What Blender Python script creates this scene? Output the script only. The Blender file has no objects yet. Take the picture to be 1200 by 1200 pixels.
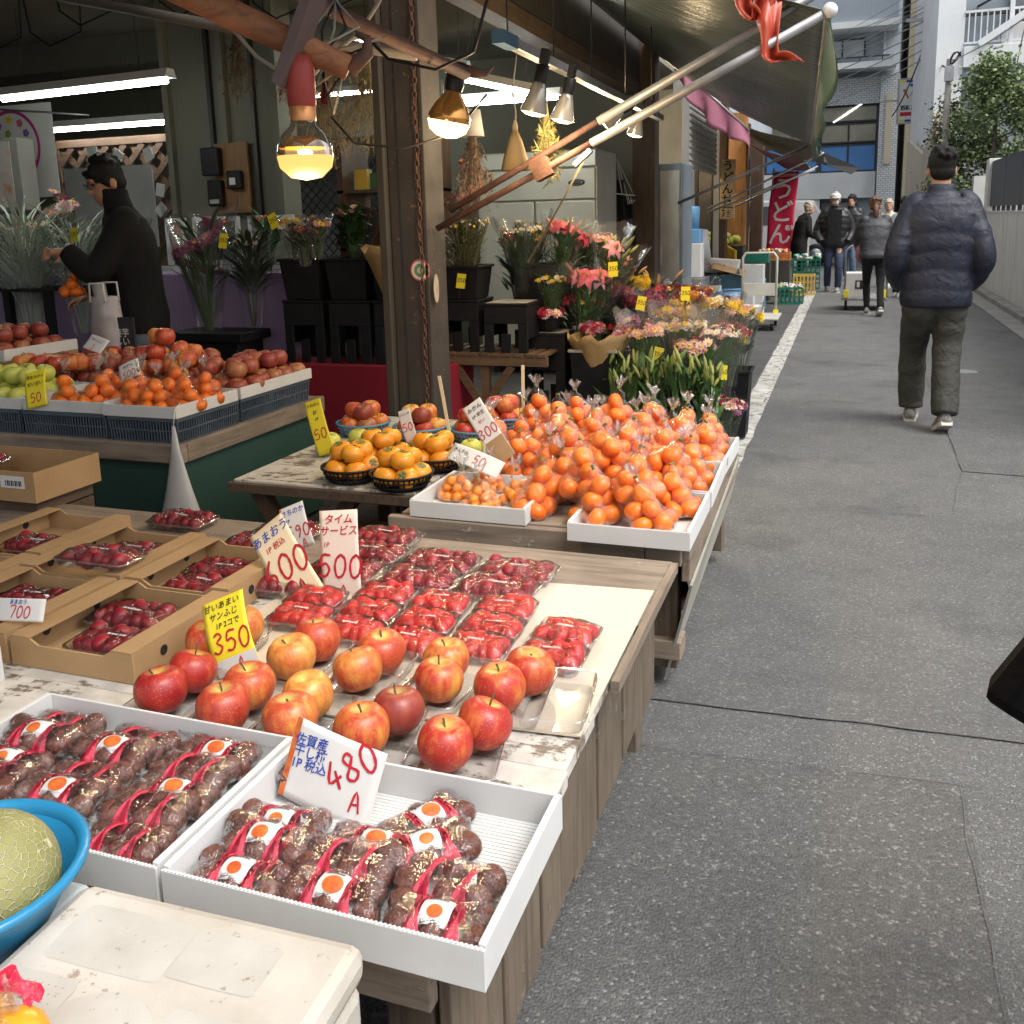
import bpy, bmesh, math, random
from mathutils import Vector, Matrix, Euler, noise
S = bpy.context.scene
COL = S.collection
RAD = math.radians
PI = math.pi
rnd = random.Random(11)

# ------------------------------------------------------------------ camera
cam_data = bpy.data.cameras.new('camera')
cam = bpy.data.objects.new('camera', cam_data)
COL.objects.link(cam)
def unit(v):
    return Vector(v).normalized()
_yd = unit((397.0, -220.0, 1100.0))
_th = RAD(1.5)
_a = Vector((math.sin(_th), math.cos(_th), 0.0))
_a.z = -(_a.x * 397.0 + _a.y * -220.0) / 1100.0
_d = _a.normalized()
_r = _d.cross(_yd)
_rows = [(_r[i], _yd[i], -_d[i]) for i in range(3)]          # camera right, down, forward in world axes
cm = Matrix.Identity(4)
for i in range(3):
    cm[i][0] = _rows[0][i]
    cm[i][1] = -_rows[1][i]
    cm[i][2] = -_rows[2][i]
cm[2][3] = 1.38
cam.matrix_world = cm
cam_data.sensor_width = 36.0
cam_data.lens = 33.0
cam_data.shift_y = -130.0 / 1200.0
cam_data.clip_start = 0.02
cam_data.clip_end = 400.0
S.camera = cam
S.render.resolution_x = S.render.resolution_y = 1024

# ------------------------------------------------------------------ world, sun, exposure
W = bpy.data.worlds.new('World')
S.world = W
W.use_nodes = True
_nt = W.node_tree
_bg = _nt.nodes['Background']
_sky = _nt.nodes.new('ShaderNodeTexSky')
_sky.sky_type = 'NISHITA'
_sky.sun_disc = False
_sky.sun_elevation = RAD(58)
_sky.sun_rotation = RAD(115)
_sky.air_density = 1.0
_sky.dust_density = 6.0
_sky.ozone_density = 1.0
_hs = _nt.nodes.new('ShaderNodeHueSaturation')       # overcast: most of the blue goes
_hs.inputs['Saturation'].default_value = 0.22
_nt.links.new(_sky.outputs[0], _hs.inputs['Color'])
_nt.links.new(_hs.outputs[0], _bg.inputs['Color'])
_bg.inputs['Strength'].default_value = 0.15
sun_data = bpy.data.lights.new('sun', 'SUN')
sun_data.energy = 0.9
sun_data.angle = RAD(25)
sun_data.color = (1.0, 0.97, 0.93)
sun = bpy.data.objects.new('sun', sun_data)
COL.objects.link(sun)
_sd = Vector((math.sin(RAD(115)) * math.cos(RAD(58)), math.cos(RAD(115)) * math.cos(RAD(58)), math.sin(RAD(58))))
sun.rotation_euler = _sd.to_track_quat('Z', 'Y').to_euler()
S.view_settings.view_transform = 'Standard'
S.view_settings.look = 'None'
S.view_settings.exposure = 0.82
S.view_settings.gamma = 1.0
S.view_settings.use_curve_mapping = False
S.cycles.use_denoising = True
S.cycles.max_bounces = 8
S.cycles.diffuse_bounces = 4
S.cycles.glossy_bounces = 3
S.cycles.transmission_bounces = 4
S.cycles.transparent_max_bounces = 24
S.cycles.caustics_reflective = False
S.cycles.caustics_refractive = False
S.cycles.sample_clamp_indirect = 6.0

# ------------------------------------------------------------------ object helpers
def link(o, parent=None):
    COL.objects.link(o)
    if parent is not None:
        o.parent = parent
    return o

def tag(o, label=None, cat=None, group=None, kind=None):
    if label: o['label'] = label
    if cat: o['category'] = cat
    if group: o['group'] = group
    if kind: o['kind'] = kind
    return o

def thing(name, label, cat, loc=(0, 0, 0), rz=0.0, group=None):
    o = bpy.data.objects.new(name, None)
    o.empty_display_size = 0.05
    link(o)
    o.location = loc
    o.rotation_euler = (0, 0, rz)
    return tag(o, label, cat, group)

def inst(name, me, parent=None, loc=(0, 0, 0), rot=(0, 0, 0), sc=(1, 1, 1)):
    o = bpy.data.objects.new(name, me)
    link(o, parent)
    o.location = loc
    o.rotation_euler = rot
    o.scale = sc if hasattr(sc, '__len__') else (sc, sc, sc)
    return o

KIDS = {}
def dup(root, loc, rot=None, label=None, group=None, sc=None):
    """a thing with its parts and their sub-parts, copied"""
    def cp(o, parent):
        c = o.copy()
        COL.objects.link(c)
        if parent is not None: c.parent = parent
        for ch in o.children: cp(ch, c)
        return c
    c = cp(root, None)
    c.location = loc
    if rot is not None: c.rotation_euler = rot if hasattr(rot, '__len__') else (0, 0, rot)
    if sc is not None: c.scale = (sc, sc, sc)
    if label: c['label'] = label
    if group: c['group'] = group
    return c

class MB:
    """collects shapes, builds ONE mesh object"""
    def __init__(s):
        s.v = []; s.f = []; s.mi = []; s.sm = []; s.cur = 0; s.smooth = False
    def add(s, vs, fs, M=None):
        b = len(s.v)
        for p in vs:
            s.v.append((M @ Vector(p))[:] if M is not None else tuple(p))
        for f in fs:
            s.f.append(tuple(b + i for i in f)); s.mi.append(s.cur); s.sm.append(s.smooth)
        return s
    def bx(s, x0, x1, y0, y1, z0, z1, M=None):
        vs = [(x0,y0,z0),(x1,y0,z0),(x1,y1,z0),(x0,y1,z0),(x0,y0,z1),(x1,y0,z1),(x1,y1,z1),(x0,y1,z1)]
        return s.add(vs, [(0,3,2,1),(4,5,6,7),(0,1,5,4),(1,2,6,5),(2,3,7,6),(3,0,4,7)], M)
    def beam(s, a, b, w, h, up=(0, 0, 1)):
        a = Vector(a); b = Vector(b); d = b - a; L = d.length; d.normalize()
        u = Vector(up)
        x = d.cross(u)
        if x.length < 1e-4: x = d.cross(Vector((0, 1, 0)))
        x.normalize(); z = x.cross(d)
        M = Matrix((( x.x, d.x, z.x, a.x), (x.y, d.y, z.y, a.y), (x.z, d.z, z.z, a.z), (0,0,0,1)))
        return s.bx(-w/2, w/2, 0, L, -h/2, h/2, M)
    def loft(s, rings, cap=True, closed=True):
        n = len(rings[0]); b = len(s.v)
        vs = [p for r in rings for p in r]
        fs = []
        for i in range(len(rings) - 1):
            for j in range(n if closed else n - 1):
                k = (j + 1) % n
                fs.append((i*n + j, i*n + k, (i+1)*n + k, (i+1)*n + j))
        if cap and closed:
            fs.append(tuple(range(n - 1, -1, -1)))
            fs.append(tuple((len(rings)-1)*n + j for j in range(n)))
        return s.add(vs, fs)
    def tube(s, pts, r, n=8, cap=True, flat=1.0):
        pts = [Vector(p) for p in pts]
        rr = r if hasattr(r, '__len__') else [r] * len(pts)
        rings = []; up = None
        for i, p in enumerate(pts):
            if i == 0: t = pts[1] - p
            elif i == len(pts) - 1: t = p - pts[i-1]
            else: t = (pts[i+1] - p).normalized() + (p - pts[i-1]).normalized()
            if t.length < 1e-9: t = Vector((0, 0, 1))
            t.normalize()
            if up is None:
                up = Vector((0, 0, 1)) if abs(t.z) < 0.9 else Vector((1, 0, 0))
            x = t.cross(up).normalized(); up2 = x.cross(t).normalized(); up = up2
            rings.append([p + x * (rr[i] * math.cos(2*PI*k/n)) + up2 * (rr[i] * flat * math.sin(2*PI*k/n)) for k in range(n)])
        return s.loft(rings, cap)
    def lathe(s, prof, n=16, c=(0, 0, 0), M=None, cap=False):
        rings = []
        for (r, z) in prof:
            rings.append([Vector((c[0] + r*math.cos(2*PI*k/n), c[1] + r*math.sin(2*PI*k/n), c[2] + z)) for k in range(n)])
        if M is not None: rings = [[M @ p for p in r] for r in rings]
        return s.loft(rings, cap)
    def ell(s, c, r, nu=12, nv=8, M=None):
        vs = []; fs = []
        for i in range(1, nv):
            t = PI * i / nv
            for j in range(nu):
                a = 2*PI*j/nu
                vs.append((c[0] + r[0]*math.sin(t)*math.cos(a), c[1] + r[1]*math.sin(t)*math.sin(a), c[2] + r[2]*math.cos(t)))
        for i in range(nv - 2):
            for j in range(nu):
                k = (j+1) % nu
                fs.append((i*nu+j, (i+1)*nu+j, (i+1)*nu+k, i*nu+k))
        top = len(vs); vs.append((c[0], c[1], c[2]+r[2])); bot = len(vs); vs.append((c[0], c[1], c[2]-r[2]))
        for j in range(nu):
            k = (j+1) % nu
            fs.append((top, j, k)); fs.append((bot, (nv-2)*nu+k, (nv-2)*nu+j))
        return s.add(vs, fs, M)
    def grid(s, fn, nu, nv):
        vs = [fn(i/nu, j/nv) for j in range(nv+1) for i in range(nu+1)]
        fs = [(j*(nu+1)+i, j*(nu+1)+i+1, (j+1)*(nu+1)+i+1, (j+1)*(nu+1)+i) for j in range(nv) for i in range(nu)]
        return s.add(vs, fs)
    def quad(s, *p):
        return s.add(p, [tuple(range(len(p)))])
    def mesh(s, name, mat=None):
        me = bpy.data.meshes.new(name)
        me.from_pydata([tuple(p) for p in s.v], [], s.f)
        if mat is not None:
            for m in (mat if isinstance(mat, (list, tuple)) else [mat]): me.materials.append(m)
        me.polygons.foreach_set('material_index', s.mi)
        me.polygons.foreach_set('use_smooth', s.sm)
        me.update()
        return me
    def build(s, name, mat=None, parent=None, loc=(0,0,0), rot=(0,0,0), bevel=0, solid=0):
        o = inst(name, s.mesh(name, mat), parent, loc, rot)
        if solid:
            md = o.modifiers.new('solid', 'SOLIDIFY'); md.thickness = solid; md.offset = 0
        if bevel:
            md = o.modifiers.new('bevel', 'BEVEL'); md.width = bevel; md.segments = 2; md.limit_method = 'ANGLE'; md.angle_limit = RAD(50)
        return o

def sm(mb=None):
    m = mb or MB(); m.smooth = True; return m

def solid_box(name, x0, x1, y0, y1, z0, z1, mat, parent=None, bevel=0, kind=None):
    o = MB().bx(x0, x1, y0, y1, z0, z1).build(name, mat, parent, bevel=bevel)
    if kind: o['kind'] = kind
    return o

def text_mesh(body, size, mat, bold=0.0, shear=0.0, align='CENTER', spacing=1.0, line=0.9):
    cu = bpy.data.curves.new('lettering', 'FONT')
    cu.body = body; cu.size = size; cu.align_x = align; cu.align_y = 'CENTER'
    cu.offset = bold; cu.shear = shear; cu.resolution_u = 2; cu.space_character = spacing; cu.space_line = line
    o = bpy.data.objects.new('lettering', cu)
    me = bpy.data.meshes.new_from_object(o)
    me.name = 'lettering'
    bpy.data.objects.remove(o)
    me.materials.clear(); me.materials.append(mat)
    return me

# handwritten figures as strokes on a 1 x 1.6 cell
STROKE = {
 '0': [[(.5,1.55),(.2,1.3),(.1,.8),(.25,.2),(.5,.05),(.8,.3),(.9,.8),(.8,1.3),(.5,1.55),(.4,1.5)]],
 '1': [[(.3,1.3),(.55,1.55),(.5,.05)]],
 '2': [[(.15,1.2),(.3,1.5),(.65,1.5),(.8,1.2),(.6,.7),(.1,.1),(.9,.12)]],
 '3': [[(.15,1.35),(.5,1.55),(.8,1.25),(.4,.88),(.85,.5),(.5,.05),(.08,.25)]],
 '4': [[(.6,1.55),(.1,.55),(.95,.6)],[(.68,1.0),(.6,0)]],
 '5': [[(.85,1.5),(.25,1.5),(.15,.85),(.55,.95),(.85,.55),(.6,.1),(.1,.15)]],
 '6': [[(.7,1.6),(.3,1.0),(.12,.45),(.4,.05),(.8,.25),(.75,.65),(.35,.7),(.15,.4)]],
 '7': [[(.1,1.3),(.1,1.5),(.85,1.5),(.45,0)]],
 '8': [[(.75,1.3),(.5,1.55),(.2,1.3),(.45,.85),(.85,.4),(.5,.05),(.12,.35),(.5,.85),(.78,1.3)]],
 '9': [[(.8,1.2),(.5,1.5),(.2,1.2),(.4,.85),(.8,1.1),(.75,.6),(.5,0)]],
 'A': [[(.1,0),(.45,1.5),(.85,0)],[(.25,.55),(.72,.6)]],
 'P': [[(.2,0),(.2,1.5),(.7,1.4),(.75,.9),(.2,.75)]],
 '/': [[(.1,0),(.9,1.5)]],
}
def stroke_mb(txt, h, w=0.07, mb=None, x0=0.0, y0=0.0, gap=1.15, slant=0.1):
    """ribbons lying in the xy plane; h is the figure height"""
    m = mb or MB(); k = h / 1.6
    for i, ch in enumerate(txt):
        for st in STROKE.get(ch, []):
            pts = [Vector((x0 + (i*gap + px + slant*py) * k, y0 + py*k, 0)) for px, py in st]
            sp = []                                            # Catmull-Rom smoothing
            for q in range(len(pts) - 1):
                p0 = pts[max(q-1, 0)]; p1 = pts[q]; p2 = pts[q+1]; p3 = pts[min(q+2, len(pts)-1)]
                for t in (0, .33, .66):
                    sp.append(0.5*((2*p1) + (p2-p0)*t + (2*p0-5*p1+4*p2-p3)*t*t + (3*p1-p0-3*p2+p3)*t**3))
            sp.append(pts[-1])
            L = []; Rr = []
            for q, p in enumerate(sp):
                t = (sp[min(q+1, len(sp)-1)] - sp[max(q-1, 0)])
                if t.length < 1e-9: t = Vector((1, 0, 0))
                t.normalize(); nn = Vector((-t.y, t.x, 0)); ww = h*w*(0.8 + 0.4*((q*7) % 5)/5)
                L.append(p + nn*ww); Rr.append(p - nn*ww)
            b = len(L)
            m.add(L + Rr, [(q, b+q, b+q+1, q+1) for q in range(b-1)])
    return m

# ------------------------------------------------------------------ materials
class NT:
    def __init__(s, name):
        s.mat = bpy.data.materials.new(name); s.mat.use_nodes = True
        s.t = s.mat.node_tree; s.p = s.t.nodes['Principled BSDF']; s.out = s.t.nodes['Material Output']
        s._c = None
    def n(s, typ, **kw):
        x = s.t.nodes.new('ShaderNode' + typ)
        for k, v in kw.items(): setattr(x, k, v)
        return x
    def l(s, a, b): s.t.links.new(a, b)
    def coord(s, scale=(1, 1, 1), world=False, rand=True):
        tc = s.n('TexCoord'); mp = s.n('Mapping')
        mp.inputs['Scale'].default_value = scale
        if world:
            g = s.n('NewGeometry'); s.l(g.outputs['Position'], mp.inputs['Vector'])
        else:
            s.l(tc.outputs['Object'], mp.inputs['Vector'])
            if rand:
                oi = s.n('ObjectInfo'); mu = s.n('Math', operation='MULTIPLY'); mu.inputs[1].default_value = 37.0
                s.l(oi.outputs['Random'], mu.inputs[0]); s.l(mu.outputs[0], mp.inputs['Location'])
        return mp.outputs[0]
    def noise(s, vec, scale, detail=5, rough=.55, dist=0):
        x = s.n('TexNoise'); x.inputs['Scale'].default_value = scale; x.inputs['Detail'].default_value = detail
        x.inputs['Roughness'].default_value = rough; x.inputs['Distortion'].default_value = dist
        s.l(vec, x.inputs['Vector']); return x.outputs['Fac']
    def vor(s, vec, scale, feature='F1'):
        x = s.n('TexVoronoi'); x.feature = feature; x.inputs['Scale'].default_value = scale
        s.l(vec, x.inputs['Vector']); return x
    def ramp(s, fac, stops):
        x = s.n('ValToRGB'); e = x.color_ramp.elements
        while len(e) < len(stops): e.new(0.5)
        for i, (p, c) in enumerate(stops):
            e[i].position = p; e[i].color = (c, c, c, 1) if not hasattr(c, '__len__') else (*c, 1)
        s.l(fac, x.inputs[0]); return x.outputs[0]
    def mix(s, fac, a, b, mode='MIX'):
        x = s.n('Mix', data_type='RGBA', blend_type=mode)
        for sock, v in ((x.inputs[0], fac), (x.inputs[6], a), (x.inputs[7], b)):
            if hasattr(v, 'links') or isinstance(v, bpy.types.NodeSocket): s.l(v, sock)
            elif hasattr(v, '__len__'): sock.default_value = (*v, 1)
            else: sock.default_value = v
        return x.outputs[2]
    def math(s, op, a, b=None):
        x = s.n('Math', operation=op)
        for i, v in enumerate((a, b)):
            if v is None: continue
            if isinstance(v, bpy.types.NodeSocket): s.l(v, x.inputs[i])
            else: x.inputs[i].default_value = v
        return x.outputs[0]
    def base(s, c):
        if isinstance(c, bpy.types.NodeSocket): s.l(c, s.p.inputs['Base Color'])
        else: s.p.inputs['Base Color'].default_value = (*c, 1)
    def rough(s, r):
        if isinstance(r, bpy.types.NodeSocket): s.l(r, s.p.inputs['Roughness'])
        else: s.p.inputs['Roughness'].default_value = r
    def bump(s, h, strength=.3, dist=.01):
        x = s.n('Bump'); x.inputs['Strength'].default_value = strength; x.inputs['Distance'].default_value = dist
        s.l(h, x.inputs['Height']); s.l(x.outputs[0], s.p.inputs['Normal']); return x.outputs[0]

def mat(name, c1, c2=None, scale=8, rough=.6, rough2=None, bump=0, bscale=60, bdist=.004, metal=0, stretch=(1,1,1),
        lo=.35, hi=.65, spots=None, coat=0, sss=0, spec=None, hue=0, world=False, detail=5):
    m = NT(name); v = m.coord(stretch, world=world)
    n1 = m.noise(v, scale, detail)
    c2 = c2 or tuple(x*.8 for x in c1)
    c = m.ramp(n1, [(lo, c1), (hi, c2)])
    if spots:
        sc, thr, colr = spots
        sp = m.ramp(m.noise(v, sc, 6, .65), [(thr, 0.0), (thr + .06, 1.0)])
        c = m.mix(sp, c, colr)
    if hue:
        oi = m.n('ObjectInfo'); h = m.n('HueSaturation')
        mr = m.n('MapRange'); mr.inputs['To Min'].default_value = 1 - hue; mr.inputs['To Max'].default_value = 1 + hue
        m.l(oi.outputs['Random'], mr.inputs['Value']); m.l(mr.outputs[0], h.inputs['Value'])
        mr2 = m.n('MapRange'); mr2.inputs['To Min'].default_value = .5 - hue*.08; mr2.inputs['To Max'].default_value = .5 + hue*.08
        m.l(oi.outputs['Random'], mr2.inputs['Value']); m.l(mr2.outputs[0], h.inputs['Hue'])
        m.l(c, h.inputs['Color']); c = h.outputs[0]
    m.base(c)
    if rough2 is not None:
        mr = m.n('MapRange'); mr.inputs['To Min'].default_value = rough; mr.inputs['To Max'].default_value = rough2
        m.l(m.noise(v, scale*2.3, 4), mr.inputs['Value']); m.rough(mr.outputs[0])
    else: m.rough(rough)
    m.p.inputs['Metallic'].default_value = metal
    if coat: m.p.inputs['Coat Weight'].default_value = coat; m.p.inputs['Coat Roughness'].default_value = .15
    if sss:
        m.p.inputs['Subsurface Weight'].default_value = sss; m.p.inputs['Subsurface Radius'].default_value = (.02, .008, .004)
    if spec is not None: m.p.inputs['Specular IOR Level'].default_value = spec
    if bump: m.bump(m.noise(v, bscale, 5), bump, bdist)
    return m.mat

def film(name, tint=(1,1,1), haze=.05, gloss=.10, rough=.12, bump=.6, bscale=25, bdist=.01, fres=.7, hazecol=(.9,.9,.9)):
    """clear wrapping: see-through, a little milky, crinkled highlights"""
    m = NT(name); v = m.coord()
    nz = m.noise(v, bscale, 4, .6, .6); nz2 = m.noise(v, bscale*3.1, 3)
    rid = m.math('ABSOLUTE', m.math('SUBTRACT', nz, .5)); h = m.math('ADD', rid, m.math('MULTIPLY', nz2, .25))
    b = m.n('Bump'); b.inputs['Strength'].default_value = bump; b.inputs['Distance'].default_value = bdist
    m.l(h, b.inputs['Height'])
    tr = m.n('BsdfTransparent'); tr.inputs[0].default_value = (*tint, 1)
    gl = m.n('BsdfGlossy'); gl.inputs['Roughness'].default_value = rough; m.l(b.outputs[0], gl.inputs['Normal'])
    df = m.n('BsdfDiffuse'); df.inputs[0].default_value = (*hazecol, 1)
    lw = m.n('LayerWeight'); lw.inputs[0].default_value = .25; m.l(b.outputs[0], lw.inputs['Normal'])
    f1 = m.math('MULTIPLY_ADD', lw.outputs['Fresnel'], fres); 
    f1.node.inputs[2].default_value = gloss
    a = m.n('MixShader'); a.inputs[0].default_value = haze; m.l(tr.outputs[0], a.inputs[1]); m.l(df.outputs[0], a.inputs[2])
    c = m.n('MixShader'); m.l(f1, c.inputs[0]); m.l(a.outputs[0], c.inputs[1]); m.l(gl.outputs[0], c.inputs[2])
    m.l(c.outputs[0], m.out.inputs['Surface'])
    return m.mat

def emit(name, col, strength):
    m = NT(name)
    m.base((.03, .03, .03)); m.rough(.5); m.p.inputs['Emission Color'].default_value = (*col, 1); m.p.inputs['Emission Strength'].default_value = strength
    return m.mat

def wood(name, c1, c2, axis='x', rough=.75, bump=.5, paint=None, paint_thr=.5, pscale=9, dirt=None):
    m = NT(name)
    st = {'x': (1, 14, 14), 'y': (14, 1, 14), 'z': (14, 14, 1)}[axis]
    v = m.coord(st); v2 = m.coord((1, 1, 1))
    g = m.noise(v, 3.2, 8, .62, .4)
    c = m.ramp(g, [(.25, c2), (.5, c1), (.75, tuple(x*1.25 for x in c1))])
    blot = m.ramp(m.noise(v2, 5, 5), [(.35, 0.55), (.65, 1.0)])
    c = m.mix(.6, c, blot, 'MULTIPLY')
    h = g
    if paint:
        pm = m.math('ADD', m.math('MULTIPLY', m.noise(v2, pscale, 9, .72), .75), m.math('MULTIPLY', g, .3))
        pf = m.ramp(pm, [(paint_thr, 0.0), (paint_thr + .04, 1.0)])
        pc = m.ramp(m.noise(v2, 22, 6), [(.3, tuple(x*.72 for x in paint)), (.65, paint)])
        c = m.mix(pf, c, pc); h = m.math('ADD', m.math('MULTIPLY', g, .5), pf)
    m.base(c); m.rough(rough); m.bump(h, bump, .004)
    return m.mat

# shared materials
white_card = mat('white_cardboard', (.63,.63,.62), (.57,.57,.56), 6, .6, bump=.05, bscale=200)
kraft = mat('brown_cardboard', (.40,.255,.125), (.33,.205,.095), 5, .75, bump=.12, bscale=150, bdist=.002)
kraft_in = mat('brown_cardboard_inside', (.43,.28,.145), (.36,.23,.115), 5, .8, bump=.1, bscale=120)
black_plastic = mat('black_plastic', (.008,.008,.009), (.013,.013,.014), 10, .42, rough2=.62, bump=.05, spec=.3)
dark_metal = mat('dark_metal', (.03,.03,.032), None, 10, .45)
steel = mat('brushed_steel', (.42,.43,.44), (.33,.34,.35), 4, .32, rough2=.5, metal=.85, bump=.03, bscale=180)
galv = mat('galvanised_pipe', (.36,.36,.36), (.26,.26,.265), 14, .42, rough2=.6, metal=.6, bump=.06)
rust = mat('rusty_iron', (.075,.032,.022), (.135,.062,.04), 22, .8, bump=.5, bscale=90, spots=(30, .6, (.05,.03,.025)))
old_brown = mat('brown_painted_steel', (.036,.030,.026), (.055,.045,.038), 5, .5, rough2=.75, bump=.15, bscale=70, spots=(34, .62, (.17,.085,.05)))
paper_white = mat('white_paper', (.68,.67,.645), (.63,.62,.595), 6, .7)
paper_cream = mat('cream_paper', (.80,.68,.46), (.75,.62,.40), 5, .7)
paper_pink = mat('pinkish_paper', (.78,.66,.58), (.72,.58,.50), 5, .7)
paper_yellow = mat('yellow_paper', (.85,.70,.03), (.82,.66,.03), 5, .6)
ink_red = mat('red_ink', (.55,.015,.03), None, 40, .6)
ink_black = mat('black_ink', (.012,.012,.015), None, 40, .6)
ink_blue = mat('blue_ink', (.02,.06,.38), None, 40, .6)
ink_orange = mat('orange_print', (.62,.17,.03), (.50,.07,.015), 60, .5)
clear_film = film('clear_film')
tuft_film = film('tuft_film', haze=.08, gloss=.07, rough=.08, bump=1.0, bscale=60, hazecol=(.95,.9,.85))
bag_film = film('bag_film', haze=.002, gloss=.0, rough=.06, bump=1.0, bscale=36, fres=.46)
pale_sleeve = film('pale_sleeve', haze=.02, gloss=.03, rough=.1, bump=.8, bscale=30, fres=.4, hazecol=(.9,.8,.72))
pack_film = film('pack_film', haze=.010, gloss=.03, fres=.5, rough=.06, bump=.9, bscale=24, bdist=.014)
berry_film = film('berry_film', haze=.006, gloss=.05, fres=1.0, rough=.06, bump=.9, bscale=22, bdist=.014)
tray_plastic = film('clear_tray_plastic', haze=.05, gloss=.10, rough=.08, bump=.05, bscale=8)
glass_pane = film('window_glass', tint=(.75,.8,.82), haze=.0, gloss=.10, rough=.02, bump=0)
# ================================================================== ground
def asphalt(name, base, light, world_scale=150.0):
    m = NT(name); v = m.coord(world=True)
    big = m.noise(v, .9, 4); mid = m.noise(v, 5, 5); fine = m.noise(v, 260, 3)
    vo = m.vor(v, world_scale)
    cell = m.n('SeparateColor'); m.l(vo.outputs['Color'], cell.inputs[0])
    c = m.ramp(big, [(.3, tuple(x*.82 for x in base)), (.7, tuple(x*1.15 for x in base))])
    c = m.mix(m.ramp(mid, [(.35, .0), (.75, .5)]), c, tuple(x*.7 for x in base))
    st = m.ramp(cell.outputs[0], [(.0, .68), (.6, 1.0), (.90, 1.15), (.95, 1.8), (1.0, 2.4)])
    c = m.mix(.85, c, st, 'MULTIPLY')
    c = m.mix(m.ramp(fine, [(.35, .3), (.6, 0.0)]), c, (.02, .02, .02))
    # dark irregular stains
    stn = m.ramp(m.noise(v, 1.7, 6, .6), [(.56, 0.0), (.70, .5)])
    c = m.mix(stn, c, (.035, .036, .036))
    m.base(c)
    rr = m.n('MapRange'); rr.inputs['To Min'].default_value = .55; rr.inputs['To Max'].default_value = .85
    m.l(mid, rr.inputs['Value']); m.rough(rr.outputs[0])
    h = m.math('ADD', m.math('MULTIPLY', vo.outputs['Distance'], -1.0), m.math('MULTIPLY', fine, .6))
    m.bump(h, .55, .005)
    return m
road_m = asphalt('road_asphalt', (.138, .139, .136), None, 210)
road_m2 = asphalt('road_asphalt_patch', (.124, .125, .123), None, 190)
road_m3 = asphalt("road_asphalt_old", (.118, .118, .114), None, 150)

def sheet(name, poly, z, m, kind='structure'):
    return tag(MB().quad(*[(x, y, z) for x, y in poly]).build(name, m), kind=kind)
ground_mat = mat('ground_far', (.12,.12,.118), None, .5, .9, world=True)
sheet('ground', [(-200,-60),(200,-60),(200,300),(-200,300)], -.02, ground_mat)
sheet('road', [(-.7,-6),(1.80,-6),(1.80,60),(-.7,60)], 0.0, road_m.mat)
sheet('cross_street', [(-40,26),(-.7,26),(-.7,41),(-40,41)], 0.0, road_m2.mat)
sheet('road_shoulder', [(-12,-6),(-.7,-6),(-.7,26),(-12,26)], 0.0, asphalt('shoulder_asphalt', (.075,.076,.076), None, 110).mat)
# patched areas lie a few millimetres proud, with their own grain
def patch(name, pts, z, m):
    out = []
    for i in range(len(pts)):
        a = Vector((*pts[i], 0)); b = Vector((*pts[(i+1) % len(pts)], 0)); n = max(2, int((b-a).length/.06))
        for k in range(n):
            p = a.lerp(b, k/n)
            out.append((p.x + .006*noise.noise(p*9), p.y + .008*noise.noise(p*7 + Vector((5,1,0))), 0))
    mb = MB(); mb.v = [(x, y, z) for x, y, _ in out]; mb.f = [tuple(range(len(out)))]; mb.mi = [0]; mb.sm = [False]
    return tag(mb.build(name, m), kind='structure')
patch('road_patch', [(-.69,2.50),(.50,2.56),(1.78,2.62),(1.78,4.62),(.79,4.58),(-.44,4.46),(-.69,4.42)], .004, road_m2.mat)
patch('road_patch', [(-.69,-4),(.32,-4),(.31,2.31),(-.69,2.24)], .004, road_m3.mat)
patch('road_patch', [(.62,5.4),(1.79,5.3),(1.79,9.2),(1.25,9.7),(.66,9.62)], .004, road_m2.mat)
# seam and crack lines
seam_m = mat('seam_tar', (.095,.095,.095), (.13,.13,.13), 30, .8)
def crack(pts, w, z=.008):
    m = MB(); P0 = [Vector((*p, 0)) for p in pts]; L = []; Rr = []
    path = []
    for a, b in zip(P0, P0[1:]):
        n = max(2, int((b-a).length/.03))
        path += [a.lerp(b, k/n) for k in range(n)]
    path.append(P0[-1])
    for i, p in enumerate(path):
        q = p + Vector((.012*noise.noise(p*6), .012*noise.noise(p*6 + Vector((9,2,0))), 0))
        t = (path[min(i+1, len(path)-1)] - path[max(i-1, 0)]).normalized()
        ww = w*(.35 + 1.0*abs(noise.noise(p*14 + Vector((3,3,3)))))
        L.append((q.x - t.y*ww, q.y + t.x*ww, z)); Rr.append((q.x + t.y*ww, q.y - t.x*ww, z))
    n = len(L); m.add(L + Rr, [(i, n+i, n+i+1, i+1) for i in range(n-1)])
    return tag(m.build('road_crack', seam_m), kind='structure')
crack([(-.62,2.24),(.30,2.31),(.31,1.2),(.33,-.5)], .0018)
crack([(.30,2.31),(.9,2.36),(1.7,2.4)], .0016)
crack([(-.6,2.50),(.50,2.56),(1.75,2.62)], .0022)
crack([(-.44,4.46),(.79,4.58),(1.75,4.62)], .003)
crack([(.66,9.62),(.62,5.4),(.5,4.6)], .002)
crack([(-.5,7.2),(.1,7.3),(1.0,7.15),(1.7,7.2)], .005)
crack([(-.6,10.6),(.4,10.8),(1.7,10.6)], .007)
crack([(-1.6,6.9),(-1.1,7.6),(-.9,9.4),(-1.2,11)], .006)
crack([(-1.0,9.4),(-.7,9.8)], .005)
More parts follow.
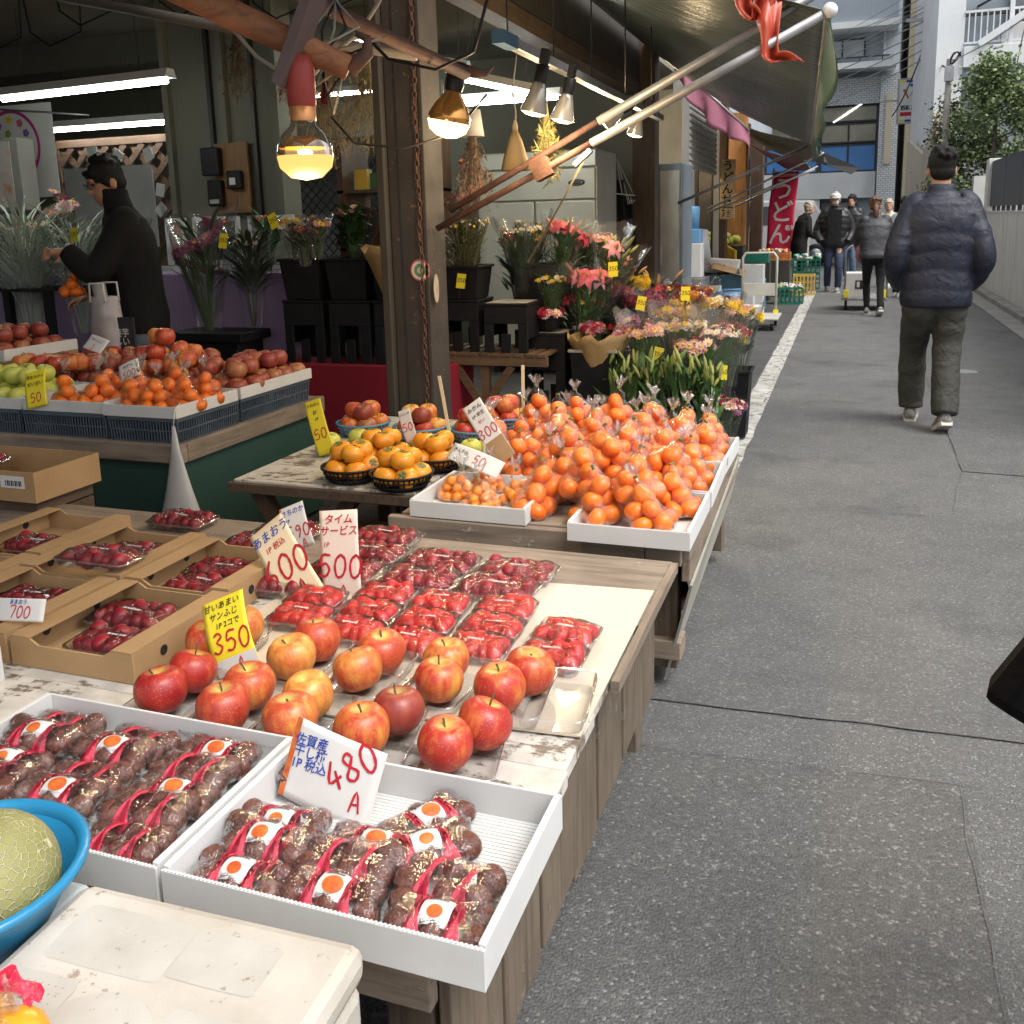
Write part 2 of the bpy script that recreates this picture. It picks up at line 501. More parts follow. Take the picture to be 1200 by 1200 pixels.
# worn white edge line, broken by cracks
wl = NT('worn_white_paint'); v = wl.coord(world=True)
cr = wl.vor(v, 7, 'DISTANCE_TO_EDGE'); crn = wl.ramp(cr.outputs['Distance'], [(.012, 0.0), (.035, 1.0)])
wearn = wl.ramp(wl.noise(v, 16, 8, .7), [(.36, 0.0), (.46, 1.0)])
grime = wl.ramp(wl.noise(v, 4, 5), [(.3, (.34,.33,.30)), (.7, (.52,.51,.47))])
wl.base(wl.mix(wl.math('MULTIPLY', crn, wearn), (.11,.11,.105), grime)); wl.rough(.75); wl.bump(wl.noise(v, 120, 4), .3, .004)
lm = MB()
for i in range(120):
    y0 = 1.2 + i*.14; y1 = y0 + .14
    j = lambda y, s: .012*noise.noise(Vector((y*3.1, s, 0)))
    lm.quad((-.685 + j(y0,0), y0, .008), (-.535 + j(y0,5), y0, .008), (-.535 + j(y1,5), y1, .008), (-.685 + j(y1,0), y1, .008))
tag(lm.build('road_line', wl.mat), kind='structure')
conc = mat('gutter_concrete', (.30,.29,.27), (.23,.225,.21), 3, .8, bump=.4, bscale=90, spots=(7,.6,(.16,.155,.145)), world=True)
sheet('gutter', [(1.80,-6),(2.04,-6),(2.04,40),(1.80,40)], .006, conc)
kb = MB()
y = -2.0
while y < 34:
    kb.bx(2.04, 2.19, y, y + .592, -.01, .075 + .004*((int(y*7)) % 3)); y += .6
tag(kb.build('kerb', conc, bevel=.012), kind='structure')
# manhole / valve cover far up the lane
mh = MB().lathe([(.0,.008),(.10,.008),(.11,.006)], 20, (.98, 8.9, 0)); tag(mh.build('valve_cover', mat('cast_iron_cover', (.25,.25,.25), None, 20, .6, bump=.6, bscale=60), None), 'round iron valve cover set in the lane asphalt', 'valve cover')

# ================================================================== right-hand side: concrete wall, granite panels
board_conc = mat('board_formed_concrete', (.68,.67,.645), (.58,.57,.545), 2.2, .8, bump=.2, bscale=50, stretch=(1,6,1), spots=(3.2,.64,(.46,.45,.43)))
wt = thing('concrete_wall', 'pale board-formed concrete wall along the right kerb', 'wall', (2.19, 6.0, 0))
y = 0.0
while y < 14.6:
    m = MB(); L = .9
    m.bx(.03, .2, y + .006, y + L - .006, .0, 1.335)
    k = 0.0
    while k < L - .02:
        w = .088
        m.bx(.010 + .003*rnd.random(), .03, y + .008 + k, y + .008 + k + w - .0008, .0, 1.335); k += w + .0004
    m.build('wall_panel', board_conc, wt); y += L
solid_box('coping', -.0, .22, 0, 14.6, 1.335, 1.36, board_conc, wt)
granite = mat('dark_polished_stone', (.045,.045,.048), (.065,.065,.07), 40, .4, spec=.2, spots=(120,.64,(.13,.13,.135)))
gt = thing('stone_screen', 'dark polished stone screen standing on the concrete wall', 'screen', (2.19, 6.0, 1.36))
for i in range(8):
    y0 = 12.1 - (i+1)*1.55
    MB().bx(.03, .12, y0 + .006, y0 + 1.544, .075, .82).build('panel', granite, gt, bevel=.004)
    for q in (.25, .8, 1.3): MB().bx(.05, .10, y0 + q, y0 + q + .06, 0.0, .075).build('post', dark_metal, gt)
MB().bx(-.02, .2, 12.1, 12.42, 0, .87).build('end_block', board_conc, gt, bevel=.01)
ret = mat('pale_concrete', (.55,.55,.53), (.45,.45,.43), 1.5, .85, bump=.2, spots=(2,.6,(.25,.25,.235)))
tag(MB().bx(2.3, 9, 21.3, 21.6, 0, 2.05).build('low_wall', ret), 'low pale concrete wall under the green trees', 'wall')

# ================================================================== buildings at the end of the lane
def window(parent, x0, x1, z0, z1, y, n=2, frame=None, pane=None, fw=.06, rec=.12, face=-1, blind=None):
    f = MB(); fr = frame or dark_metal
    f.bx(x0, x1, y, y + .08, z0, z0 + fw); f.bx(x0, x1, y, y + .08, z1 - fw, z1)
    f.bx(x0, x0 + fw, y, y + .08, z0 + fw, z1 - fw); f.bx(x1 - fw, x1, y, y + .08, z0 + fw, z1 - fw)
    for i in range(1, n):
        xc = x0 + (x1 - x0)*i/n; f.bx(xc - fw/2, xc + fw/2, y, y + .08, z0 + fw, z1 - fw)
    w = f.build('window', fr, parent)
    for i in range(n):
        a = x0 + (x1 - x0)*i/n; b = x0 + (x1 - x0)*(i+1)/n
        MB().bx(a + fw*.6, b - fw*.6, y + .03, y + .045, z0 + fw*.6, z1 - fw*.6).build('pane', pane or dark_glass, w)
    return w
dark_glass = mat('dark_window_glass', (.10,.12,.13), (.14,.16,.17), 1, .06, spec=.8)
pale_glass = mat('pale_window_glass', (.42,.46,.47), (.32,.36,.38), .8, .1, spec=.7)
lit_glass = mat('office_window_glass', (.30,.28,.21), (.20,.19,.15), 1.2, .08, spec=.7)
blue_film = mat('blue_window_film', (.06,.19,.46), (.075,.23,.52), 1.5, .25)
grey_wall = mat('blue_grey_render', (.40,.44,.48), (.35,.385,.42), .6, .8, bump=.1)
grey_dark = mat('slate_blue_parapet', (.26,.30,.345), (.22,.26,.30), .8, .75)
lt_conc = mat('pale_slab', (.62,.64,.64), (.55,.57,.57), 1, .8)
tile = NT('small_white_tile'); v = tile.coord(rand=False)
br = tile.n('TexBrick'); br.inputs['Scale'].default_value = 1; br.inputs['Brick Width'].default_value = .19; br.inputs['Row Height'].default_value = .085
br.inputs['Mortar Size'].default_value = .012; br.inputs['Color1'].default_value = (.60,.63,.64,1); br.inputs['Color2'].default_value = (.50,.53,.55,1); br.inputs['Mortar'].default_value = (.22,.24,.25,1)
mpx = tile.n('Mapping'); mpx.inputs['Rotation'].default_value = (RAD(90), 0, 0); tile.l(v, mpx.inputs['Vector']); tile.l(mpx.outputs[0], br.inputs['Vector'])
tile.base(br.outputs[0]); tile.rough(.35)
cream_col = mat('cream_render', (.50,.44,.34), (.44,.385,.30), 1, .8)

b = thing('office_building', 'grey blue tiled office block with a blue window band across the lane end', 'building', (-3, 42, 0))
bx = lambda n, x0, x1, y0, y1, z0, z1, m, bevel=0, p=b: MB().bx(x0+3, x1+3, y0, y1, z0, z1).build(n, m, p, bevel=bevel)
bx('wall', -11, 1.62, .4, 9, 0, 14, grey_wall)
bx('wall', -11, .88, .05, .4, 2.0, 3.05, lt_conc)                     # concrete spandrel
bx('wall', -11, .92, .02, .4, 5.72, 6.75, tile.mat)                   # tile band
bx('column', .93, 1.64, -.15, .4, 0, 6.75, tile.mat)
bx('pilaster', 1.15, 1.42, -.19, -.152, 3.3, 6.0, cream_col)
bx('floor_slab', -11, 1.45, -.9, .4, 6.98, 7.22, lt_conc)
bx('parapet', -11, 1.40, -.85, -.75, 7.24, 7.95, grey_dark) if False else None
bx('parapet', -11, 1.1, -.35, -.2, 7.22, 7.22+.02, grey_dark)
bx('parapet', -11, 1.35, -.1, .38, 7.24, 7.55, grey_dark)
bx('parapet', -11, 1.45, -.8, .38, 8.75, 10.2, grey_dark)
bx('floor_slab', -11, 1.5, -.95, .4, 8.5, 8.74, lt_conc)
bx('railing', -11, 1.2, -.55, -.5, 7.42, 7.47, dark_metal)
for i in range(14): bx('rail_post', -10 + i*.84, -9.96 + i*.84, -.53, -.5, 7.22, 7.42, dark_metal)
bx('downpipe', .98, 1.06, .25, .38, 7.3, 14, lt_conc)
for x0 in (-9.2, -6.2, -3.9): window(b, x0+3, x0+4.6, 7.45, 8.35, .3, 2, steel, pale_glass)
window(b, 1.55, 3.3, 7.42, 8.3, .28, 2, dark_metal, pale_glass)
for x0, x1, n in ((-10.5,-7.2,3),(-7.1,-3.6,3),(-3.5,-1.36,2),(-1.30,.88,2)):
    window(b, x0+3, x1+3, 5.05, 5.70, .2, 1, dark_metal, lit_glass)
    window(b, x0+3, x1+3, 4.22, 5.0, .2, n, dark_metal, lit_glass)
    window(b, x0+3, x1+3, 3.06, 4.17, .2, n, dark_metal, blue_film)
for xx in (-2.75, -.25):
    for k in range(4): inst('ceiling_light', MB().bx(-.32,.32,0,.01,-.03,.03).mesh('ceiling_light', emit('office_tube', (1,1,.95), 1.3)), b, (xx+3+.18*k-.3, .17, 5.22+.12*k), (0, RAD(-30), 0))
inst('lettering', text_mesh('福岡', .38, white_card, .006), b, (-1.62+3, .185, 3.75), (RAD(90),0,0))
# shop front below
window(b, -2.6+3, .2+3, .2, 1.9, .25, 4, dark_metal, dark_glass)
MB().bx(.9+.2, 1.55+.2, .1, .16, .5, 2.0).build('poster_panel', lt_conc, b)
window(b, -8+3, -3+3, .2, 1.9, .25, 4, steel, pale_glass)
# buildings behind and beside
beige_side = mat('ochre_render', (.26,.23,.16), (.22,.195,.135), .5, .85)
b2 = thing('apartment_block', 'tall ochre sided block in the gap behind the utility pole', 'building', (2.6, 44, 0))
MB().bx(-.6, 1.2, 0, 16, 0, 22).build('wall', beige_side, b2)
for i in range(7): window(b2, -.2, .5, 2 + i*2.7, 3.2 + i*2.7, -.06, 1, dark_metal, dark_glass)
for i in range(5): MB().beam((-.62, 0.5 + i*3, 8.5), (-.62, 3 + i*3, 8.5), .06, .06).build('conduit', dark_metal, b2)
b3 = thing('pale_house', 'pale blue grey rendered house beside the balcony building', 'building', (2.95, 31, 0))
pale_blue = mat('pale_blue_render', (.52,.57,.60), (.46,.51,.54), .6, .8)
MB().bx(0, 1.4, 0, 9, 0, 12).build('wall', pale_blue, b3)
for i in range(3): window(b3, .3, 1.1, 2.2 + i*2.8, 3.5 + i*2.8, -.06, 2, dark_metal, pale_glass)

white_paint = mat('white_painted_steel', (.74,.76,.77), (.66,.68,.70), 1.5, .5, spots=(5,.66,(.50,.38,.28)))
cool_wall = mat('cool_grey_wall', (.42,.46,.49), (.38,.42,.45), .8, .75)
w = thing('balcony_building', 'white building with a railed balcony and steel brace behind the trees', 'building', (2.2, 24.6, 0))
MB().bx(-.02, 9, .6, 9, 0, 4.35).build('wall', cool_wall, w)
for i in range(9): MB().bx(.4 + i*.9, .405 + i*.9, .592, .6, 0, 4.3).build('panel_joint', grey_dark, w)
MB().bx(-.50, .06, -.1, 9, 2.2, 12).build('column', white_paint, w)
MB().bx(.06, 9, -.2, .6, 4.55, 5.0).build('balcony_slab', white_paint, w, bevel=.01)
MB().bx(.06, 9, -.1, .6, 4.36, 4.545).build('soffit', grey_dark, w)
MB().bx(.06, 9, 1.2, 9, 5.0, 12).build('wall', grey_dark, w)
for q in (2.6, 5.2): window(w, q-1.5, q-.2, 5.2, 7.2, 1.1, 2, steel, dark_glass)
MB().bx(.06, 9, -.14, -.10, 5.72, 5.77).build('handrail', white_paint, w)
MB().bx(.06, 9, -.14, -.10, 5.06, 5.10).build('bottom_rail', white_paint, w)
bal = MB().bx(-.012,.012,-.012,.012,0,.62).mesh('baluster', white_paint)
for i in range(58): inst('baluster', bal, w, (.14 + i*.125, -.12, 5.10))
MB().bx(.95, 1.04, -.18, -.08, 5.0, 8).build('post', white_paint, w)
MB().beam((.35, -.24, 5.02), (2.6, -.24, 6.5), .08, .14).build('brace', white_paint, w)
MB().bx(.9, 1.5, .2, .6, 5.02, 5.5).build('air_conditioner', white_card, w, bevel=.02)
MB().bx(.06, 9, .9, 1.1, 5.85, 5.95).build('washing_rail', dark_metal, w)
tag(MB().add([(1.60,25.0,0),(1.80,24.0,0),(1.80,24.0,3.6),(1.60,25.0,2.7),(1.5,30,0),(1.5,30,3.4)], [(0,1,2,3),(4,0,3,5)]).build('ochre_gable', cream_col, solid=.1), 'cream gable wall between the pole and the white building', 'wall')

# poles, wires, sign
pole_m = mat('weathered_pole', (.22,.205,.185), (.165,.155,.14), 3, .85, bump=.2)
up = thing('utility_pole', 'tall concrete utility pole with cross arms and cables', 'pole', (1.95, 30, 0))
sm(MB()).tube([(0,0,0),(.0,0,5),(0,0,11)], [.16,.14,.11], 14).build('pole', pole_m, up)
for z in (6.6, 7.3): MB().bx(-.7,.7,-.05,.05,z,z+.09).build('cross_arm', steel, up)
for k in range(4): sm(MB()).lathe([(0,0),(.05,.0),(.03,.06),(.05,.09),(.02,.15),(0,.15)], 10, (-.55 + k*.36, 0, 7.39)).build('insulator', white_card, up)
MB().bx(-.14,.14,-.32,-.10,5.6,6.2).build('cable_box', dark_metal, up, bevel=.02)
p2 = thing('service_pole', 'short grey service pole with looped black cable by the trees', 'pole', (1.80, 22.2, 0))
sm(MB()).tube([(0,0,0),(0,0,4.45)], [.075,.06], 12).build('pole', pole_m, p2)
MB().bx(-.09,.09,-.12,-.06,4.0,4.3).build('meter_box', steel, p2, bevel=.01)
sm(MB()).tube([(.1*math.cos(t*.7)+.1, -.12, 4.45 + .12*math.sin(t*.9)) for t in range(18)], .014, 6).build('cable_loop', black_plastic, p2)
cable_m = mat('grey_cable', (.30,.31,.32), None, 5, .5)
def wire(a, b, sag, r=.012, label=None, n=14):
    a = Vector(a); b = Vector(b)
    pts = [a.lerp(b, i/n) - Vector((0, 0, sag*4*(i/n)*(1 - i/n))) for i in range(n+1)]
    o = sm(MB()).tube(pts, r, 5, False).build('overhead_cable', cable_m if r < .018 else black_plastic)
    return tag(o, label or 'thin black overhead cable strung to the concrete utility pole', 'cable', 'overhead cables')
for i in range(9):
    wire((1.95 - .5 + .13*i, 30, 7.4 - .22*(i % 4)), (-9 + i*.7, 41, 5.6 + .42*i), .5 + .1*(i % 3), .008)
for i in range(6):
    wire((1.9, 29.9, 6.9 - .25*i), (-8, 38 + i*.4, 5.5 - .16*i), .35 + .08*i, .016, 'heavy bundled cable sagging across the tiled office front')
wire((1.95, 30, 6.9), (3.6, 20, 6.6), .7, .03, 'thick black cable sagging from pole towards the balcony')
wire((1.80, 22.2, 4.4), (4.2, 18, 6.0), .3, .012, 'thin cable from the short service pole over the trees')
wire((1.80, 22.2, 4.3), (1.95, 30, 6.3), .3, .02, 'slack black cable between the two poles')
wire((1.75, 30, 5.9), (1.2, 35.8, 4.6), .2, .02, 'cable running down to the hanging shop sign')
sg = thing('hanging_sign', 'white vertical shop sign with a V mark and red band', 'sign', (1.71, 36, 0))
MB().bx(-.32,.32,-.05,.05,4.38,5.80).build('board', paper_white, sg, bevel=.01)
f = MB(); f.bx(-.36,.36,-.06,.06,5.801,5.84); f.bx(-.36,.36,-.06,.06,4.34,4.379); f.bx(-.36,-.321,-.06,.06,4.38,5.80); f.bx(.321,.36,-.06,.06,4.38,5.80); f.build('frame', steel, sg)
MB().quad((-.2,-.053,5.45),(-.12,-.053,5.5),(.0,-.053,5.2),(-.03,-.053,5.15)).build('emblem', ink_orange, sg)
MB().quad((-.02,-.053,5.15),(.02,-.053,5.2),(.22,-.053,5.56),(.14,-.053,5.52)).build('emblem', mat('sign_grey_green', (.25,.3,.24), None, 5, .6), sg)
MB().lathe([(0,0),(.05,.0)], 14, M=Matrix.Translation((.07,-.054,5.6)) @ Matrix.Rotation(RAD(90),4,'X')).build('emblem', ink_blue, sg)
inst('lettering', text_mesh('西新店', .17, ink_black, .006), sg, (0,-.055,4.86), (RAD(90),0,0))
MB().bx(-.26,.26,-.054,-.051,4.60,4.73).build('red_band', ink_red, sg)
for x0, mm in ((-.3,paper_yellow),(-.1,ink_blue),(.1,ink_orange)): MB().bx(x0,x0+.19,-.054,-.051,4.41,4.48).build('colour_strip', mm, sg); MB().bx(x0,x0+.19,-.054,-.051,5.70,5.77).build('colour_strip', mm, sg)
MB().bx(-.95,-.36,-.03,.03,5.1,5.16).build('bracket', steel, sg)
ys = thing('notice_pole', 'yellow striped notice board on a post at the lane end', 'sign', (1.72, 28.5, 0))
MB().bx(-.16,.16,-.02,.02,1.2,3.1).build('board', paper_yellow, ys)
inst('lettering', text_mesh('注\n意', .24, ink_black, .004), ys, (0,-.025,2.75), (RAD(90),0,0))
sm(MB()).tube([(0,.04,0),(0,.04,3.3)], .035, 8).build('post', white_paint, ys)
# small white van crossing at the lane end
van = thing('white_van', 'small white van parked across the lane end behind the banner', 'van', (-1.9, 27.6, 0))
vb = MB()
prof = [(-1.6,.35),(1.5,.35),(1.62,.5),(1.62,.95),(1.35,1.05),(.95,1.75),(-1.5,1.8),(-1.62,1.6)]
vb.loft([[Vector((x, yy, z)) for x, z in prof] for yy in (-.72, .72)])
vb.build('body', mat('white_car_paint', (.75,.77,.78), None, 2, .25, coat=.6), van, bevel=.05)
for x0, x1 in ((-1.45,-.55),(-.45,.42)): MB().bx(x0,x1,-.735,-.722,1.12,1.62).build('window', dark_glass, van, bevel=.02)
for xx in (-1.05, 1.05):
    M4 = Matrix.Translation((xx,-.66,.3)) @ Matrix.Rotation(RAD(90),4,'X')
    wh = sm(MB()).lathe([(.0,-.08),(.2,-.08),(.3,-.06),(.3,.06),(.2,.08),(0,.08)], 18, M=M4).build('wheel', black_plastic, van)
    sm(MB()).lathe([(0,.082),(.17,.085),(.18,.07)], 14, M=M4).build('rim', steel, wh)
MB().bx(1.60,1.635,-.66,-.45,.7,.85).build('headlight', pale_glass, van, bevel=.02)

# ================================================================== trees
leaf_m = mat('tree_leaf', (.15,.20,.085), (.24,.28,.14), 3, .5, hue=.35, spec=.4)
bark = mat('tree_bark', (.13,.11,.085), (.08,.07,.055), 8, .9, bump=.5, stretch=(4,4,1))
def tree(label, loc, h, rad, z0, n, seed, lean=.2):
    r = random.Random(seed)
    t = thing('broadleaf_tree', label, 'tree', loc, 0, 'small trees behind the concrete wall')
    tr = sm(MB()); tr.tube([(0,0,0),(.06,0,h*.4),(lean*.6,.05,h*.75),(lean,0,h*.98)], [.08,.06,.035,.012], 8)
    ends = []
    for i in range(26):
        z = z0 + (h - z0)*(i + r.random())/26*.95; a = r.random()*2*PI
        tq = (z - z0)/(h - z0); L = rad*(1 - .65*tq)*(.55 + .6*r.random())
        p0 = Vector((lean*z/h*.8, 0, z)); p1 = p0 + Vector((math.cos(a)*L, math.sin(a)*L, L*.45 + .1))
        mid = p0.lerp(p1, .5) + Vector((0, 0, -.06)); tr.tube([p0, mid, p1], [.02, .012, .005], 5)
        ends += [(p0.lerp(p1, .55), .2), (p0.lerp(p1, .8), .24), (p1, .26)]
    tr.build('trunk', bark, t)
    lf = MB()
    for i in range(n):
        c, s = ends[r.randrange(len(ends))]
        p = c + Vector((r.gauss(0,1), r.gauss(0,1), r.gauss(0,.8))) * s * .62
        L = .055 + .05*r.random(); wv = L*.42
        d = Vector((r.gauss(0,1), r.gauss(0,1), r.gauss(-.35,.7))).normalized()
        sd = d.cross(Vector((r.gauss(0,.5), r.gauss(0,.5), 1))).normalized(); nn = sd.cross(d)
        lf.add([p, p + d*L*.5 + sd*wv - nn*.008, p + d*L, p + d*L*.5 - sd*wv - nn*.008], [(0,1,2,3)])
    lf.build('crown', leaf_m, t)
    return t
tree('fullest green tree rising behind the dark stone screen', (2.62, 22.2, 0), 4.3, 1.1, 1.4, 12000, 1)
tree('slim thin-leaved tree between the poles and fuller tree', (2.02, 22.9, 0), 3.6, .55, 1.2, 3000, 2, .0)
tree('low bushy tree at the right edge behind the screen', (3.75, 21.9, 0), 3.3, .9, 1.3, 5200, 4, .1)
iv = thing('ivy_tangle', 'bare grey creeper stems climbing beside the trees', 'creeper', (3.3, 22.6, 0))
for i in range(6):
    r = random.Random(i); sm(MB()).tube([(.12*i + .1*r.random(), 0, .0)] + [(.12*i + .12*r.gauss(0,1), .1*r.random(), .8*k) for k in range(1,8)], .012, 5).build('stem', bark, iv)
# ================================================================== people (bodies and clothes grown as continuous remeshed skins)
def remesh(mb, name, m, vox=.012, it=6, parent=None, fac=.5):
    o = inst('tmp', mb.mesh('tmp'), None)
    md = o.modifiers.new('r','REMESH'); md.mode = 'VOXEL'; md.voxel_size = vox; md.use_smooth_shade = True
    s = o.modifiers.new('s','SMOOTH'); s.factor = fac; s.iterations = it
    me = bpy.data.meshes.new_from_object(o.evaluated_get(bpy.context.evaluated_depsgraph_get()))
    bpy.data.objects.remove(o); me.name = name; me.materials.clear(); me.materials.append(m)
    me.polygons.foreach_set('use_smooth', [True]*len(me.polygons))
    return inst(name, me, parent)
def lerp_prof(prof, z):
    for a, b in zip(prof, prof[1:]):
        if a[0] <= z <= b[0]:
            t = (z-a[0])/(b[0]-a[0]); t = t*t*(3-2*t); return [a[i]+(b[i]-a[i])*t for i in range(1, len(a))]
    return list(prof[-1][1:]) if z > prof[-1][0] else list(prof[0][1:])
def torso(mb, prof, z0, z1, puff=0, pitch=.112, lean=0.0, n=28, steps=70, zp=None, inner=True):
    """prof rows: z, half width, half depth, y offset; lean bends forward above zp"""
    rings = []
    zp = zp if zp is not None else z0
    for i in range(steps+1):
        z = z0 + (z1-z0)*i/steps; w, d, y = lerp_prof(prof, z)
        k = 1.0
        ring = []
        for q in range(n):
            a = 2*PI*q/n; zz = z + .012*math.cos(a*2) + .022*noise.noise(Vector((math.cos(a)*1.7, math.sin(a)*1.7, z*3.5)))
            if puff: k = 1 + puff*(abs(math.sin(PI*zz/pitch))**.55 - .6)
            x = w*k*math.copysign(abs(math.cos(a))**.82, math.cos(a)); yy = d*k*math.copysign(abs(math.sin(a))**.82, math.sin(a)) + y
            wob = .005*noise.noise(Vector((x*9, yy*9, z*11)))
            dz = z - zp; L = lean*max(0, dz)
            ring.append((x*(1+wob*2), yy*(1+wob*2) + L, zp + dz*(1 - .5*lean*lean) if dz > 0 else z))
        rings.append(ring)
    mb.loft(rings)
def limb(mb, pts, rr, puff=0, pitch=.1, n=14, sub=12, sq=1.0):
    P_ = [Vector(p) for p in pts]; out = []; rad = []; s = 0
    for i in range(len(P_)-1):
        for k in range(sub):
            t = k/sub; p0 = P_[max(i-1,0)]; p1 = P_[i]; p2 = P_[i+1]; p3 = P_[min(i+2,len(P_)-1)]
            p = 0.5*((2*p1)+(p2-p0)*t+(2*p0-5*p1+4*p2-p3)*t*t+(3*p1-p0-3*p2+p3)*t**3)
            if out: s += (p-out[-1]).length
            r = rr[i]+(rr[i+1]-rr[i])*t
            if puff: r *= 1 + puff*(abs(math.sin(PI*s/pitch))**.55 - .6)
            r *= 1 + .06*noise.noise(p*14) + .05*noise.noise(Vector((p.x*5, p.y*5, p.z*26)))
            out.append(p); rad.append(r)
    out.append(P_[-1]); rad.append(rr[-1])
    mb.tube(out, rad, n, True, sq)
def head(mb, c, yaw=0, pitch=0, s=1.0):
    M = Matrix.Translation(c) @ Matrix.Rotation(yaw,4,'Z') @ Matrix.Rotation(-pitch,4,'X') @ Matrix.Scale(s,4)
    mb.ell((0,-.008,.018),(.076,.096,.100),18,12,M); mb.ell((0,.028,-.05),(.058,.062,.068),16,10,M)       # skull, jaw
    mb.ell((0,.060,-.098),(.024,.022,.018),10,7,M)                                                           # chin
    mb.loft([[M @ Vector((x*.011,.078,.022)) for x in (-1,1)] + [M @ Vector((0,.09,.022))]]*0 or [[M @ Vector(p) for p in ((-.008,.075,.025),(.008,.075,.025),(0,.092,.022))],[M @ Vector(p) for p in ((-.017,.078,-.028),(.017,.078,-.028),(0,.118,-.022))],[M @ Vector(p) for p in ((-.01,.078,-.038),(.01,.078,-.038),(0,.098,-.036))]])
    mb.ell((0,.083,-.062),(.024,.012,.007),10,6,M); mb.ell((0,.081,-.074),(.021,.012,.008),10,6,M)          # lips
    mb.ell((0,.078,.036),(.05,.016,.010),12,6,M)                                                             # brow
    for sx in (-1,1): mb.ell((sx*.078,-.012,-.012),(.011,.022,.033),8,7,M)
    return M
def hand(mb, w, d, up, s=1.0, curl=.9):
    """palm at wrist w, pointing along d, back of the hand towards up; four fingers and a thumb"""
    d = Vector(d).normalized(); up = Vector(up); up = (up - d*up.dot(d)).normalized(); sd = d.cross(up)
    w = Vector(w); mb.tube([w - d*.03*s, w + d*.04*s, w + d*.085*s], [.026*s,.038*s,.036*s], 10, True, .55)
    for i, (o, L) in enumerate(((-.030,.066),(-.010,.076),(.010,.072),(.029,.056))):
        p = w + d*.085*s + sd*o*s; pts = [p]; a = .25
        for k in range(3):
            q = d*math.cos(a) - up*math.sin(a); pts.append(pts[-1] + q*L*s/3*1.1); a += curl*(.75+.06*i)
        mb.tube(pts, [.0095*s,.0092*s,.0085*s,.007*s], 7)
    p = w + d*.03*s - sd*.03*s; mb.tube([p, p - sd*.022*s + d*.022*s - up*.01*s, p - sd*.02*s + d*.05*s - up*.026*s], [.013*s,.0115*s,.009*s], 7)
def shoe(parent, c, yaw, pitch, m, sole, L=.28):
    t = MB(); t.smooth = True; rings = []
    for i in range(9):
        u = i/8; y = -L*.3 + L*u; w = (.030,.039,.038,.036,.041,.046,.045,.037,.018)[i]; h = (.055,.088,.095,.09,.075,.06,.05,.042,.028)[i]
        rings.append([(w*math.cos(a), y, .022 + max(0, math.sin(a))*h + min(0, math.sin(a))*.008) for a in [2*PI*k/14 for k in range(14)]])
    t.loft(rings); s_ = inst('shoe', t.mesh('shoe', m), parent, c, (pitch, 0, yaw))
    b = MB(); out = [(1.08*rings[i][0][0], rings[i][0][1]) for i in range(9)]; pl = [(x,y) for x,y in out] + [(-x,y) for x,y in reversed(out)]
    n = len(pl); b.add([(x,y,-.004) for x,y in pl] + [(x,y,.024) for x,y in pl], [tuple(range(n-1,-1,-1)), tuple(range(n,2*n))] + [(i,(i+1)%n,n+(i+1)%n,n+i) for i in range(n)])
    b.build('sole', sole, s_)
skin = mat('skin', (.50,.28,.185), (.44,.235,.15), 14, .5, sss=.12, bump=.05)
hair_b = mat('black_hair', (.006,.0055,.0055), (.012,.011,.0105), 3, .55, spec=.25, stretch=(30,30,4), bump=.8, bscale=30)
hair_br = mat('brown_hair', (.085,.036,.020), (.14,.06,.032), 3, .45, stretch=(30,30,4), bump=.8, bscale=30)
hair_gr = mat('fair_hair', (.42,.36,.28), (.30,.25,.19), 3, .5, stretch=(30,30,4), bump=.6)
def fabric(name, a, b=None, rough=.7, wr=.5, sc=9, fine=260): 
    m = NT(name); v = m.coord((1,1,1), rand=False); w = m.noise(v, sc, 4, .55, .8)
    m.base(m.ramp(m.noise(v, 5, 4), [(.3, a), (.7, b or tuple(x*1.25 for x in a))])); m.rough(rough)
    m.bump(m.math('ADD', w, m.math('MULTIPLY', m.noise(v, fine, 2), .05)), wr, .03)
    return m.mat
navy = fabric('navy_nylon', (.0058,.0085,.021), (.0085,.012,.028), .58, .42, 11); blk = fabric('black_cloth', (.0035,.0035,.004), (.005,.005,.0055), .9, .3); blk_n = fabric('black_nylon', (.010,.010,.012), (.015,.015,.018), .45, .35, 10)
char = fabric('charcoal_jacket', (.022,.023,.027), (.03,.031,.036), .55, .35, 10); olive_p = fabric('dark_olive_trousers', (.034,.035,.029), (.044,.045,.038), .8, 1.0, 8)
jeans = fabric('dark_jeans', (.018,.032,.07), (.03,.048,.09), .8, .5, 8); jeans_l = fabric('blue_jeans', (.07,.11,.18), (.10,.15,.23), .8, .5, 8); greyc = fabric('grey_coat', (.24,.24,.24), None, .8, .4); cream_c = fabric('cream_coat', (.50,.44,.34), None, .8, .4)
sole_w = mat('white_sole', (.62,.60,.56), (.5,.48,.45), 9, .6); shoe_d = mat('dark_trainer', (.05,.045,.045), (.09,.08,.075), 20, .6); shoe_g = mat('grey_trainer', (.26,.25,.24), (.18,.17,.165), 20, .6); shoe_w = mat('white_trainer', (.66,.66,.66), None, 9, .6)
TOR = [(.74,.195,.135,0),(.86,.20,.140,0),(1.02,.195,.132,-.005),(1.20,.215,.140,-.01),(1.34,.215,.135,-.015),(1.42,.175,.115,-.015),(1.475,.10,.085,-.005),(1.50,.078,.076,.0),(1.56,.074,.074,.01)]
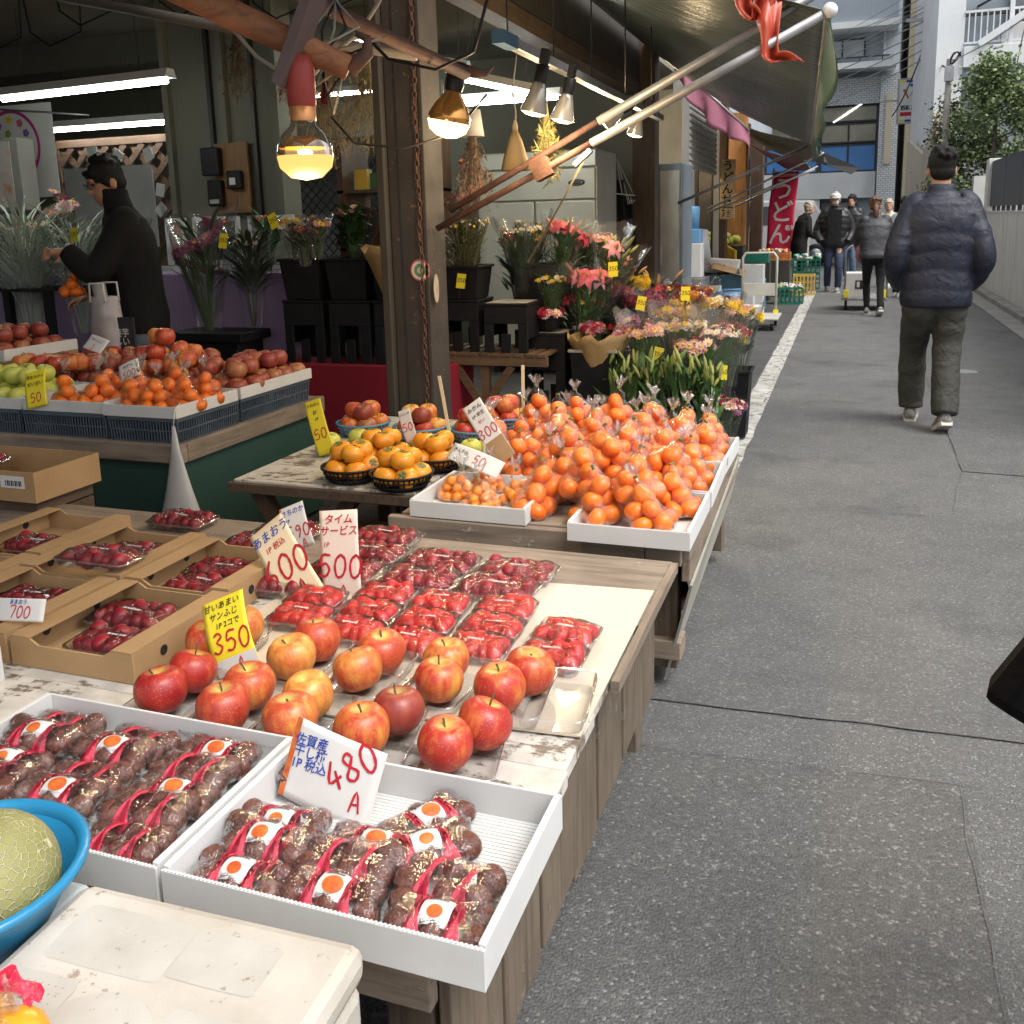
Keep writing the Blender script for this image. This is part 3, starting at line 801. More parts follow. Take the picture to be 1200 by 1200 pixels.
def person(label, loc, rz, H, feet, arms, top, bottom, shoes, hair, puff=0, pitch=.112, hem=.80, lean=0.0, wide=1.0, vox=.013, hyaw=0, hpitch=0, legr=(.092,.072,.062), hands=False, sleeve_r=(.078,.068,.050), collar=1.545, hipz=.90, topname='jacket', cap=None, ponytail=False, group=None, hairlen=.0):
    """feet: two (x, y, z, pitch); arms: two (elbow, wrist); all for a 1.75 m figure facing +y"""
    t = thing('person', label, 'person', loc, rz, group); k = H/1.75; t.scale = (k, k, k)
    tp = lambda p: Vector((p[0], p[1] + lean*max(0, p[2]-.9), .9 + (p[2]-.9)*(1-.5*lean*lean) if p[2] > .9 else p[2]))
    hc = tp((0,.035,1.635)); hc.y += .02*hpitch
    b = MB(); Mh = head(b, hc, hyaw, hpitch)
    limb(b, [tp((0,-.01,1.42)), tp((0,.0,1.50)), hc + Vector((0,-.01,-.05))], [.062,.056,.058], sub=5)
    torso(b, [(z,w*.84,d*.82,y) for z,w,d,y in TOR], .86, 1.47, lean=lean, zp=.9, steps=16, n=16)
    for i, s in enumerate((-1,1)):
        e, w = arms[i]; sh = tp((s*.175,-.01,1.40)); limb(b, [sh, Vector(e), Vector(w)], [.046,.042,.027], sub=5, n=9)
        if hands: hand(b, w, (Vector(w)-Vector(e)) if hands is True else hands[i][0], (0,0,1) if hands is True else hands[i][1])
        fx, fy, fz, fp = feet[i]; kn = Vector((s*.095*.5+fx*.5, fy*.5+.05+ (.06 if fy > .1 else .03), .48+fz*.4))
        limb(b, [(s*.09,0,hipz), kn, (fx,fy,.09+fz)], [.072,.05,.036], sub=5, n=9)
    remesh(b, 'body', skin, max(.008, vox*.75), 3, t)
    j = MB(); prof = [(z,w*wide,d*wide,y) for z,w,d,y in TOR]; prof[0] = (hem, prof[0][1], prof[0][2], 0)
    torso(j, prof, hem, collar, puff, pitch, lean, zp=.9)
    for i, s in enumerate((-1,1)):
        e, w = arms[i]; sh = tp((s*.150*wide,-.01,1.40))
        limb(j, [tp((s*.11,-.01,1.43)), sh, Vector(e), Vector(w)], [.07,sleeve_r[0],sleeve_r[1],sleeve_r[2]], puff*1.1, pitch*.85, n=16)
    remesh(j, topname, top, vox*.8, 2 if puff else 5, t)
    q = MB(); torso(q, [(.80,.185,.125,0),(.93,.175,.118,0),(1.0,.17,.112,0)], .80, 1.0, steps=8)
    for i, s in enumerate((-1,1)):
        fx, fy, fz, fp = feet[i]; kn = Vector((s*.095*.5+fx*.5, fy*.5+.05+(.06 if fy > .1 else .03), .48+fz*.4))
        limb(q, [(s*.085,0,.88), (s*.09,.01,.76), kn, (fx,fy-.01,.085+fz)], [legr[0]*1.02,legr[0],legr[1],legr[2]], .05, .17, n=16)
    remesh(q, 'trousers', bottom, vox, 5, t)
    for i in (0,1):
        fx, fy, fz, fp = feet[i]; shoe(t, (fx, fy, fz), -.12+.24*i, fp, shoes, sole_w)
    if hair:
        hb = MB(); sh_ = Mh
        hb.ell((0,-.016,.040),(.085,.102,.100),20,14,sh_); hb.ell((0,-.05,-.015),(.074,.062,.062+hairlen),16,10,sh_)
        r = random.Random(int(H*1000)+int(loc[1]*10))
        for i in range(80):
            th = r.random()*1.25; a = r.random()*6.28; d = Vector((math.sin(th)*math.cos(a), math.sin(th)*math.sin(a)-.15, math.cos(th)))
            if d.y > .75: continue
            L_ = .9 + .28*r.random(); c0 = sh_ @ Vector((d.x*.07, d.y*.085-.012, d.z*.085+.036)); c = sh_ @ Vector((d.x*.088*L_ + r.gauss(0,.008), d.y*.104*L_-.012 + r.gauss(0,.008), d.z*.104*L_+.040)); hb.tube([c0, c0.lerp(c,.6), c], [.022,.018,.007], 6)
        for sx in (-1,1): hb.ell((sx*.072,.008,.012),(.014,.026,.042),8,6,sh_)
        hb.ell((0,.062,.075),(.062,.030,.026),12,6,sh_)
        remesh(hb, 'hair', hair, .0065, 1, t)
        if ponytail:
            pt = sm(MB()); pt.tube([sh_ @ Vector(p) for p in ((0,-.10,.02),(0,-.15,.0),(0,-.165,-.08),(.01,-.15,-.19),(.0,-.14,-.25))], [.02,.032,.042,.034,.008], 10); pt.build('ponytail', hair, t)
    if cap:
        cp = sm(MB()); cp.ell((0,-.008,.055),(.090,.106,.078),20,10,Mh); cp.add([Mh @ Vector(p) for p in ((-.075,.075,.05),(.075,.075,.05),(.062,.165,.035),(0,.185,.03),(-.062,.165,.035))],[(0,1,2,3,4)]); cp.build('cap', cap, t, solid=.003)
    return t, Mh
arm_pk = [((-.250,-.06,1.10),(-.20,.11,.92)),((.250,-.06,1.10),(.20,.11,.92))]
person('person walking away in a navy puffer jacket and dark olive trousers, hands in pockets', (.525,6.50,0), RAD(2), 1.75, [(-.085,.27,0,0),(.075,-.14,.035,RAD(-24))], arm_pk, navy, olive_p, shoe_g, hair_b, .045, .112, .79, .03, 1.05, .0105, legr=(.103,.088,.080), sleeve_r=(.076,.075,.060), topname='puffer_jacket')
w_, _ = person('person with a brown ponytail in a charcoal jacket pushing a flat trolley', (.325,13.75,0), RAD(4), 1.60, [(-.06,.2,0,0),(.09,-.22,.05,RAD(-30))], [((-.23,.22,1.12),(-.20,.46,1.0)),((.23,.22,1.12),(.20,.46,1.0))], char, blk, shoe_g, hair_br, .03, .16, .84, .30, 1.08, .015, hpitch=.1, legr=(.082,.058,.046), ponytail=True, hands=True)
pb = sm(MB()).ell((-.16,.05,.92),(.11,.08,.15)); pb.build('shoulder_bag', mat('pink_bag',(.30,.12,.13),(.2,.07,.08),9,.6), w_); sm(MB()).tube([(-.14,.08,1.04),(.0,.12,1.3),(.12,.2,1.42)], .012, 6).build('bag_strap', blk, w_)
m2, Mh = person('person in a grey cap and face mask walking this way in an open black puffer', (-.262,17.9,0), RAD(182), 1.73, [(-.09,.10,0,0),(.09,-.12,.01,RAD(-8))], [((-.29,-.03,1.10),(-.22,.10,.90)),((.29,-.03,1.10),(.22,.10,.90))], blk_n, jeans, shoe_g, hair_gr, .05, .12, .82, .0, 1.15, .014, legr=(.092,.07,.058), sleeve_r=(.085,.078,.06), topname='puffer_jacket', cap=fabric('pale_grey_cap',(.42,.42,.40),None,.8,.2))
mk = sm(MB()).ell((0,.075,-.052),(.058,.045,.05),14,9,Mh); mk.build('face_mask', mat('mask_grey',(.50,.47,.42),None,8,.8), m2); sm(MB()).loft([[(x*.115, .175+.01*math.cos(x*1.5), z) for x in (-1,-.5,0,.5,1)] for z in (.86,1.0,1.2,1.38,1.47)], False, False).build('black_shirt', blk, m2)
person('person in a black jacket and jeans half hidden behind the capped walker', (.02,21.0,0), RAD(165), 1.74, [(-.09,.1,0,0),(.09,-.1,0,0)], arm_pk, blk_n, jeans_l, shoe_w, hair_b, .05, .12, .8, 0, 1.08, .018, topname='jacket')
person('person in a dark coat with a pale scarf bending by the red banner', (-.93,19.3,0), RAD(-60), 1.62, [(-.08,.05,0,0),(.08,-.05,0,0)], [((-.22,.12,1.12),(-.14,.3,1.02)),((.22,.12,1.12),(.14,.3,1.02))], blk, blk, shoe_d, hair_gr, 0, .1, .60, .25, 1.05, .018, topname='coat')
person('person with fair hair and a cream coat beyond the ponytailed walker', (.66,19.0,0), RAD(175), 1.60, [(-.08,.08,0,0),(.08,-.08,0,0)], arm_pk, cream_c, jeans, shoe_w, hair_gr, 0, .1, .7, 0, 1.05, .018, hairlen=.05, topname='coat')
person('person in a grey top and white shoes hidden behind the navy puffer', (.82,16.6,0), RAD(-6), 1.60, [(-.09,.12,0,0),(.06,-.15,0,0)], arm_pk, greyc, blk, shoe_w, hair_b, 0, .1, .85, 0, 1.0, .018, topname='jacket')
# the shopkeeper, in profile, holding up a bag of mandarins
sk, Mh = person('person in glasses and a long black coat leaning over the fruit, holding a mandarin bag', (-3.85,4.42,0), RAD(126), 1.78, [(-.09,.05,0,0),(.09,-.05,0,0)], [((-.22,.20,1.16),(-.17,.34,1.27)),((.22,.10,1.10),(.17,.30,1.0))], blk, fabric('pale_jeans',(.12,.16,.2),None,.8,.5,8), shoe_d, hair_b, 0, .1, .80, .12, 1.02, .0095, hyaw=RAD(24), hpitch=.36, hands=[((-.1,1,-.12),(-1,0,.5)),((0,1,-.3),(0,0,1))], sleeve_r=(.085,.075,.05), collar=1.60, topname='long_coat')
gl_ = MB()
for sx in (-1,1):
    gl_.tube([Mh @ Vector((sx*.034+.024*math.cos(a), .098, .012+.019*math.sin(a))) for a in [2*PI*i/14 for i in range(15)]], .0022, 5, False); gl_.tube([Mh @ Vector((sx*.058,.097,.016)), Mh @ Vector((sx*.080,.0,.012))], .002, 5)
gl_.tube([Mh @ Vector((-.011,.099,.014)), Mh @ Vector((.011,.099,.014))], .002, 5); gl_.build('glasses', dark_metal, sk)
for sx in (-1,1): sm(MB()).ell((sx*.033,.077,.012),(.013,.008,.008),10,7,Mh).build('eye', mat('dark_eye',(.03,.02,.015),None,9,.2), sk)
cf = sm(MB()).lathe([(.043,0),(.047,.03),(.041,.032)], 14, M=Matrix.Translation((-.17,.31,1.262)) @ Matrix.Rotation(RAD(-90),4,'X')); cf.build('white_cuff', white_card, sk)
# passer-by at the right edge: only the corner of the bag shows
person('passer-by in black, out of frame at the right, carrying a black bag', (.78,1.35,0), RAD(178), 1.70, [(-.09,.15,0,0),(.09,-.15,0,0)], [((-.25,-.02,1.12),(-.25,.06,.92)),((.27,.0,1.12),(.31,.06,.90))], blk, blk, shoe_d, hair_b, 0, .1, .75, 0, 1.05, .02, topname='coat')
tb = thing('black_bag', 'glossy black bag corner swinging in at the right edge of the lane', 'bag', (.42,1.30,.80)); tb.rotation_euler = (0, RAD(-6), RAD(8))
pr = [(-.235,-.02),(-.15,-.085),(.08,-.17),(.18,-.02),(.10,.2),(-.06,.21)]
MB().loft([[(x*s, y, z*s) for x, z in pr] for y, s in ((-.045,.95),(.0,1.02),(.045,.95))]).build('bag_body', mat('glossy_black_nylon',(.004,.004,.005),(.007,.007,.008),8,.6,bump=.3,bscale=9,bdist=.02,spec=.05), tb, bevel=.012)
sm(MB()).tube([(-.06,0,.15),(-.03,0,.24),(.03,0,.24),(.07,0,.15)], .008, 6).build('handle', blk, tb)
# ================================================================== the arcade building the stalls stand in
olive = mat('olive_painted_wall', (.15,.148,.115), (.115,.113,.088), 1.2, .75, bump=.08)
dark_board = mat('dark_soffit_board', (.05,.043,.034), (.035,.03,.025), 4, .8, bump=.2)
ceil_m = mat('smoke_stained_ceiling', (.24,.23,.185), (.17,.16,.13), 1.3, .85)
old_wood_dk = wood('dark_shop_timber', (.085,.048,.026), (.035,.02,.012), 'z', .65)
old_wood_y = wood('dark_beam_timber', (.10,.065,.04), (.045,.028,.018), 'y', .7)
warm_wood = wood('lamplight_tinted_timber', (.36,.17,.055), (.20,.085,.025), 'z', .5)  # orange lamplight on the post is put into the timber colour
ab = thing('arcade_building', 'dark two storey market building over the fruit and flower shops', 'building', (-2, 0, 0))
part = lambda n, x0, x1, y0, y1, z0, z1, m, bevel=0: MB().bx(x0+2, x1+2, y0, y1, z0, z1).build(n, m, ab, bevel=bevel)
part('upper_storey', -13, -2.0, -4, 26, 3.15, 6.4, grey_wall)
part('ceiling', -13, -2.02, -4, 26, 3.06, 3.148, ceil_m)
part('fascia', -2.0, -1.94, 4.15, 9.2, 2.66, 3.14, dark_board)
part('lower_beam', -2.06, -1.93, 4.15, 9.2, 2.54, 2.655, old_wood_y)
part('cross_beam', -13, -2.1, 6.9, 7.05, 2.80, 3.055, olive)
part('cross_beam', -13, -2.1, 4.3, 4.42, 2.86, 3.055, ceil_m)
part('back_wall', -12.8, -7.3, 9.6, 9.75, 0, 3.05, olive)
part('back_wall', -4.95, -2.0, 9.6, 9.75, 0, 3.05, olive)
part('back_wall', -7.3, -4.95, 9.6, 9.75, 0, .9, olive)
part('back_wall', -7.3, -4.95, 9.6, 9.75, 2.35, 3.05, olive)
part('side_wall', -12.95, -12.8, -4, 9.75, 0, 3.05, olive)
part('partition', -4.85, -3.88, 6.05, 6.25, 0, 3.05, olive)
for xx in (-4.86, -4.36, -3.92): part('pilaster', xx, xx+.05, 6.0, 6.048, 0, 3.04, olive)
part('conduit', -4.47, -4.44, 6.01, 6.046, 1.97, 3.04, dark_metal)
part('conduit', -4.10, -4.075, 6.01, 6.046, 0, 3.04, dark_metal)
fl = mat('shop_concrete_floor', (.10,.097,.09), (.07,.068,.063), 2, .6, rough2=.8, world=True)
tag(MB().bx(-12.8,-2.0,4.2,9.6,-.01,.012).build('shop_floor', fl), kind='structure')
# daylit opening at the very back with its wire lattice
lt = thing('lattice_screen', 'diamond wire screen in the bright rear opening of the shop', 'screen', (-7.3, 9.66, .9))
m = MB()
for i in range(32):
    for s in (1, -1):
        x0 = -1.5 + i*.12
        a = Vector((x0, 0, 0)) if s > 0 else Vector((x0 + 1.45, 0, 0)); bb = a + Vector((1.45*s, 0, 1.45))
        lo = max(0, min(1, (0 - a.x)/(bb.x - a.x) if s > 0 else (a.x - 2.35)/(a.x - bb.x))); hi = min(1, (2.35 - a.x)/(bb.x - a.x) if s > 0 else (a.x)/(a.x - bb.x))
        if hi > lo: m.beam(a.lerp(bb, lo), a.lerp(bb, hi), .012, .012, (0,1,0))
tag(m.build('wire_lattice', dark_metal, lt), kind='stuff')
MB().bx(0,.05,-.04,.04,0,1.45).build('frame', dark_metal, lt); MB().bx(1.2,1.26,-.04,.04,0,1.45).build('frame', dark_metal, lt)
solid_box('yard_wall', -12, -2, 13.0, 13.1, -.02, 3.2, mat('yard_white_wall', (.75,.75,.73), None, 2, .8), kind='structure')

# next shops along the lane: posts, shutter, steel cabinet
def post(name, label, x0, x1, y0, y1, z1, m, cat='post', z0=0):
    o = MB().bx(x0, x1, y0, y1, z0, z1).build(name, m, bevel=.006); tag(o, label, cat); return o
post('timber_post', 'wide dark brown timber post beside the blue grey steel cabinet', -2.02, -1.80, 9.25, 9.47, 3.05, old_wood_dk)
post('timber_post', 'dark brown post right of the grey roller shutter', -2.0, -1.78, 14.7, 14.95, 3.05, old_wood_dk)
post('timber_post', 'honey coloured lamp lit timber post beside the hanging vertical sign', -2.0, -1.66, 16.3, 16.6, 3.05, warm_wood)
post('timber_post', 'slender dark post behind the honey coloured post', -1.95, -1.8, 18.3, 18.5, 3.05, old_wood_dk)
post('timber_post', 'farthest dark post left of the red banner', -2.0, -1.75, 20.6, 20.9, 3.05, old_wood_dk)
cb = thing('steel_cabinet', 'tall blue grey steel cabinet next to the brown timber post', 'cabinet', (-1.9, 9.7, 0))
blue_steel = mat('blue_grey_steel', (.22,.26,.29), (.17,.205,.235), 3, .38, metal=.4, bump=.03)
MB().bx(-.1,.30,.0,.6,.02,1.92).build('cabinet_body', blue_steel, cb, bevel=.008)
MB().bx(-.06,.04,-.03,-.002,.1,1.85).build('door', blue_steel, cb, bevel=.004); MB().bx(.06,.27,-.03,-.002,.1,1.85).build('door', steel, cb, bevel=.004)
MB().bx(.07,.09,-.06,-.03,.9,1.1).build('handle', steel, cb)
rs = thing('roller_shutter', 'half raised grey roller shutter between the aluminium frame posts', 'shutter', (-1.9, 11.6, 0))
alu = mat('aluminium_frame', (.55,.56,.56), (.48,.49,.49), 3, .35, metal=.7)
slat_m = mat('shutter_slat', (.34,.335,.31), (.28,.275,.255), 5, .5)
sl = MB().add([(0,0,0),(0,2.75,0),(.018,2.75,.02),(.018,0,.02),(.018,2.75,.055),(.018,0,.055),(0,2.75,.075),(0,0,.075)], [(0,1,2,3),(3,2,4,5),(5,4,6,7)]).mesh('slat', slat_m)
for i in range(11): inst('slat', sl, rs, (0, .05, 1.98 + i*.078))
MB().bx(-.03,.05,-.02,.04,0,2.9).build('frame_post', alu, rs); MB().bx(-.03,.05,2.83,2.9,0,2.9).build('frame_post', alu, rs); MB().bx(-.03,.02,.62,.66,0,1.98).build('frame_post', alu, rs)
MB().bx(-.14,.06,0,2.85,2.83,3.02).build('shutter_box', slat_m, rs)
# row of dim interiors behind those posts
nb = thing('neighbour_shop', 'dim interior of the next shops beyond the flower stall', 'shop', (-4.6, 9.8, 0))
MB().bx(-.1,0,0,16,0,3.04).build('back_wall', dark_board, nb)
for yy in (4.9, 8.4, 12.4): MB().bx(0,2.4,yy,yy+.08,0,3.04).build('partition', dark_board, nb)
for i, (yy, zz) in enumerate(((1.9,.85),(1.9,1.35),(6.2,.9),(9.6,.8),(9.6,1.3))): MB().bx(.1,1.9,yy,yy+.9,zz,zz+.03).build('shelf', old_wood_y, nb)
r = random.Random(5)
cols = [mat('goods_%s' % n, c, None, 5, .5) for n, c in (('cream',(.5,.45,.35)),('red',(.35,.05,.04)),('green',(.08,.2,.08)),('brown',(.2,.12,.06)),('white',(.6,.6,.58)),('yellow',(.6,.42,.06)))]
for i in range(42):
    zz, yy = r.choice(((.88,1.9),(1.38,1.9),(.93,6.2),(.83,9.6),(1.33,9.6)))
    x = .3 + 1.5*r.random(); y = yy + .1 + .6*r.random(); h = .12 + .2*r.random(); rr = .05 + .06*r.random()
    mb = sm(MB()).lathe([(0,0),(rr,0),(rr,h*.7),(rr*.5,h*.85),(rr*.5,h),(0,h)], 10, (x-4.6, y+9.8, zz))
    tag(mb.build('jar', cols[i % 6]), 'small jar of goods on a shelf in the dim shops beyond', 'jar', 'jars on the dim shelves')
for i, (x, y, z) in enumerate(((-2.6,14.2,2.45),(-2.5,15.6,2.3),(-2.7,17.6,2.35),(-2.6,11.4,2.5))):
    t = thing('pendant_lamp', 'small white pendant lamp glowing in the dim shops beyond', 'lamp', (x, y, z), 0, 'pendant lamps of the further shops')
    sm(MB()).lathe([(.02,.1),(.06,.07),(.13,0)], 14).build('lamp_shade', white_card, t, solid=.004)
    sm(MB()).ell((0,0,.01),(.045,.045,.05)).build('bulb', emit('pendant_glow', (1,.86,.62), 14), t)
    sm(MB()).tube([(0,0,.1),(0,0,.6)], .006, 5).build('cord', black_plastic, t)
    ld = bpy.data.lights.new('pendant_light','POINT'); ld.energy = 16; ld.color = (1,.78,.48); ld.shadow_soft_size = .06
    lo = bpy.data.objects.new('pendant_light', ld); link(lo, t); lo.location = (0,0,-.08)

# pillar with chain and stickers
pl = thing('steel_pillar', 'old brown steel pillar with rusty chain at the corner of the flower shop', 'pillar', (-1.9, 4.0, 0))
MB().bx(-.085,.075,-.06,.12,0,3.05).build('web_face', old_brown, pl, bevel=.004)
MB().bx(-.125,-.087,-.10,.14,0,3.05).build('flange', dark_board, pl, bevel=.004)
MB().bx(.077,.098,-.062,.14,0,3.05).build('flange', old_brown, pl, bevel=.004)
MB().bx(-.035,-.028,-.064,-.058,0,3.05).build('groove', dark_metal, pl)
MB().bx(-.16,.15,-.13,.17,0,.02).build('base_plate', old_brown, pl)
lk = sm(MB()).tube([(.009*math.cos(a), 0, .017*math.sin(a)) for a in [2*PI*i/10 for i in range(11)]], .003, 5, False).mesh('chain_link', rust)
ch = thing('hanging_chain', 'rusty chain hanging down the front of the brown pillar', 'chain', (-1.832, 3.928, 0))
for i in range(84): inst('chain_link', lk, ch, (.004*math.sin(i*.7), 0, .35 + i*.0295), (0, 0, (PI/2)*(i % 2)))
st = MB().lathe([(0,0),(.05,0)], 24, M=Matrix.Translation((-1.845,3.938,1.175)) @ Matrix.Rotation(RAD(90),4,'X'))
sto = st.build('round_sticker', paper_white); tag(sto, 'round white sticker with red and green print on the pillar', 'sticker')
rg = MB()
for r0, r1, mi in ((.043,.049,0),(.015,.03,1)):
    rg.cur = mi; rg.add([(rr*math.cos(a), 0, rr*math.sin(a)) for rr in (r0,r1) for a in [2*PI*i/24 for i in range(24)]], [(i,(i+1)%24,24+(i+1)%24,24+i) for i in range(24)])
rg.build('print', [mat('sticker_red',(.55,.06,.05),None,5,.6), mat('sticker_green',(.12,.3,.15),None,5,.6)], sto, (-1.845,3.936,1.175))
inst('lettering', text_mesh('防火', .03, ink_red, .001), sto, (-1.845,3.9355,1.19), (RAD(90),0,0)) if False else None
ov = MB().lathe([(0,0),(.03,0)], 20, M=Matrix.Translation((-1.782,3.97,1.09)) @ Matrix.Rotation(RAD(90),4,'Y') @ Matrix.Scale(2.2,4,(1,0,0)))
tag(ov.build('oval_sticker', mat('faded_sticker',(.42,.36,.28),(.3,.24,.18),20,.7)), 'faded oval sticker on the side flange of the pillar', 'sticker')

# awnings
awn_m = NT('awning_vinyl'); v = awn_m.coord((1,1,1), rand=False)
gn = awn_m.n('NewGeometry')
cc = awn_m.ramp(awn_m.noise(v, 2.2, 6), [(.3, (.045,.058,.047)), (.7, (.075,.09,.075))])
awn_m.base(cc); awn_m.rough(.30); awn_m.bump(awn_m.noise(awn_m.coord((1.2,9,1), rand=False), 2.2, 5), .9, .03)
green_vinyl = mat('green_awning_valance', (.02,.085,.045), (.03,.115,.06), 3, .4, bump=.3, bscale=12, bdist=.02)
def awning(label, y0, y1, xi, zi, xo0, zo0, xo1, zo1, m, sag=.07, fold=.03, seed=0, vd=.19):
    t = thing('shop_awning', label, 'awning', (xi, y0, zi))
    def fn(u, w):
        xo = xo0 + (xo1-xo0)*w; zo = zo0 + (zo1-zo0)*w
        x = xi + (xo-xi)*u; y = y0 + (y1-y0)*w; z = zi + (zo-zi)*u
        q = noise.noise(Vector((u*3.0+seed, w*9, 0)))
        z -= sag*math.sin(PI*u)*(1+.4*math.sin(w*9)) + fold*q*(4*u*(1-u)) + .018*math.sin(26*w + 3*u)*(1-abs(2*u-1))
        return (x-xi, y-y0, z-zi)
    sm(MB()).grid(fn, 26, 60).build('canopy', m, t, solid=.004)
    def vf(u, w):
        xo = xo0 + (xo1-xo0)*w; zo = zo0 + (zo1-zo0)*w
        return (xo - xi + .02*math.sin(w*17+seed)*u + .035*u, y0 + (y1-y0)*w - y0, zo - zi - vd*u - .02*math.sin(w*11)*u)
    sm(MB()).grid(vf, 5, 40).build('valance', green_vinyl, t, solid=.004)
    sm(MB()).tube([(xo0-xi,0,zo0-zi+.01),(xo1-xi,y1-y0,zo1-zi+.01)], .018, 8).build('front_bar', galv, t)
    sm(MB()).tube([(0,y1-y0,0),(xo1-xi,y1-y0,zo1-zi+.012)], .014, 8).build('end_bar', galv, t)
    return t
awning('dark green vinyl awning sloping over the flower shop front', 4.05, 9.45, -1.9, 3.0, -.11, 2.15, -.37, 2.02, awn_m.mat)
awning('dark green awning overhead in front of the fruit tables', .4, 3.7, -1.9, 3.0, -.35, 2.52, -.25, 2.42, awn_m.mat, seed=3)
awning('small olive awning of the further shop past the flowers', 11.9, 15.4, -1.8, 2.75, -.42, 2.2, -.38, 2.12, mat('olive_awning', (.06,.058,.04), (.09,.085,.06), 2, .5), seed=7, vd=.03)
awning('faded dark pink awning of the shop by the red banner', 15.6, 20, -1.7, 2.6, -.75, 2.25, -.75, 2.2, mat('dull_pink_awning', (.16,.06,.08), (.12,.05,.06), 2, .6), seed=9, vd=.03)
fr = MB().add([(-.42,15.35,2.12),(-.02,15.2,1.95),(.10,15.3,2.04),(-.40,15.4,2.28)],[(0,1,2,3)]); tag(fr.build('loose_flap', black_plastic, solid=.006), 'torn black flap at the corner of the far awning', 'cloth')
pk = thing('pink_valance', 'faded pink scalloped cloth hanging under the awning edge', 'valance', (-1.75, 9.7, 2.95))
pink = mat('faded_pink_cloth', (.30,.095,.155), (.38,.16,.21), 2.5, .85, bump=.15, spots=(5,.62,(.30,.08,.13)))
def pf(u, w):
    x = .75*w; y = .3 + .1*w; top = -.02 - .70*w; d = .12 + .22*math.sin(PI*min(1,w*1.1))*.6 + .06*w
    return (x + .03*math.sin(w*22)*u, y + .04*math.sin(w*19+1)*u, top - d*u)
sm(MB()).grid(pf, 6, 40).build('cloth', pink, pk, solid=.004)
sm(MB()).tube([pf(0,0),pf(0,1)], .012, 6).build('rod', galv, pk)
# awning arms
arm = thing('awning_arm', 'long grey awning arm nearest the camera, from pillar to outer corner', 'pole', (0,0,0), 0, None)
sm(MB()).tube([(-1.78,4.0,1.36),(-1.05,4.0,1.70)], .015, 10).build('lower_tube', rust, arm)
sm(MB()).tube([(-1.05,4.0,1.70),(-.13,4.0,2.13)], .019, 12).build('upper_tube', galv, arm)
sm(MB()).ell((-.105,4.0,2.145),(.029,.029,.029)).build('end_ball', white_paint, arm)
MB().bx(-.03,.05,-.03,.03,-.02,.06).build('clamp', rust, arm, (-1.27,4.0,1.58), (0,RAD(-25),0)); MB().bx(-.05,.05,-.012,.012,-.012,.012).build('latch', steel, arm, (-1.08,3.97,1.64), (0,RAD(-40),0), bevel=.004)
arm2 = thing('awning_arm', 'second grey awning arm running just above the nearest one', 'pole', (0,0,0))
sm(MB()).tube([(-1.74,4.06,1.44),(-1.05,4.12,1.80)], .015, 10).build('lower_tube', rust, arm2)
sm(MB()).tube([(-1.05,4.12,1.80),(-.06,4.15,2.29)], .019, 12).build('upper_tube', galv, arm2)
sm(MB()).ell((-.04,4.15,2.30),(.045,.045,.045)).build('end_ball', white_paint, arm2)
for i, (a, c, lab) in enumerate((((-1.6,9.4,1.52),(-.40,9.4,2.0),'thin white arm at the far end of the green awning'),((-1.8,13,1.49),(-.35,13,2.15),'slender white arm crossing in front of the red banner'),((-1.83,13.1,1.44),(-.46,13.1,1.95),'lower of the thin arms crossing the red banner'),((-1.8,15.5,1.5),(-.5,15.5,2.1),'farthest thin awning arm behind the banner'))):
    tag(sm(MB()).tube([a, c], .015, 8).build('awning_arm', galv), lab, 'pole')
rag = thing('orange_rag', 'orange red vinyl strip tied round the awning arm ends', 'cloth', (-.34, 4.02, 2.12))
rag_m = mat('orange_vinyl', (.52,.085,.045), (.40,.055,.03), 4, .42, bump=.2, bscale=14)
def strip(pts, wid, seed):
    n = 24
    def f(u, w):
        k = w*(len(pts)-1); i = min(int(k), len(pts)-2); t = k - i
        p = Vector(pts[i]).lerp(Vector(pts[i+1]), t)
        return (p.x + (u-.5)*wid*(1+.25*math.sin(w*7+seed)), p.y + .03*math.sin(u*7+w*5+seed), p.z + .016*math.sin(w*13+u*3))
    return sm(MB()).grid(f, 6, n)
strip([(-.02,0,.22),(.0,.02,.10),(.01,-.03,-.02),(.02,-.03,-.12),(.10,-.03,-.16)], .085, 0).build('strip', rag_m, rag, solid=.004)
strip([(-.12,0,.22),(-.09,.0,.08),(-.03,.02,.01),(-.01,.02,.10),(.01,0,.2)], .07, 2).build('strip', rag_m, rag, solid=.004)
# rusty rails
tag(sm(MB()).tube([(-1.13,2.8,1.83),(-1.26,2.2,1.92),(-1.42,1.4,2.06)], .02, 8).build('rusty_rail', rust), 'thin rusty rail sloping down in front of the brown pillar', 'pipe')
hk = sm(MB()).tube([(-1.13,2.8,1.84),(-1.09,2.86,1.835),(-1.08,2.9,1.86)], [.02,.012,.006], 8).build('rail_hook', rust); tag(hk, 'rusty hook end of the thin rail by the pillar', 'hook')
brownwood = wood('rusty_brown_pole', (.30,.12,.05), (.14,.05,.025), 'x', .7)
tag(sm(MB()).tube([(-.985,1.8,1.70),(-1.16,1.72,1.79),(-1.36,1.6,1.90)], [.026,.03,.032], 9).build('rusty_pole', brownwood), 'thick orange brown pole ending above the nearest glowing bulb', 'pipe')
tag(sm(MB()).tube([(-.985,1.8,1.70),(-.95,1.82,1.73),(-.955,1.83,1.76),(-.975,1.82,1.77)], [.02,.014,.01,.006], 7).build('hook_end', rust), 'curled rusty hook above the nearest bulb', 'hook')
tag(sm(MB()).tube([(-3.2,3.2,2.36),(-2.2,3.2,2.12),(-1.5,3.25,1.98)], .02, 8).build('ceiling_rail', mat('dusty_rail',(.17,.15,.13),(.12,.10,.09),6,.6)), 'dusty grey rail under the dark ceiling at upper left', 'pipe')
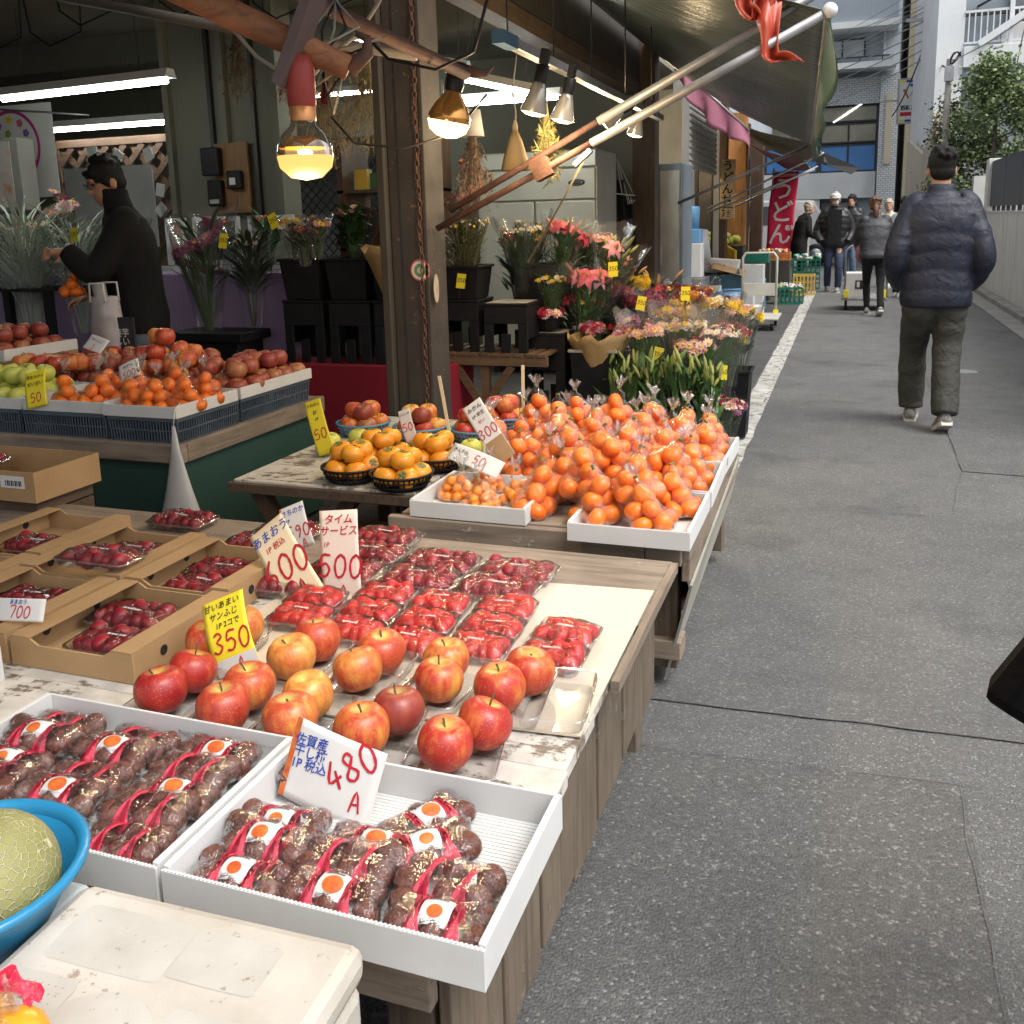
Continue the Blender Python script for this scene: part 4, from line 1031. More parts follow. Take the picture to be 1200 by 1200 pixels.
cordm = mat('grey_cord', (.30,.28,.25), None, 9, .7)
tag(sm(MB()).tube([(-1.95,2.6,2.3),(-1.92,2.6,2.1),(-1.74,2.6,1.90),(-1.58,2.6,1.80),(-1.50,2.6,1.87),(-1.38,2.6,1.94),(-1.31,2.6,2.02),(-1.30,2.6,2.3)], .006, 6).build('electric_cable', cordm), 'pale cord hanging in a V below the ceiling at upper left', 'cord')
tag(sm(MB()).tube([(-1.38,2.62,1.94),(-1.30,2.62,1.86),(-1.15,2.62,1.82),(-1.03,2.62,1.86),(-.99,2.62,1.98),(-.9,2.62,2.2)], .005, 6).build('electric_cable', black_plastic), 'dark looping cord between the pale cord and the bulb', 'cord')
for k in range(5): tag(sm(MB()).tube([(-1.02+.02*k,1.85,1.72+.01*k),(-1.06-.02*k,1.86,1.62+.03*k),(-1.13+.03*k,1.9,1.80),(-1.0-.04*k,1.95,1.95)], .003, 5).build('flex', black_plastic if k % 2 else cordm), 'thin tangled flex around the rusty hook', 'cord', 'tangled flexes at the hook')
tag(sm(MB()).tube([(-1.10,2.9,1.78),(-1.2,2.85,1.66),(-1.35,2.8,1.62),(-1.5,2.75,1.64),(-1.55,2.7,1.72)], .004, 5).build('flex', black_plastic), 'black flex looping in front of the pillar', 'cord')

# ================================================================== lamps
bulb_glass = film('bulb_glass', tint=(1,.97,.9), haze=.02, gloss=.06, rough=.03, bump=0)
fil = emit('glowing_filament', (1.0, .60, .22), 120)
glow_w = emit('glowing_reflector_face', (1.0, .72, .34), 2.6)
amber = mat('amber_reflector', (.75,.36,.10), None, 5, .18, metal=.75)
red_sock = mat('red_lamp_socket', (.36,.05,.035), (.28,.035,.025), 12, .55)
def point(parent, loc, e, col=(1,.72,.40), r=.03):
    ld = bpy.data.lights.new('lamp_light','POINT'); ld.energy = e; ld.color = col; ld.shadow_soft_size = r
    o = bpy.data.objects.new('lamp_light', ld); link(o, parent); o.location = loc
t = thing('heat_lamp', 'big round clear bulb glowing in a red socket over the cardboard boxes', 'lamp', (-1.07,1.75,1.53)); t.scale = (.92,.92,.92)
sm(MB()).lathe([(.027,.075),(.030,.06),(.05,.04),(.061,.015),(.063,-.005)], 26).build('glass_bulb', bulb_glass, t)
sm(MB()).lathe([(.063,-.005),(.058,-.03),(.035,-.052),(.0,-.058)], 26).build('glass_face', emit('warm_bulb_face', (1.0,.44,.11), 1.0), t)
sm(MB()).lathe([(.059,.012),(.04,.036),(.0,.04)], 20).build('reflector', amber, t)
sm(MB()).lathe([(.0,.012),(.014,.006),(.017,-.012),(.0,-.022)], 12).build('filament', fil, t)
sm(MB()).lathe([(.029,.07),(.030,.10),(.025,.105)], 18).build('bulb_neck', mat('amber_neck',(.7,.30,.10),None,5,.3,metal=.4), t)
sm(MB()).lathe([(.027,.098),(.032,.105),(.033,.18),(.029,.21),(.0,.215)], 18).build('lamp_socket', red_sock, t)
MB().bx(-.012,.012,-.03,.03,-.11,.11).build('strap', mat('grey_strap',(.16,.11,.10),None,9,.7), t, (-.002+.02,-.02,.245), (0,RAD(28),0))
point(t, (0,0,-.10), 5.5, (1,.70,.36), .05)
t = thing('heat_lamp', 'large mirrored bulb glowing under the rusty rail beside the pillar', 'lamp', (-1.19,2.8,1.70))
Mr = Matrix.Rotation(RAD(12),4,'Y')
sm(MB()).lathe([(.02,.09),(.026,.075),(.05,.045),(.066,.01),(.066,-.01),(.055,-.035),(.03,-.05),(0,-.056)], 26, M=Mr).build('glass_bulb', amber, t)
sm(MB()).lathe([(.0675,-.008),(.0575,-.036),(.032,-.053),(0,-.059)], 22, M=Mr).build('glowing_face', glow_w, t)
sm(MB()).lathe([(.026,.085),(.03,.1),(.028,.17),(0,.172)], 16, M=Mr).build('lamp_socket', black_plastic, t)
for k in range(3): sm(MB()).tube([(-.02+.02*k,0,.08),(-.02+.02*k,0,.12)], .004, 6).build('prong', white_card, t)
point(t, (.012,0,-.11), 6, (1,.72,.38), .05)
def clip_lamp(loc, label, e=5, ang=14, lit=True, sz=1.0):
    t = thing('clip_lamp', label, 'lamp', loc, 0, None); t.rotation_euler = (0, RAD(ang), 0); t.scale = (sz, sz, sz)
    sm(MB()).lathe([(.048,-.04),(.05,-.035),(.03,.045),(.021,.07),(.0,.072)], 20).build('reflector_bulb', mat('frosted_reflector',(.55,.52,.48),None,6,.25,metal=.5), t)
    sm(MB()).lathe([(.0,-.052),(.03,-.049),(.047,-.0395)], 18).build('glowing_face', glow_w if lit else paper_cream, t)
    sm(MB()).lathe([(.024,.068),(.024,.13),(.0,.132)], 14).build('lamp_socket', black_plastic, t)
    MB().bx(-.014,.014,-.02,.02,.132,.185).build('clip', white_card if sz > 1 else black_plastic, t, bevel=.003)
    if lit: point(t, (0,0,-.09), e, (1,.76,.45), .045)
    return t
clip_lamp((-1.10,3.4,1.81), 'white reflector lamp on the track, nearest of the row', 10)
clip_lamp((-1.14,3.9,1.83), 'bare reflector lamp second along the track over the oranges', 10)
clip_lamp((-1.19,4.95,1.90), 'small bright lamp on the track behind the grey arms', 12, 60)
clip_lamp((-1.20,5.6,1.90), 'farthest silver lamp shade on the track, over the flowers', 13)
tk = thing('lamp_track', 'grey lighting track hanging on rods above the oranges and flowers', 'rail', (-1.15,3.2,2.0))
MB().bx(-.02,.02,0,2.9,-.018,.018).build('rail', galv, tk, bevel=.003)
for q in (.05,.6,1.2,1.9,2.6): sm(MB()).tube([(0,q,.018),(0,q,.75-.1*q)], .004, 5).build('hanger_rod', dark_metal, tk)
MB().bx(-.022,.022,-.05,.10,-.022,.022).build('blue_end_cap', mat('blue_tape',(.05,.13,.22),None,6,.4), tk)

def tube_light(loc, L, label, rz=0, tilt=0, e=9, refl=True, n=1):
    t = thing('fluorescent_light', label, 'light', loc, rz); t.rotation_euler = (0, tilt, rz)
    tm = emit('fluorescent_tube_glow', (.92,1.0,.93), e*4)
    for k in range(n): sm(MB()).tube([(-L/2,.05*k,-.03),(L/2,.05*k,-.03)], .014, 8).build('tube', tm, t)
    if refl: MB().add([(-L/2-.03,-.05,-.01),(L/2+.03,-.05,-.01),(L/2+.03,.05,-.01),(-L/2-.03,.05,-.01),(-L/2-.03,-.03,.04),(L/2+.03,-.03,.04),(L/2+.03,.03,.04),(-L/2-.03,.03,.04)], [(0,3,2,1),(4,5,6,7),(0,1,5,4),(1,2,6,5),(2,3,7,6),(3,0,4,7)]).build('reflector_tray', white_card, t)
    for q in (-L*.35, L*.35): sm(MB()).tube([(q,0,.04),(q,0,.5)], .003, 4).build('chain', dark_metal, t)
    return t
tube_light((-4.48,4.8,2.27), 1.28, 'long bright fluorescent tube at upper left, nearest the ceiling', 0, RAD(-1), 5)
tube_light((-5.6,6.25,2.24), 1.2, 'lower second fluorescent tube behind the trellis panel', 0, 0, 6)
tube_light((-2.42,6.5,2.36), .62, 'white fluorescent fitting above the refrigerator left of the lamp track', RAD(8), RAD(14), 12)
tube_light((-2.44,6.9,2.30), .75, 'short fluorescent tube under the white fitting by the fridge', 0, 0, 8)
tube_light((-3.3,6.5,2.70), .35, 'bright fluorescent end seen left of the pillar top', RAD(70), 0, 12)
tube_light((-2.8,6.6,2.52), .35, 'bright fluorescent end seen right of the pillar top', RAD(70), 0, 12)
tube_light((-4.6,8.6,2.7), 1.2, 'fluorescent tube deep in the flower shop behind the olive partition', 0, 0, 8)

# ================================================================== interior fittings
fg = thing('steel_refrigerator', 'tall stainless steel refrigerator with an oval badge behind the flowers', 'refrigerator', (-3.15,8.0,0))
fr_m = mat('champagne_steel', (.58,.56,.49), (.50,.48,.42), 2, .36, metal=.35, bump=.02)
MB().bx(0,1.09,.03,.75,.1,1.98).build('cabinet_body', fr_m, fg, bevel=.01)
MB().bx(.01,.53,-.02,.028,.15,1.55).build('door', fr_m, fg, bevel=.008); MB().bx(.55,1.08,-.02,.028,.15,1.55).build('door', fr_m, fg, bevel=.008)
MB().bx(.01,1.08,-.015,.028,1.565,1.82).build('vent_panel', fr_m, fg, bevel=.006)
MB().bx(.0,1.09,-.02,.028,1.835,1.97).build('top_panel', fr_m, fg, bevel=.006)
bd = sm(MB()).lathe([(.0,.012),(.07,.01),(.075,0)], 24, M=Matrix.Translation((.92,-.016,1.70)) @ Matrix.Rotation(RAD(90),4,'X') @ Matrix.Scale(.38,4,(0,1,0))).build('badge', dark_metal, fg)
sm(MB()).lathe([(.05,.013),(.055,.013)], 20, M=Matrix.Translation((.92,-.017,1.70)) @ Matrix.Rotation(RAD(90),4,'X') @ Matrix.Scale(.38,4,(0,1,0))).build('badge_ring', steel, bd)
for xx in (.1,1.0): MB().bx(xx-.03,xx+.03,.1,.16,0,.1).build('leg', dark_metal, fg)
sh = thing('dark_shelf', 'dark wooden shelf with small boxes left of the pillar', 'shelf', (-3.0,5.25,0))
for zz in (.95,1.25,1.6): MB().bx(0,.62,0,.35,zz-.02,zz).build('board', old_wood_y, sh)
for xx in (0,.58): MB().bx(xx,xx+.04,0,.35,0,1.9).build('upright', old_wood_dk, sh)
r = random.Random(8)
for k in range(12):
    zz = (.95,1.25,1.6)[k % 3]; x = -2.92 + .48*((k//3)/3.6) + .03*r.random(); h = .10 + .13*r.random()
    o = MB().bx(-.045,.045,-.03,.05,0,h).build('gift_box', cols[(k*5+1) % 6], None, (x,5.38,zz), (0,0,r.uniform(-.3,.3)), bevel=.004)
    tag(o, 'small decorative box on the dark shelf left of the pillar', 'box', 'small boxes on the dark shelf')
sgb = thing('slate_sign', 'small tilted blackboard with chalk lines on the dark shelf', 'blackboard', (-2.78,5.1,1.36)); sgb.rotation_euler = (0,RAD(24),0)
slate = mat('slate_board', (.03,.03,.033), None, 8, .7)
MB().bx(-.1,.1,0,.012,-.13,.13).build('board', slate, sgb)
f = MB(); f.bx(-.115,.115,-.005,.016,.13,.145); f.bx(-.115,.115,-.005,.016,-.145,-.13); f.bx(-.115,-.1,-.005,.016,-.13,.13); f.bx(.1,.115,-.005,.016,-.13,.13); f.build('frame', old_wood_dk, sgb)
for k in range(6): MB().bx(-.08,.03+.04*((k*7)%2),-.002,-.0005,.09-.035*k,.095-.035*k).build('chalk_line', paper_white, sgb)
# lattice panel, grey sheet, framed boards, ojo banner, posters
lp = thing('trellis', 'brown trellis panel with photos behind the shopkeeper', 'trellis', (-6.3,6.35,1.1))
trel = wood('trellis_wood', (.15,.085,.055), (.09,.05,.03), 'x', .7)
f = MB(); f.bx(0,1.24,0,.04,.98,1.04); f.bx(0,1.24,0,.04,-.3,-.24); f.bx(0,.06,0,.04,-.24,.98); f.bx(1.18,1.24,0,.04,-.24,.98); f.build('frame', trel, lp)
for i in range(14):
    for s in (1,-1):
        x0 = -1.2 + i*.18; a = Vector((x0,.012 if s>0 else .028,-.24 if s>0 else .98)); c = a + Vector((1.22,0,1.22*s))
        l0 = max(0,(.06-a.x)/1.22); l1 = min(1,(1.18-a.x)/1.22)
        if l1-l0 > .03: MB().beam(a.lerp(c,l0), a.lerp(c,l1), .05, .012, (0,1,0)).build('slat', trel, lp)
tag(MB().bx(-6.08,-5.2,6.22,6.235,1.26,1.90).build('grey_board', mat('grey_sheet',(.36,.36,.35),(.30,.30,.29),2,.5)), 'large plain grey sheet leaning on the trellis panel', 'board')
for k, (x, z) in enumerate(((-5.75,2.02),(-5.5,1.98),(-5.2,1.98),(-5.12,1.7),(-5.13,1.55),(-6.2,1.75))):
    tag(MB().bx(-.05,.05,0,.004,-.04,.04).build('pinned_photo', white_card, None, (x,6.2,z), (0,.6*k,0)), 'small white photo pinned to the trellis', 'photo', 'photos pinned on the trellis')
frm_in = [mat('frame_art_%s' % n, c, d, 9, .5) for n, c, d in (('pink',(.5,.33,.3),(.35,.2,.17)),('grey',(.12,.13,.13),(.06,.065,.065)),('green',(.25,.3,.2),(.4,.38,.33)))]
for k, (x, wd, lab) in enumerate(((-4.62,.17,'narrow white framed picture left in the row behind the red orchids'),(-4.38,.38,'pink white framed picture behind the red orchids'),(-3.92,.36,'dark white framed picture right in the row behind the orchids'))):
    t = thing('framed_picture', lab, 'picture frame', (x,5.62,1.14))
    MB().bx(.03,wd-.03,0,.01,.03,.30).build('picture', frm_in[k], t)
    f = MB(); f.bx(0,wd,-.012,.015,.3,.33); f.bx(0,wd,-.012,.015,0,.03); f.bx(0,.03,-.012,.015,.03,.3); f.bx(wd-.03,wd,-.012,.015,.03,.3); f.build('frame', white_card, t)
tag(MB().bx(-6.3,-3.6,5.55,5.60,.98,1.135).build('white_ledge', white_card), 'white ledge along the top of the lilac bench', 'ledge')
lilac = mat('lilac_cloth', (.32,.23,.38), (.26,.18,.31), 2, .85, bump=.2, bscale=9, bdist=.02)
tag(MB().bx(-7.5,-3.3,5.2,5.54,0,1.10).build('lilac_bench', lilac, bevel=.01), 'long bench covered with lilac cloth behind the shopkeeper', 'bench')
redm = mat('crimson_cloth', (.28,.008,.022), (.22,.006,.018), 2, .8, bump=.15, bscale=7, bdist=.02)
tag(MB().bx(-3.35,-2.15,4.85,5.3,0,.575).build('crimson_bench', redm, bevel=.008), 'low bench covered with crimson cloth under the black buckets', 'bench')
pu = MB().bx(-3.62,-3.36,4.86,5.2,0,.57).build('lilac_block', lilac); tag(pu, 'low lilac covered block left of the crimson bench', 'bench')
mbd = thing('meter_board', 'plywood board with black electric meters on the olive partition', 'meter board', (-4.5,6.0,1.5))
MB().bx(.08,.36,-.02,0,0,.5).build('board', wood('meter_plywood', (.22,.11,.045), (.14,.065,.025), 'z', .6), mbd)
MB().bx(.0,.15,-.09,-.021,.27,.47).build('meter', black_plastic, mbd, bevel=.012); MB().bx(.03,.15,-.08,-.021,.05,.24).build('meter', black_plastic, mbd, bevel=.012); MB().bx(.2,.32,-.075,-.021,.17,.3).build('switch', black_plastic, mbd, bevel=.01)
MB().bx(.23,.28,-.079,-.076,.2,.25).build('label_plate', white_card, mbd)
MB().bx(.05,.13,-.084,-.081,.07,.10).build('label_plate', frm_in[2], mbd)
ob = thing('round_logo_banner', 'white hanging banner with a pink ring of flowers and ojo lettering', 'banner', (-5.85,5.5,1.75))
MB().bx(-.3,.42,0,.006,-.1,.56).build('cloth', white_card, ob)
mag = mat('magenta_print', (.45,.03,.22), None, 5, .6)
rg = MB(); cz = .27
rg.add([(rr*math.cos(a)+.03, -.003, rr*math.sin(a)+cz) for rr in (.235,.26) for a in [2*PI*i/32 for i in range(32)]], [(i,(i+1)%32,32+(i+1)%32,32+i) for i in range(32)]); rg.build('ring', mag, ob)
inst('lettering', text_mesh('ojo.', .2, mag, .006), ob, (.09,-.004,.2), (RAD(90),0,0))
for k, (x, z, c) in enumerate(((-.08,.42,0),(.02,.46,1),(.12,.43,2),(.17,.36,0),(.0,.36,3),(-.1,.31,2))):
    M5 = Matrix.Translation((x,-.004,z)) @ Matrix.Rotation(RAD(90),4,'X'); fm = MB()
    for a in range(5): fm.lathe([(0,0),(.014,0)], 8, (.017*math.cos(a*1.257),.017*math.sin(a*1.257),0), M=M5)
    fm.build('flower_print', [mat('print_violet',(.25,.15,.45),None,5,.6), paper_yellow, mat('print_pink',(.65,.15,.3),None,5,.6), mat('print_green',(.25,.45,.1),None,5,.6)][c], ob)
sm(MB()).tube([(-.35,.0,.57),(.75,0,.45)], .008, 6).build('rod', steel, ob)
bxo = thing('display_case', 'pale open display box with a flower picture hanging at left edge', 'case', (-5.62,5.1,1.55))
MB().bx(0,.26,0,.14,0,.48).build('box_body', mat('pale_box_grey',(.34,.33,.31),(.28,.27,.25),3,.7), bxo, bevel=.004)
MB().bx(.02,.19,-.004,-.001,.02,.46).build('picture', mat('flower_picture',(.6,.57,.52),(.62,.22,.06),11,.5,lo=.5,hi=.7,spots=(9,.62,(.16,.3,.06))), bxo)
# hangers and dark clothes by the wall past the fridge
hg = thing('drying_hanger', 'tangled white drying hanger with clips beside the refrigerator', 'hanger', (-2.1,8.9,1.62))
for k in range(5): sm(MB()).tube([(-.16,.05*k-.1,-.02),(0,.05*k-.1,.0),(.16,.05*k-.1,-.02)], .006, 5).build('hanger_bar', white_card, hg)
for k in range(6): sm(MB()).tube([(0,0,.34),(.16*math.cos(k*1.05),.12*math.sin(k*1.05),0)], .004, 5).build('cord', white_card, hg)
for k in range(9):
    sm(MB()).tube([(.13*math.cos(k*2.1)*.9, .1*math.sin(k*1.3), -.02),(.13*math.cos(k*2.1),.1*math.sin(k*1.3),-.1-.02*(k%3)),(.12*math.cos(k*2.1)+.04,.1*math.sin(k*1.3),-.06)], .005, 5).build('clip', white_card, hg)
dk = mat('dark_navy_cloth', (.014,.015,.02), (.022,.022,.028), 6, .9)
def cloth(label, x0, x1, y, z0, z1, m, name='hanging_cloth', cat='cloth'):
    def f(u, w): return (x0+(x1-x0)*u + .02*math.sin(w*5)*u, y + .035*math.sin(u*11) + .02*math.sin(w*4), z0+(z1-z0)*w)
    return tag(sm(MB()).grid(f, 20, 10).build(name, m, solid=.006), label, cat)
cloth('dark garment hanging at the fridge side below the hanger', -2.32, -2.02, 9.0, .55, 1.75, dk)
cloth('second dark garment hanging close to the timber post', -2.2, -1.98, 9.2, .7, 1.6, dk)
cloth('pale apron hanging low beside the timber post', -2.2, -1.96, 9.12, .45, .95, mat('pale_apron',(.34,.34,.30),(.28,.28,.25),3,.9))
# hanging dried things
pamp = mat('dried_pampas', (.52,.43,.28), (.36,.28,.16), 9, .9)
def bunch(name, label, loc, L, spread, n, m, seed, up=False, head=.35, r0=.004):
    r = random.Random(seed); t = thing(name, label, 'dried flowers', loc); mb = MB()
    for i in range(n):
        a = r.random()*2*PI; s = spread*math.sqrt(r.random()); sg2 = 1 if up else -1
        e = Vector((s*math.cos(a), s*math.sin(a), sg2*L*(.75+.3*r.random()))); mid = e*.5 + Vector((0,0,-sg2*.0)) - Vector((e.x*.25,e.y*.25,0))
        mb.tube([(0,0,0), mid, e], [r0*.5, r0*.4, r0*.25], 3)
        for k in range(7):
            q = e*(1-head*r.random()) ; d = Vector((r.gauss(0,1),r.gauss(0,1),r.gauss(0,1)))*.022; w = Vector((r.gauss(0,1),r.gauss(0,1),0))*.006
            mb.add([q-w, q+w, q+d],[(0,1,2)])
    mb.build('stalks', m, t); return t
bunch('pampas_bundle', 'broom of pale dried pampas hanging upside down behind the big bulb', (-2.62,5.0,2.42), .62, .24, 130, pamp, 1, False, .7)
bunch('pampas_bundle', 'second fanned bundle of dried pampas left of the pillar', (-2.95,5.1,2.5), .75, .16, 90, pamp, 2, False, .7)
bunch('dried_bouquet', 'loose dried yellow green bunch hanging beside the kraft cone', (-1.31,4.2,1.92), .36, .09, 60, mat('dried_green',(.38,.33,.12),(.26,.22,.07),9,.9), 3, False, .7)
bunch('dried_bouquet', 'white wrapped dried twigs hanging right of the pillar', (-1.95,4.9,1.95), .5, .14, 60, mat('dried_twigs',(.30,.22,.15),(.18,.12,.08),9,.9), 4, False, .7)
wc = sm(MB()).lathe([(.045,.0),(.065,-.14)], 14, (-1.95,4.9,1.98)); tag(wc.build('paper_wrap', paper_white, solid=.003), 'white paper wrap around the hanging dried twigs', 'wrap')
tag(MB().bx(-.02,.02,0,.004,-.12,.0).build('red_ribbon', redm, None, (-2.72,4.7,2.16), (0,.15,0)), 'dark red ribbon hanging among the pampas', 'ribbon')
kc = thing('kraft_cone', 'brown kraft paper cone hanging open end down on a string', 'paper cone', (-1.6,4.6,1.72))
sm(MB()).lathe([(.012,.11),(.035,.06),(.06,-.02),(.075,-.085)], 9).build('cone', mat('kraft_paper',(.52,.36,.17),(.44,.29,.13),5,.75,bump=.3,bscale=8,bdist=.02), kc, solid=.003)
sm(MB()).tube([(0,0,.10),(.005,0,.2),(-.01,0,.3),(.03,0,.55)], .004, 5).build('string', cordm, kc)
sm(MB()).lathe([(.0,.10),(.013,.10),(.016,.13),(.006,.16)], 8).build('knot', pamp, kc)
# ================================================================== fruit
def fruit_mat(name, stops, streak=(16,16,1.6), sc=1.6, rough=.38, bump=.05, bscale=120, top=None, hue=.12, shift=.34, speck=None):
    m = NT(name); v = m.coord(streak); v1 = m.coord((1,1,1))
    n = m.noise(v, sc*3, 6, .6); n2 = m.noise(v1, 14, 3)
    oi = m.n('ObjectInfo')
    f = m.math('ADD', m.math('MULTIPLY', n, .6), m.math('MULTIPLY', n2, .5)) if streak[0] < 5 else m.math('ADD', m.math('MULTIPLY', n, .55), m.math('MULTIPLY', m.noise(v1, 19, 4, .7, .5), .55))
    f = m.math('ADD', f, m.math('MULTIPLY', m.math('SUBTRACT', oi.outputs['Random'], .5), shift))
    c = m.ramp(f, stops)
    if top:
        tc = m.n('TexCoord'); sx = m.n('SeparateXYZ'); m.l(tc.outputs['Object'], sx.inputs[0])
        rr = m.math('SQRT', m.math('ADD', m.math('MULTIPLY', sx.outputs[0], sx.outputs[0]), m.math('MULTIPLY', sx.outputs[1], sx.outputs[1])))
        g = m.math('MULTIPLY', m.math('GREATER_THAN', sx.outputs[2], 0.0), m.ramp(m.math('ADD', rr, m.math('MULTIPLY', n, .012)), [(.010, 1.0), (.026, 0.0)]))
        c = m.mix(g, c, top)
    if speck:
        vo = m.vor(v1, 260); c = m.mix(m.ramp(vo.outputs['Distance'], [(.12, .55), (.2, 0.0)]), c, speck)
    m.base(c); m.rough(rough); m.bump(m.noise(v1, bscale, 4), bump, .002)
    m.p.inputs['Subsurface Weight'].default_value = .06; m.p.inputs['Subsurface Radius'].default_value = (.01,.004,.002)
    return m.mat
apple_red = fruit_mat('red_apple_skin', [(.30,(.62,.33,.07)),(.46,(.54,.15,.035)),(.60,(.42,.035,.022)),(.8,(.29,.014,.016))], top=(.55,.40,.10), speck=(.70,.45,.22))
apple_or = fruit_mat('streaked_apple_skin', [(.30,(.62,.40,.09)),(.46,(.62,.25,.05)),(.60,(.50,.085,.03)),(.8,(.34,.03,.02))], top=(.58,.45,.12), speck=(.72,.55,.30))
apple_dull = fruit_mat('dull_red_apple_skin', [(.3,(.40,.20,.08)),(.5,(.33,.075,.04)),(.75,(.23,.03,.025))], top=(.40,.28,.10), rough=.4)
apple_gr = fruit_mat('green_apple_skin', [(.3,(.44,.50,.07)),(.6,(.53,.54,.10)),(.8,(.58,.52,.14))], top=(.30,.33,.05), shift=.1)
mandarin_m = fruit_mat('mandarin_peel', [(.3,(.74,.135,.006)),(.7,(.84,.195,.008))], (1,1,1), 3, .38, .35, 260, top=(.66,.18,.02), shift=.2)
kumquat_m = fruit_mat('kumquat_peel', [(.3,(.74,.20,.012)),(.7,(.82,.28,.02))], (1,1,1), 3, .35, .3, 300)
persim_m = fruit_mat('persimmon_skin', [(.3,(.72,.24,.012)),(.7,(.80,.34,.03))], (2,2,1), 3, .27, .03, 60, shift=.2)
straw_m = fruit_mat('strawberry_skin', [(.3,(.66,.04,.022)),(.7,(.52,.014,.018))], (1,1,1), 6, .3, .6, 420, shift=.25)
straw_dk = fruit_mat('deep_red_strawberry_skin', [(.3,(.33,.016,.026)),(.7,(.21,.009,.02))], (1,1,1), 6, .3, .6, 420, shift=.2)
dried_m = NT('dried_persimmon_skin'); v = dried_m.coord((1,1,1))
_wr = dried_m.noise(dried_m.coord((1.0,1.0,.45)), 60, 5, .6, 1.2)
_pw = dried_m.math('ADD', dried_m.noise(v, 26, 6, .7), dried_m.math('MULTIPLY', dried_m.math('SUBTRACT', dried_m.n('ObjectInfo').outputs['Random'], .5), .16))
dried_m.base(dried_m.mix(dried_m.ramp(_pw, [(.54,0.0),(.76,.42)]), dried_m.ramp(_wr, [(.3,(.075,.021,.014)),(.7,(.17,.052,.032))]), (.40,.33,.30)))
dried_m.rough(.42); dried_m.bump(_wr, 1.0, .006)
stem_m = mat('fruit_stem', (.10,.065,.03), None, 9, .8); leaf_cal = mat('calyx_green', (.12,.17,.04), (.2,.2,.07), 9, .6)

def apple_mesh(name, m, r=.042, hh=.92, seed=0, n=20):
    rs = random.Random(seed); mb = sm(MB()); prof = []
    for i in range(15):
        t = PI*i/14
        rr = r*math.sin(t)**.85*(1 + .05*math.cos(t)); z = r*hh*math.cos(t)
        if i < 4: z -= r*.30*math.exp(-(rr/(r*.34))**2)
        if i > 11: z += r*.20*math.exp(-(rr/(r*.30))**2)
        prof.append((max(rr, .0004), z))
    rings = []
    ph = rs.random()*6; am = .025 + .02*rs.random(); sk = rs.uniform(-.05,.05)
    for q, (rr, z) in enumerate(prof):
        rings.append([((rr*(1+am*math.cos(5*a+ph)*(q/14) + sk*math.cos(a+ph)))*math.cos(a), (rr*(1+am*math.cos(5*a+ph)*(q/14)+sk*math.cos(a+ph)))*math.sin(a), z) for a in [2*PI*k/n for k in range(n)]])
    mb.loft(rings, False)
    return mb.mesh(name, m)
stem_me = sm(MB()).tube([(0,0,.024),(.002,.001,.035),(.005,.001,.046)], [.0016,.0014,.0022], 5).mesh('stem', stem_m)
AM = {k: [apple_mesh('apple', m, .042, .9 + .05*(s % 2), s + 3*len(k)) for s in range(3)] for k, m in dict(red=apple_red, streak=apple_or, dull=apple_dull, green=apple_gr).items()}
ARND = random.Random(21)
def apple(kind, loc, label, group, sc=1.0, tilt=None):
    o = inst('apple', ARND.choice(AM[kind]), None, loc, (ARND.gauss(0,.16) if tilt is None else tilt, ARND.gauss(0,.16), ARND.random()*6.28), sc*(.96 + .08*ARND.random()))
    inst('stem', stem_me, o, (0,0,.004*ARND.random()), (ARND.gauss(0,.10), ARND.gauss(0,.10), ARND.random()*6), (1, 1, .55+.42*ARND.random()))
    return tag(o, label, 'apple', group)
def ball_mesh(name, m, r, hh, lobes=0, am=0, dim=.12, nu=14, nv=9):
    mb = sm(MB()); rings = []
    for i in range(nv+1):
        t = PI*i/nv; rr = max(r*math.sin(t)**.92, .0004); z = r*hh*math.cos(t)
        if i == 0: z -= r*dim*1.2
        if i == 1: z -= r*dim*.5
        rings.append([(rr*(1+am*math.cos(lobes*a))*math.cos(a), rr*(1+am*math.cos(lobes*a))*math.sin(a), z) for a in [2*PI*k/nu for k in range(nu)]])
    return mb.loft(rings, False).mesh(name, m)
mand_me = ball_mesh('mandarin', mandarin_m, .034, .82)
kumq_me = ball_mesh('kumquat', kumquat_m, .0165, 1.0, nu=10, nv=7)
pers_me = ball_mesh('persimmon', persim_m, .042, .80, 4, .035, .16, 20, 12)
cal = MB()
for k in range(4):
    a = k*PI/2; d = Vector((math.cos(a), math.sin(a), 0)); sd = Vector((-d.y, d.x, 0))
    cal.add([(0,0,.030), d*.010+sd*.009+Vector((0,0,.033)), d*.024+Vector((0,0,.027)), d*.010-sd*.009+Vector((0,0,.033))], [(0,1,2,3)])
cal_me = cal.mesh('calyx', leaf_cal)
sb = sm(MB()); sb.lathe([(.0005,.017),(.008,.017),(.0145,.011),(.0150,.003),(.0115,-.009),(.006,-.018),(.0005,-.022)], 9)
straw_me = sb.mesh('strawberry', straw_m); sdk_me = sb.mesh('strawberry', straw_dk)
def wrinkled(seed, r=.026):
    mb = sm(MB()); rings = []
    for i in range(11):
        t = PI*i/10; ring = []
        for k in range(16):
            a = 2*PI*k/16; d = Vector((math.sin(t)*math.cos(a), math.sin(t)*math.sin(a), math.cos(t)))
            w = 1 + .10*noise.noise(d*2.2 + Vector((seed,0,0))) - .07*abs(noise.noise(Vector((d.x*5, d.y*5, d.z*1.6+seed))))
            ring.append((max(r*1.08*math.sin(t)**.8, .0004)*math.cos(a)*w, max(r*1.0*math.sin(t)**.8, .0004)*math.sin(a)*w, r*.80*math.cos(t)*w))
        rings.append(ring)
    return mb.loft(rings, False).mesh('dried_persimmon', dried_m.mat)
DRY = [wrinkled(s*3.7) for s in range(4)]

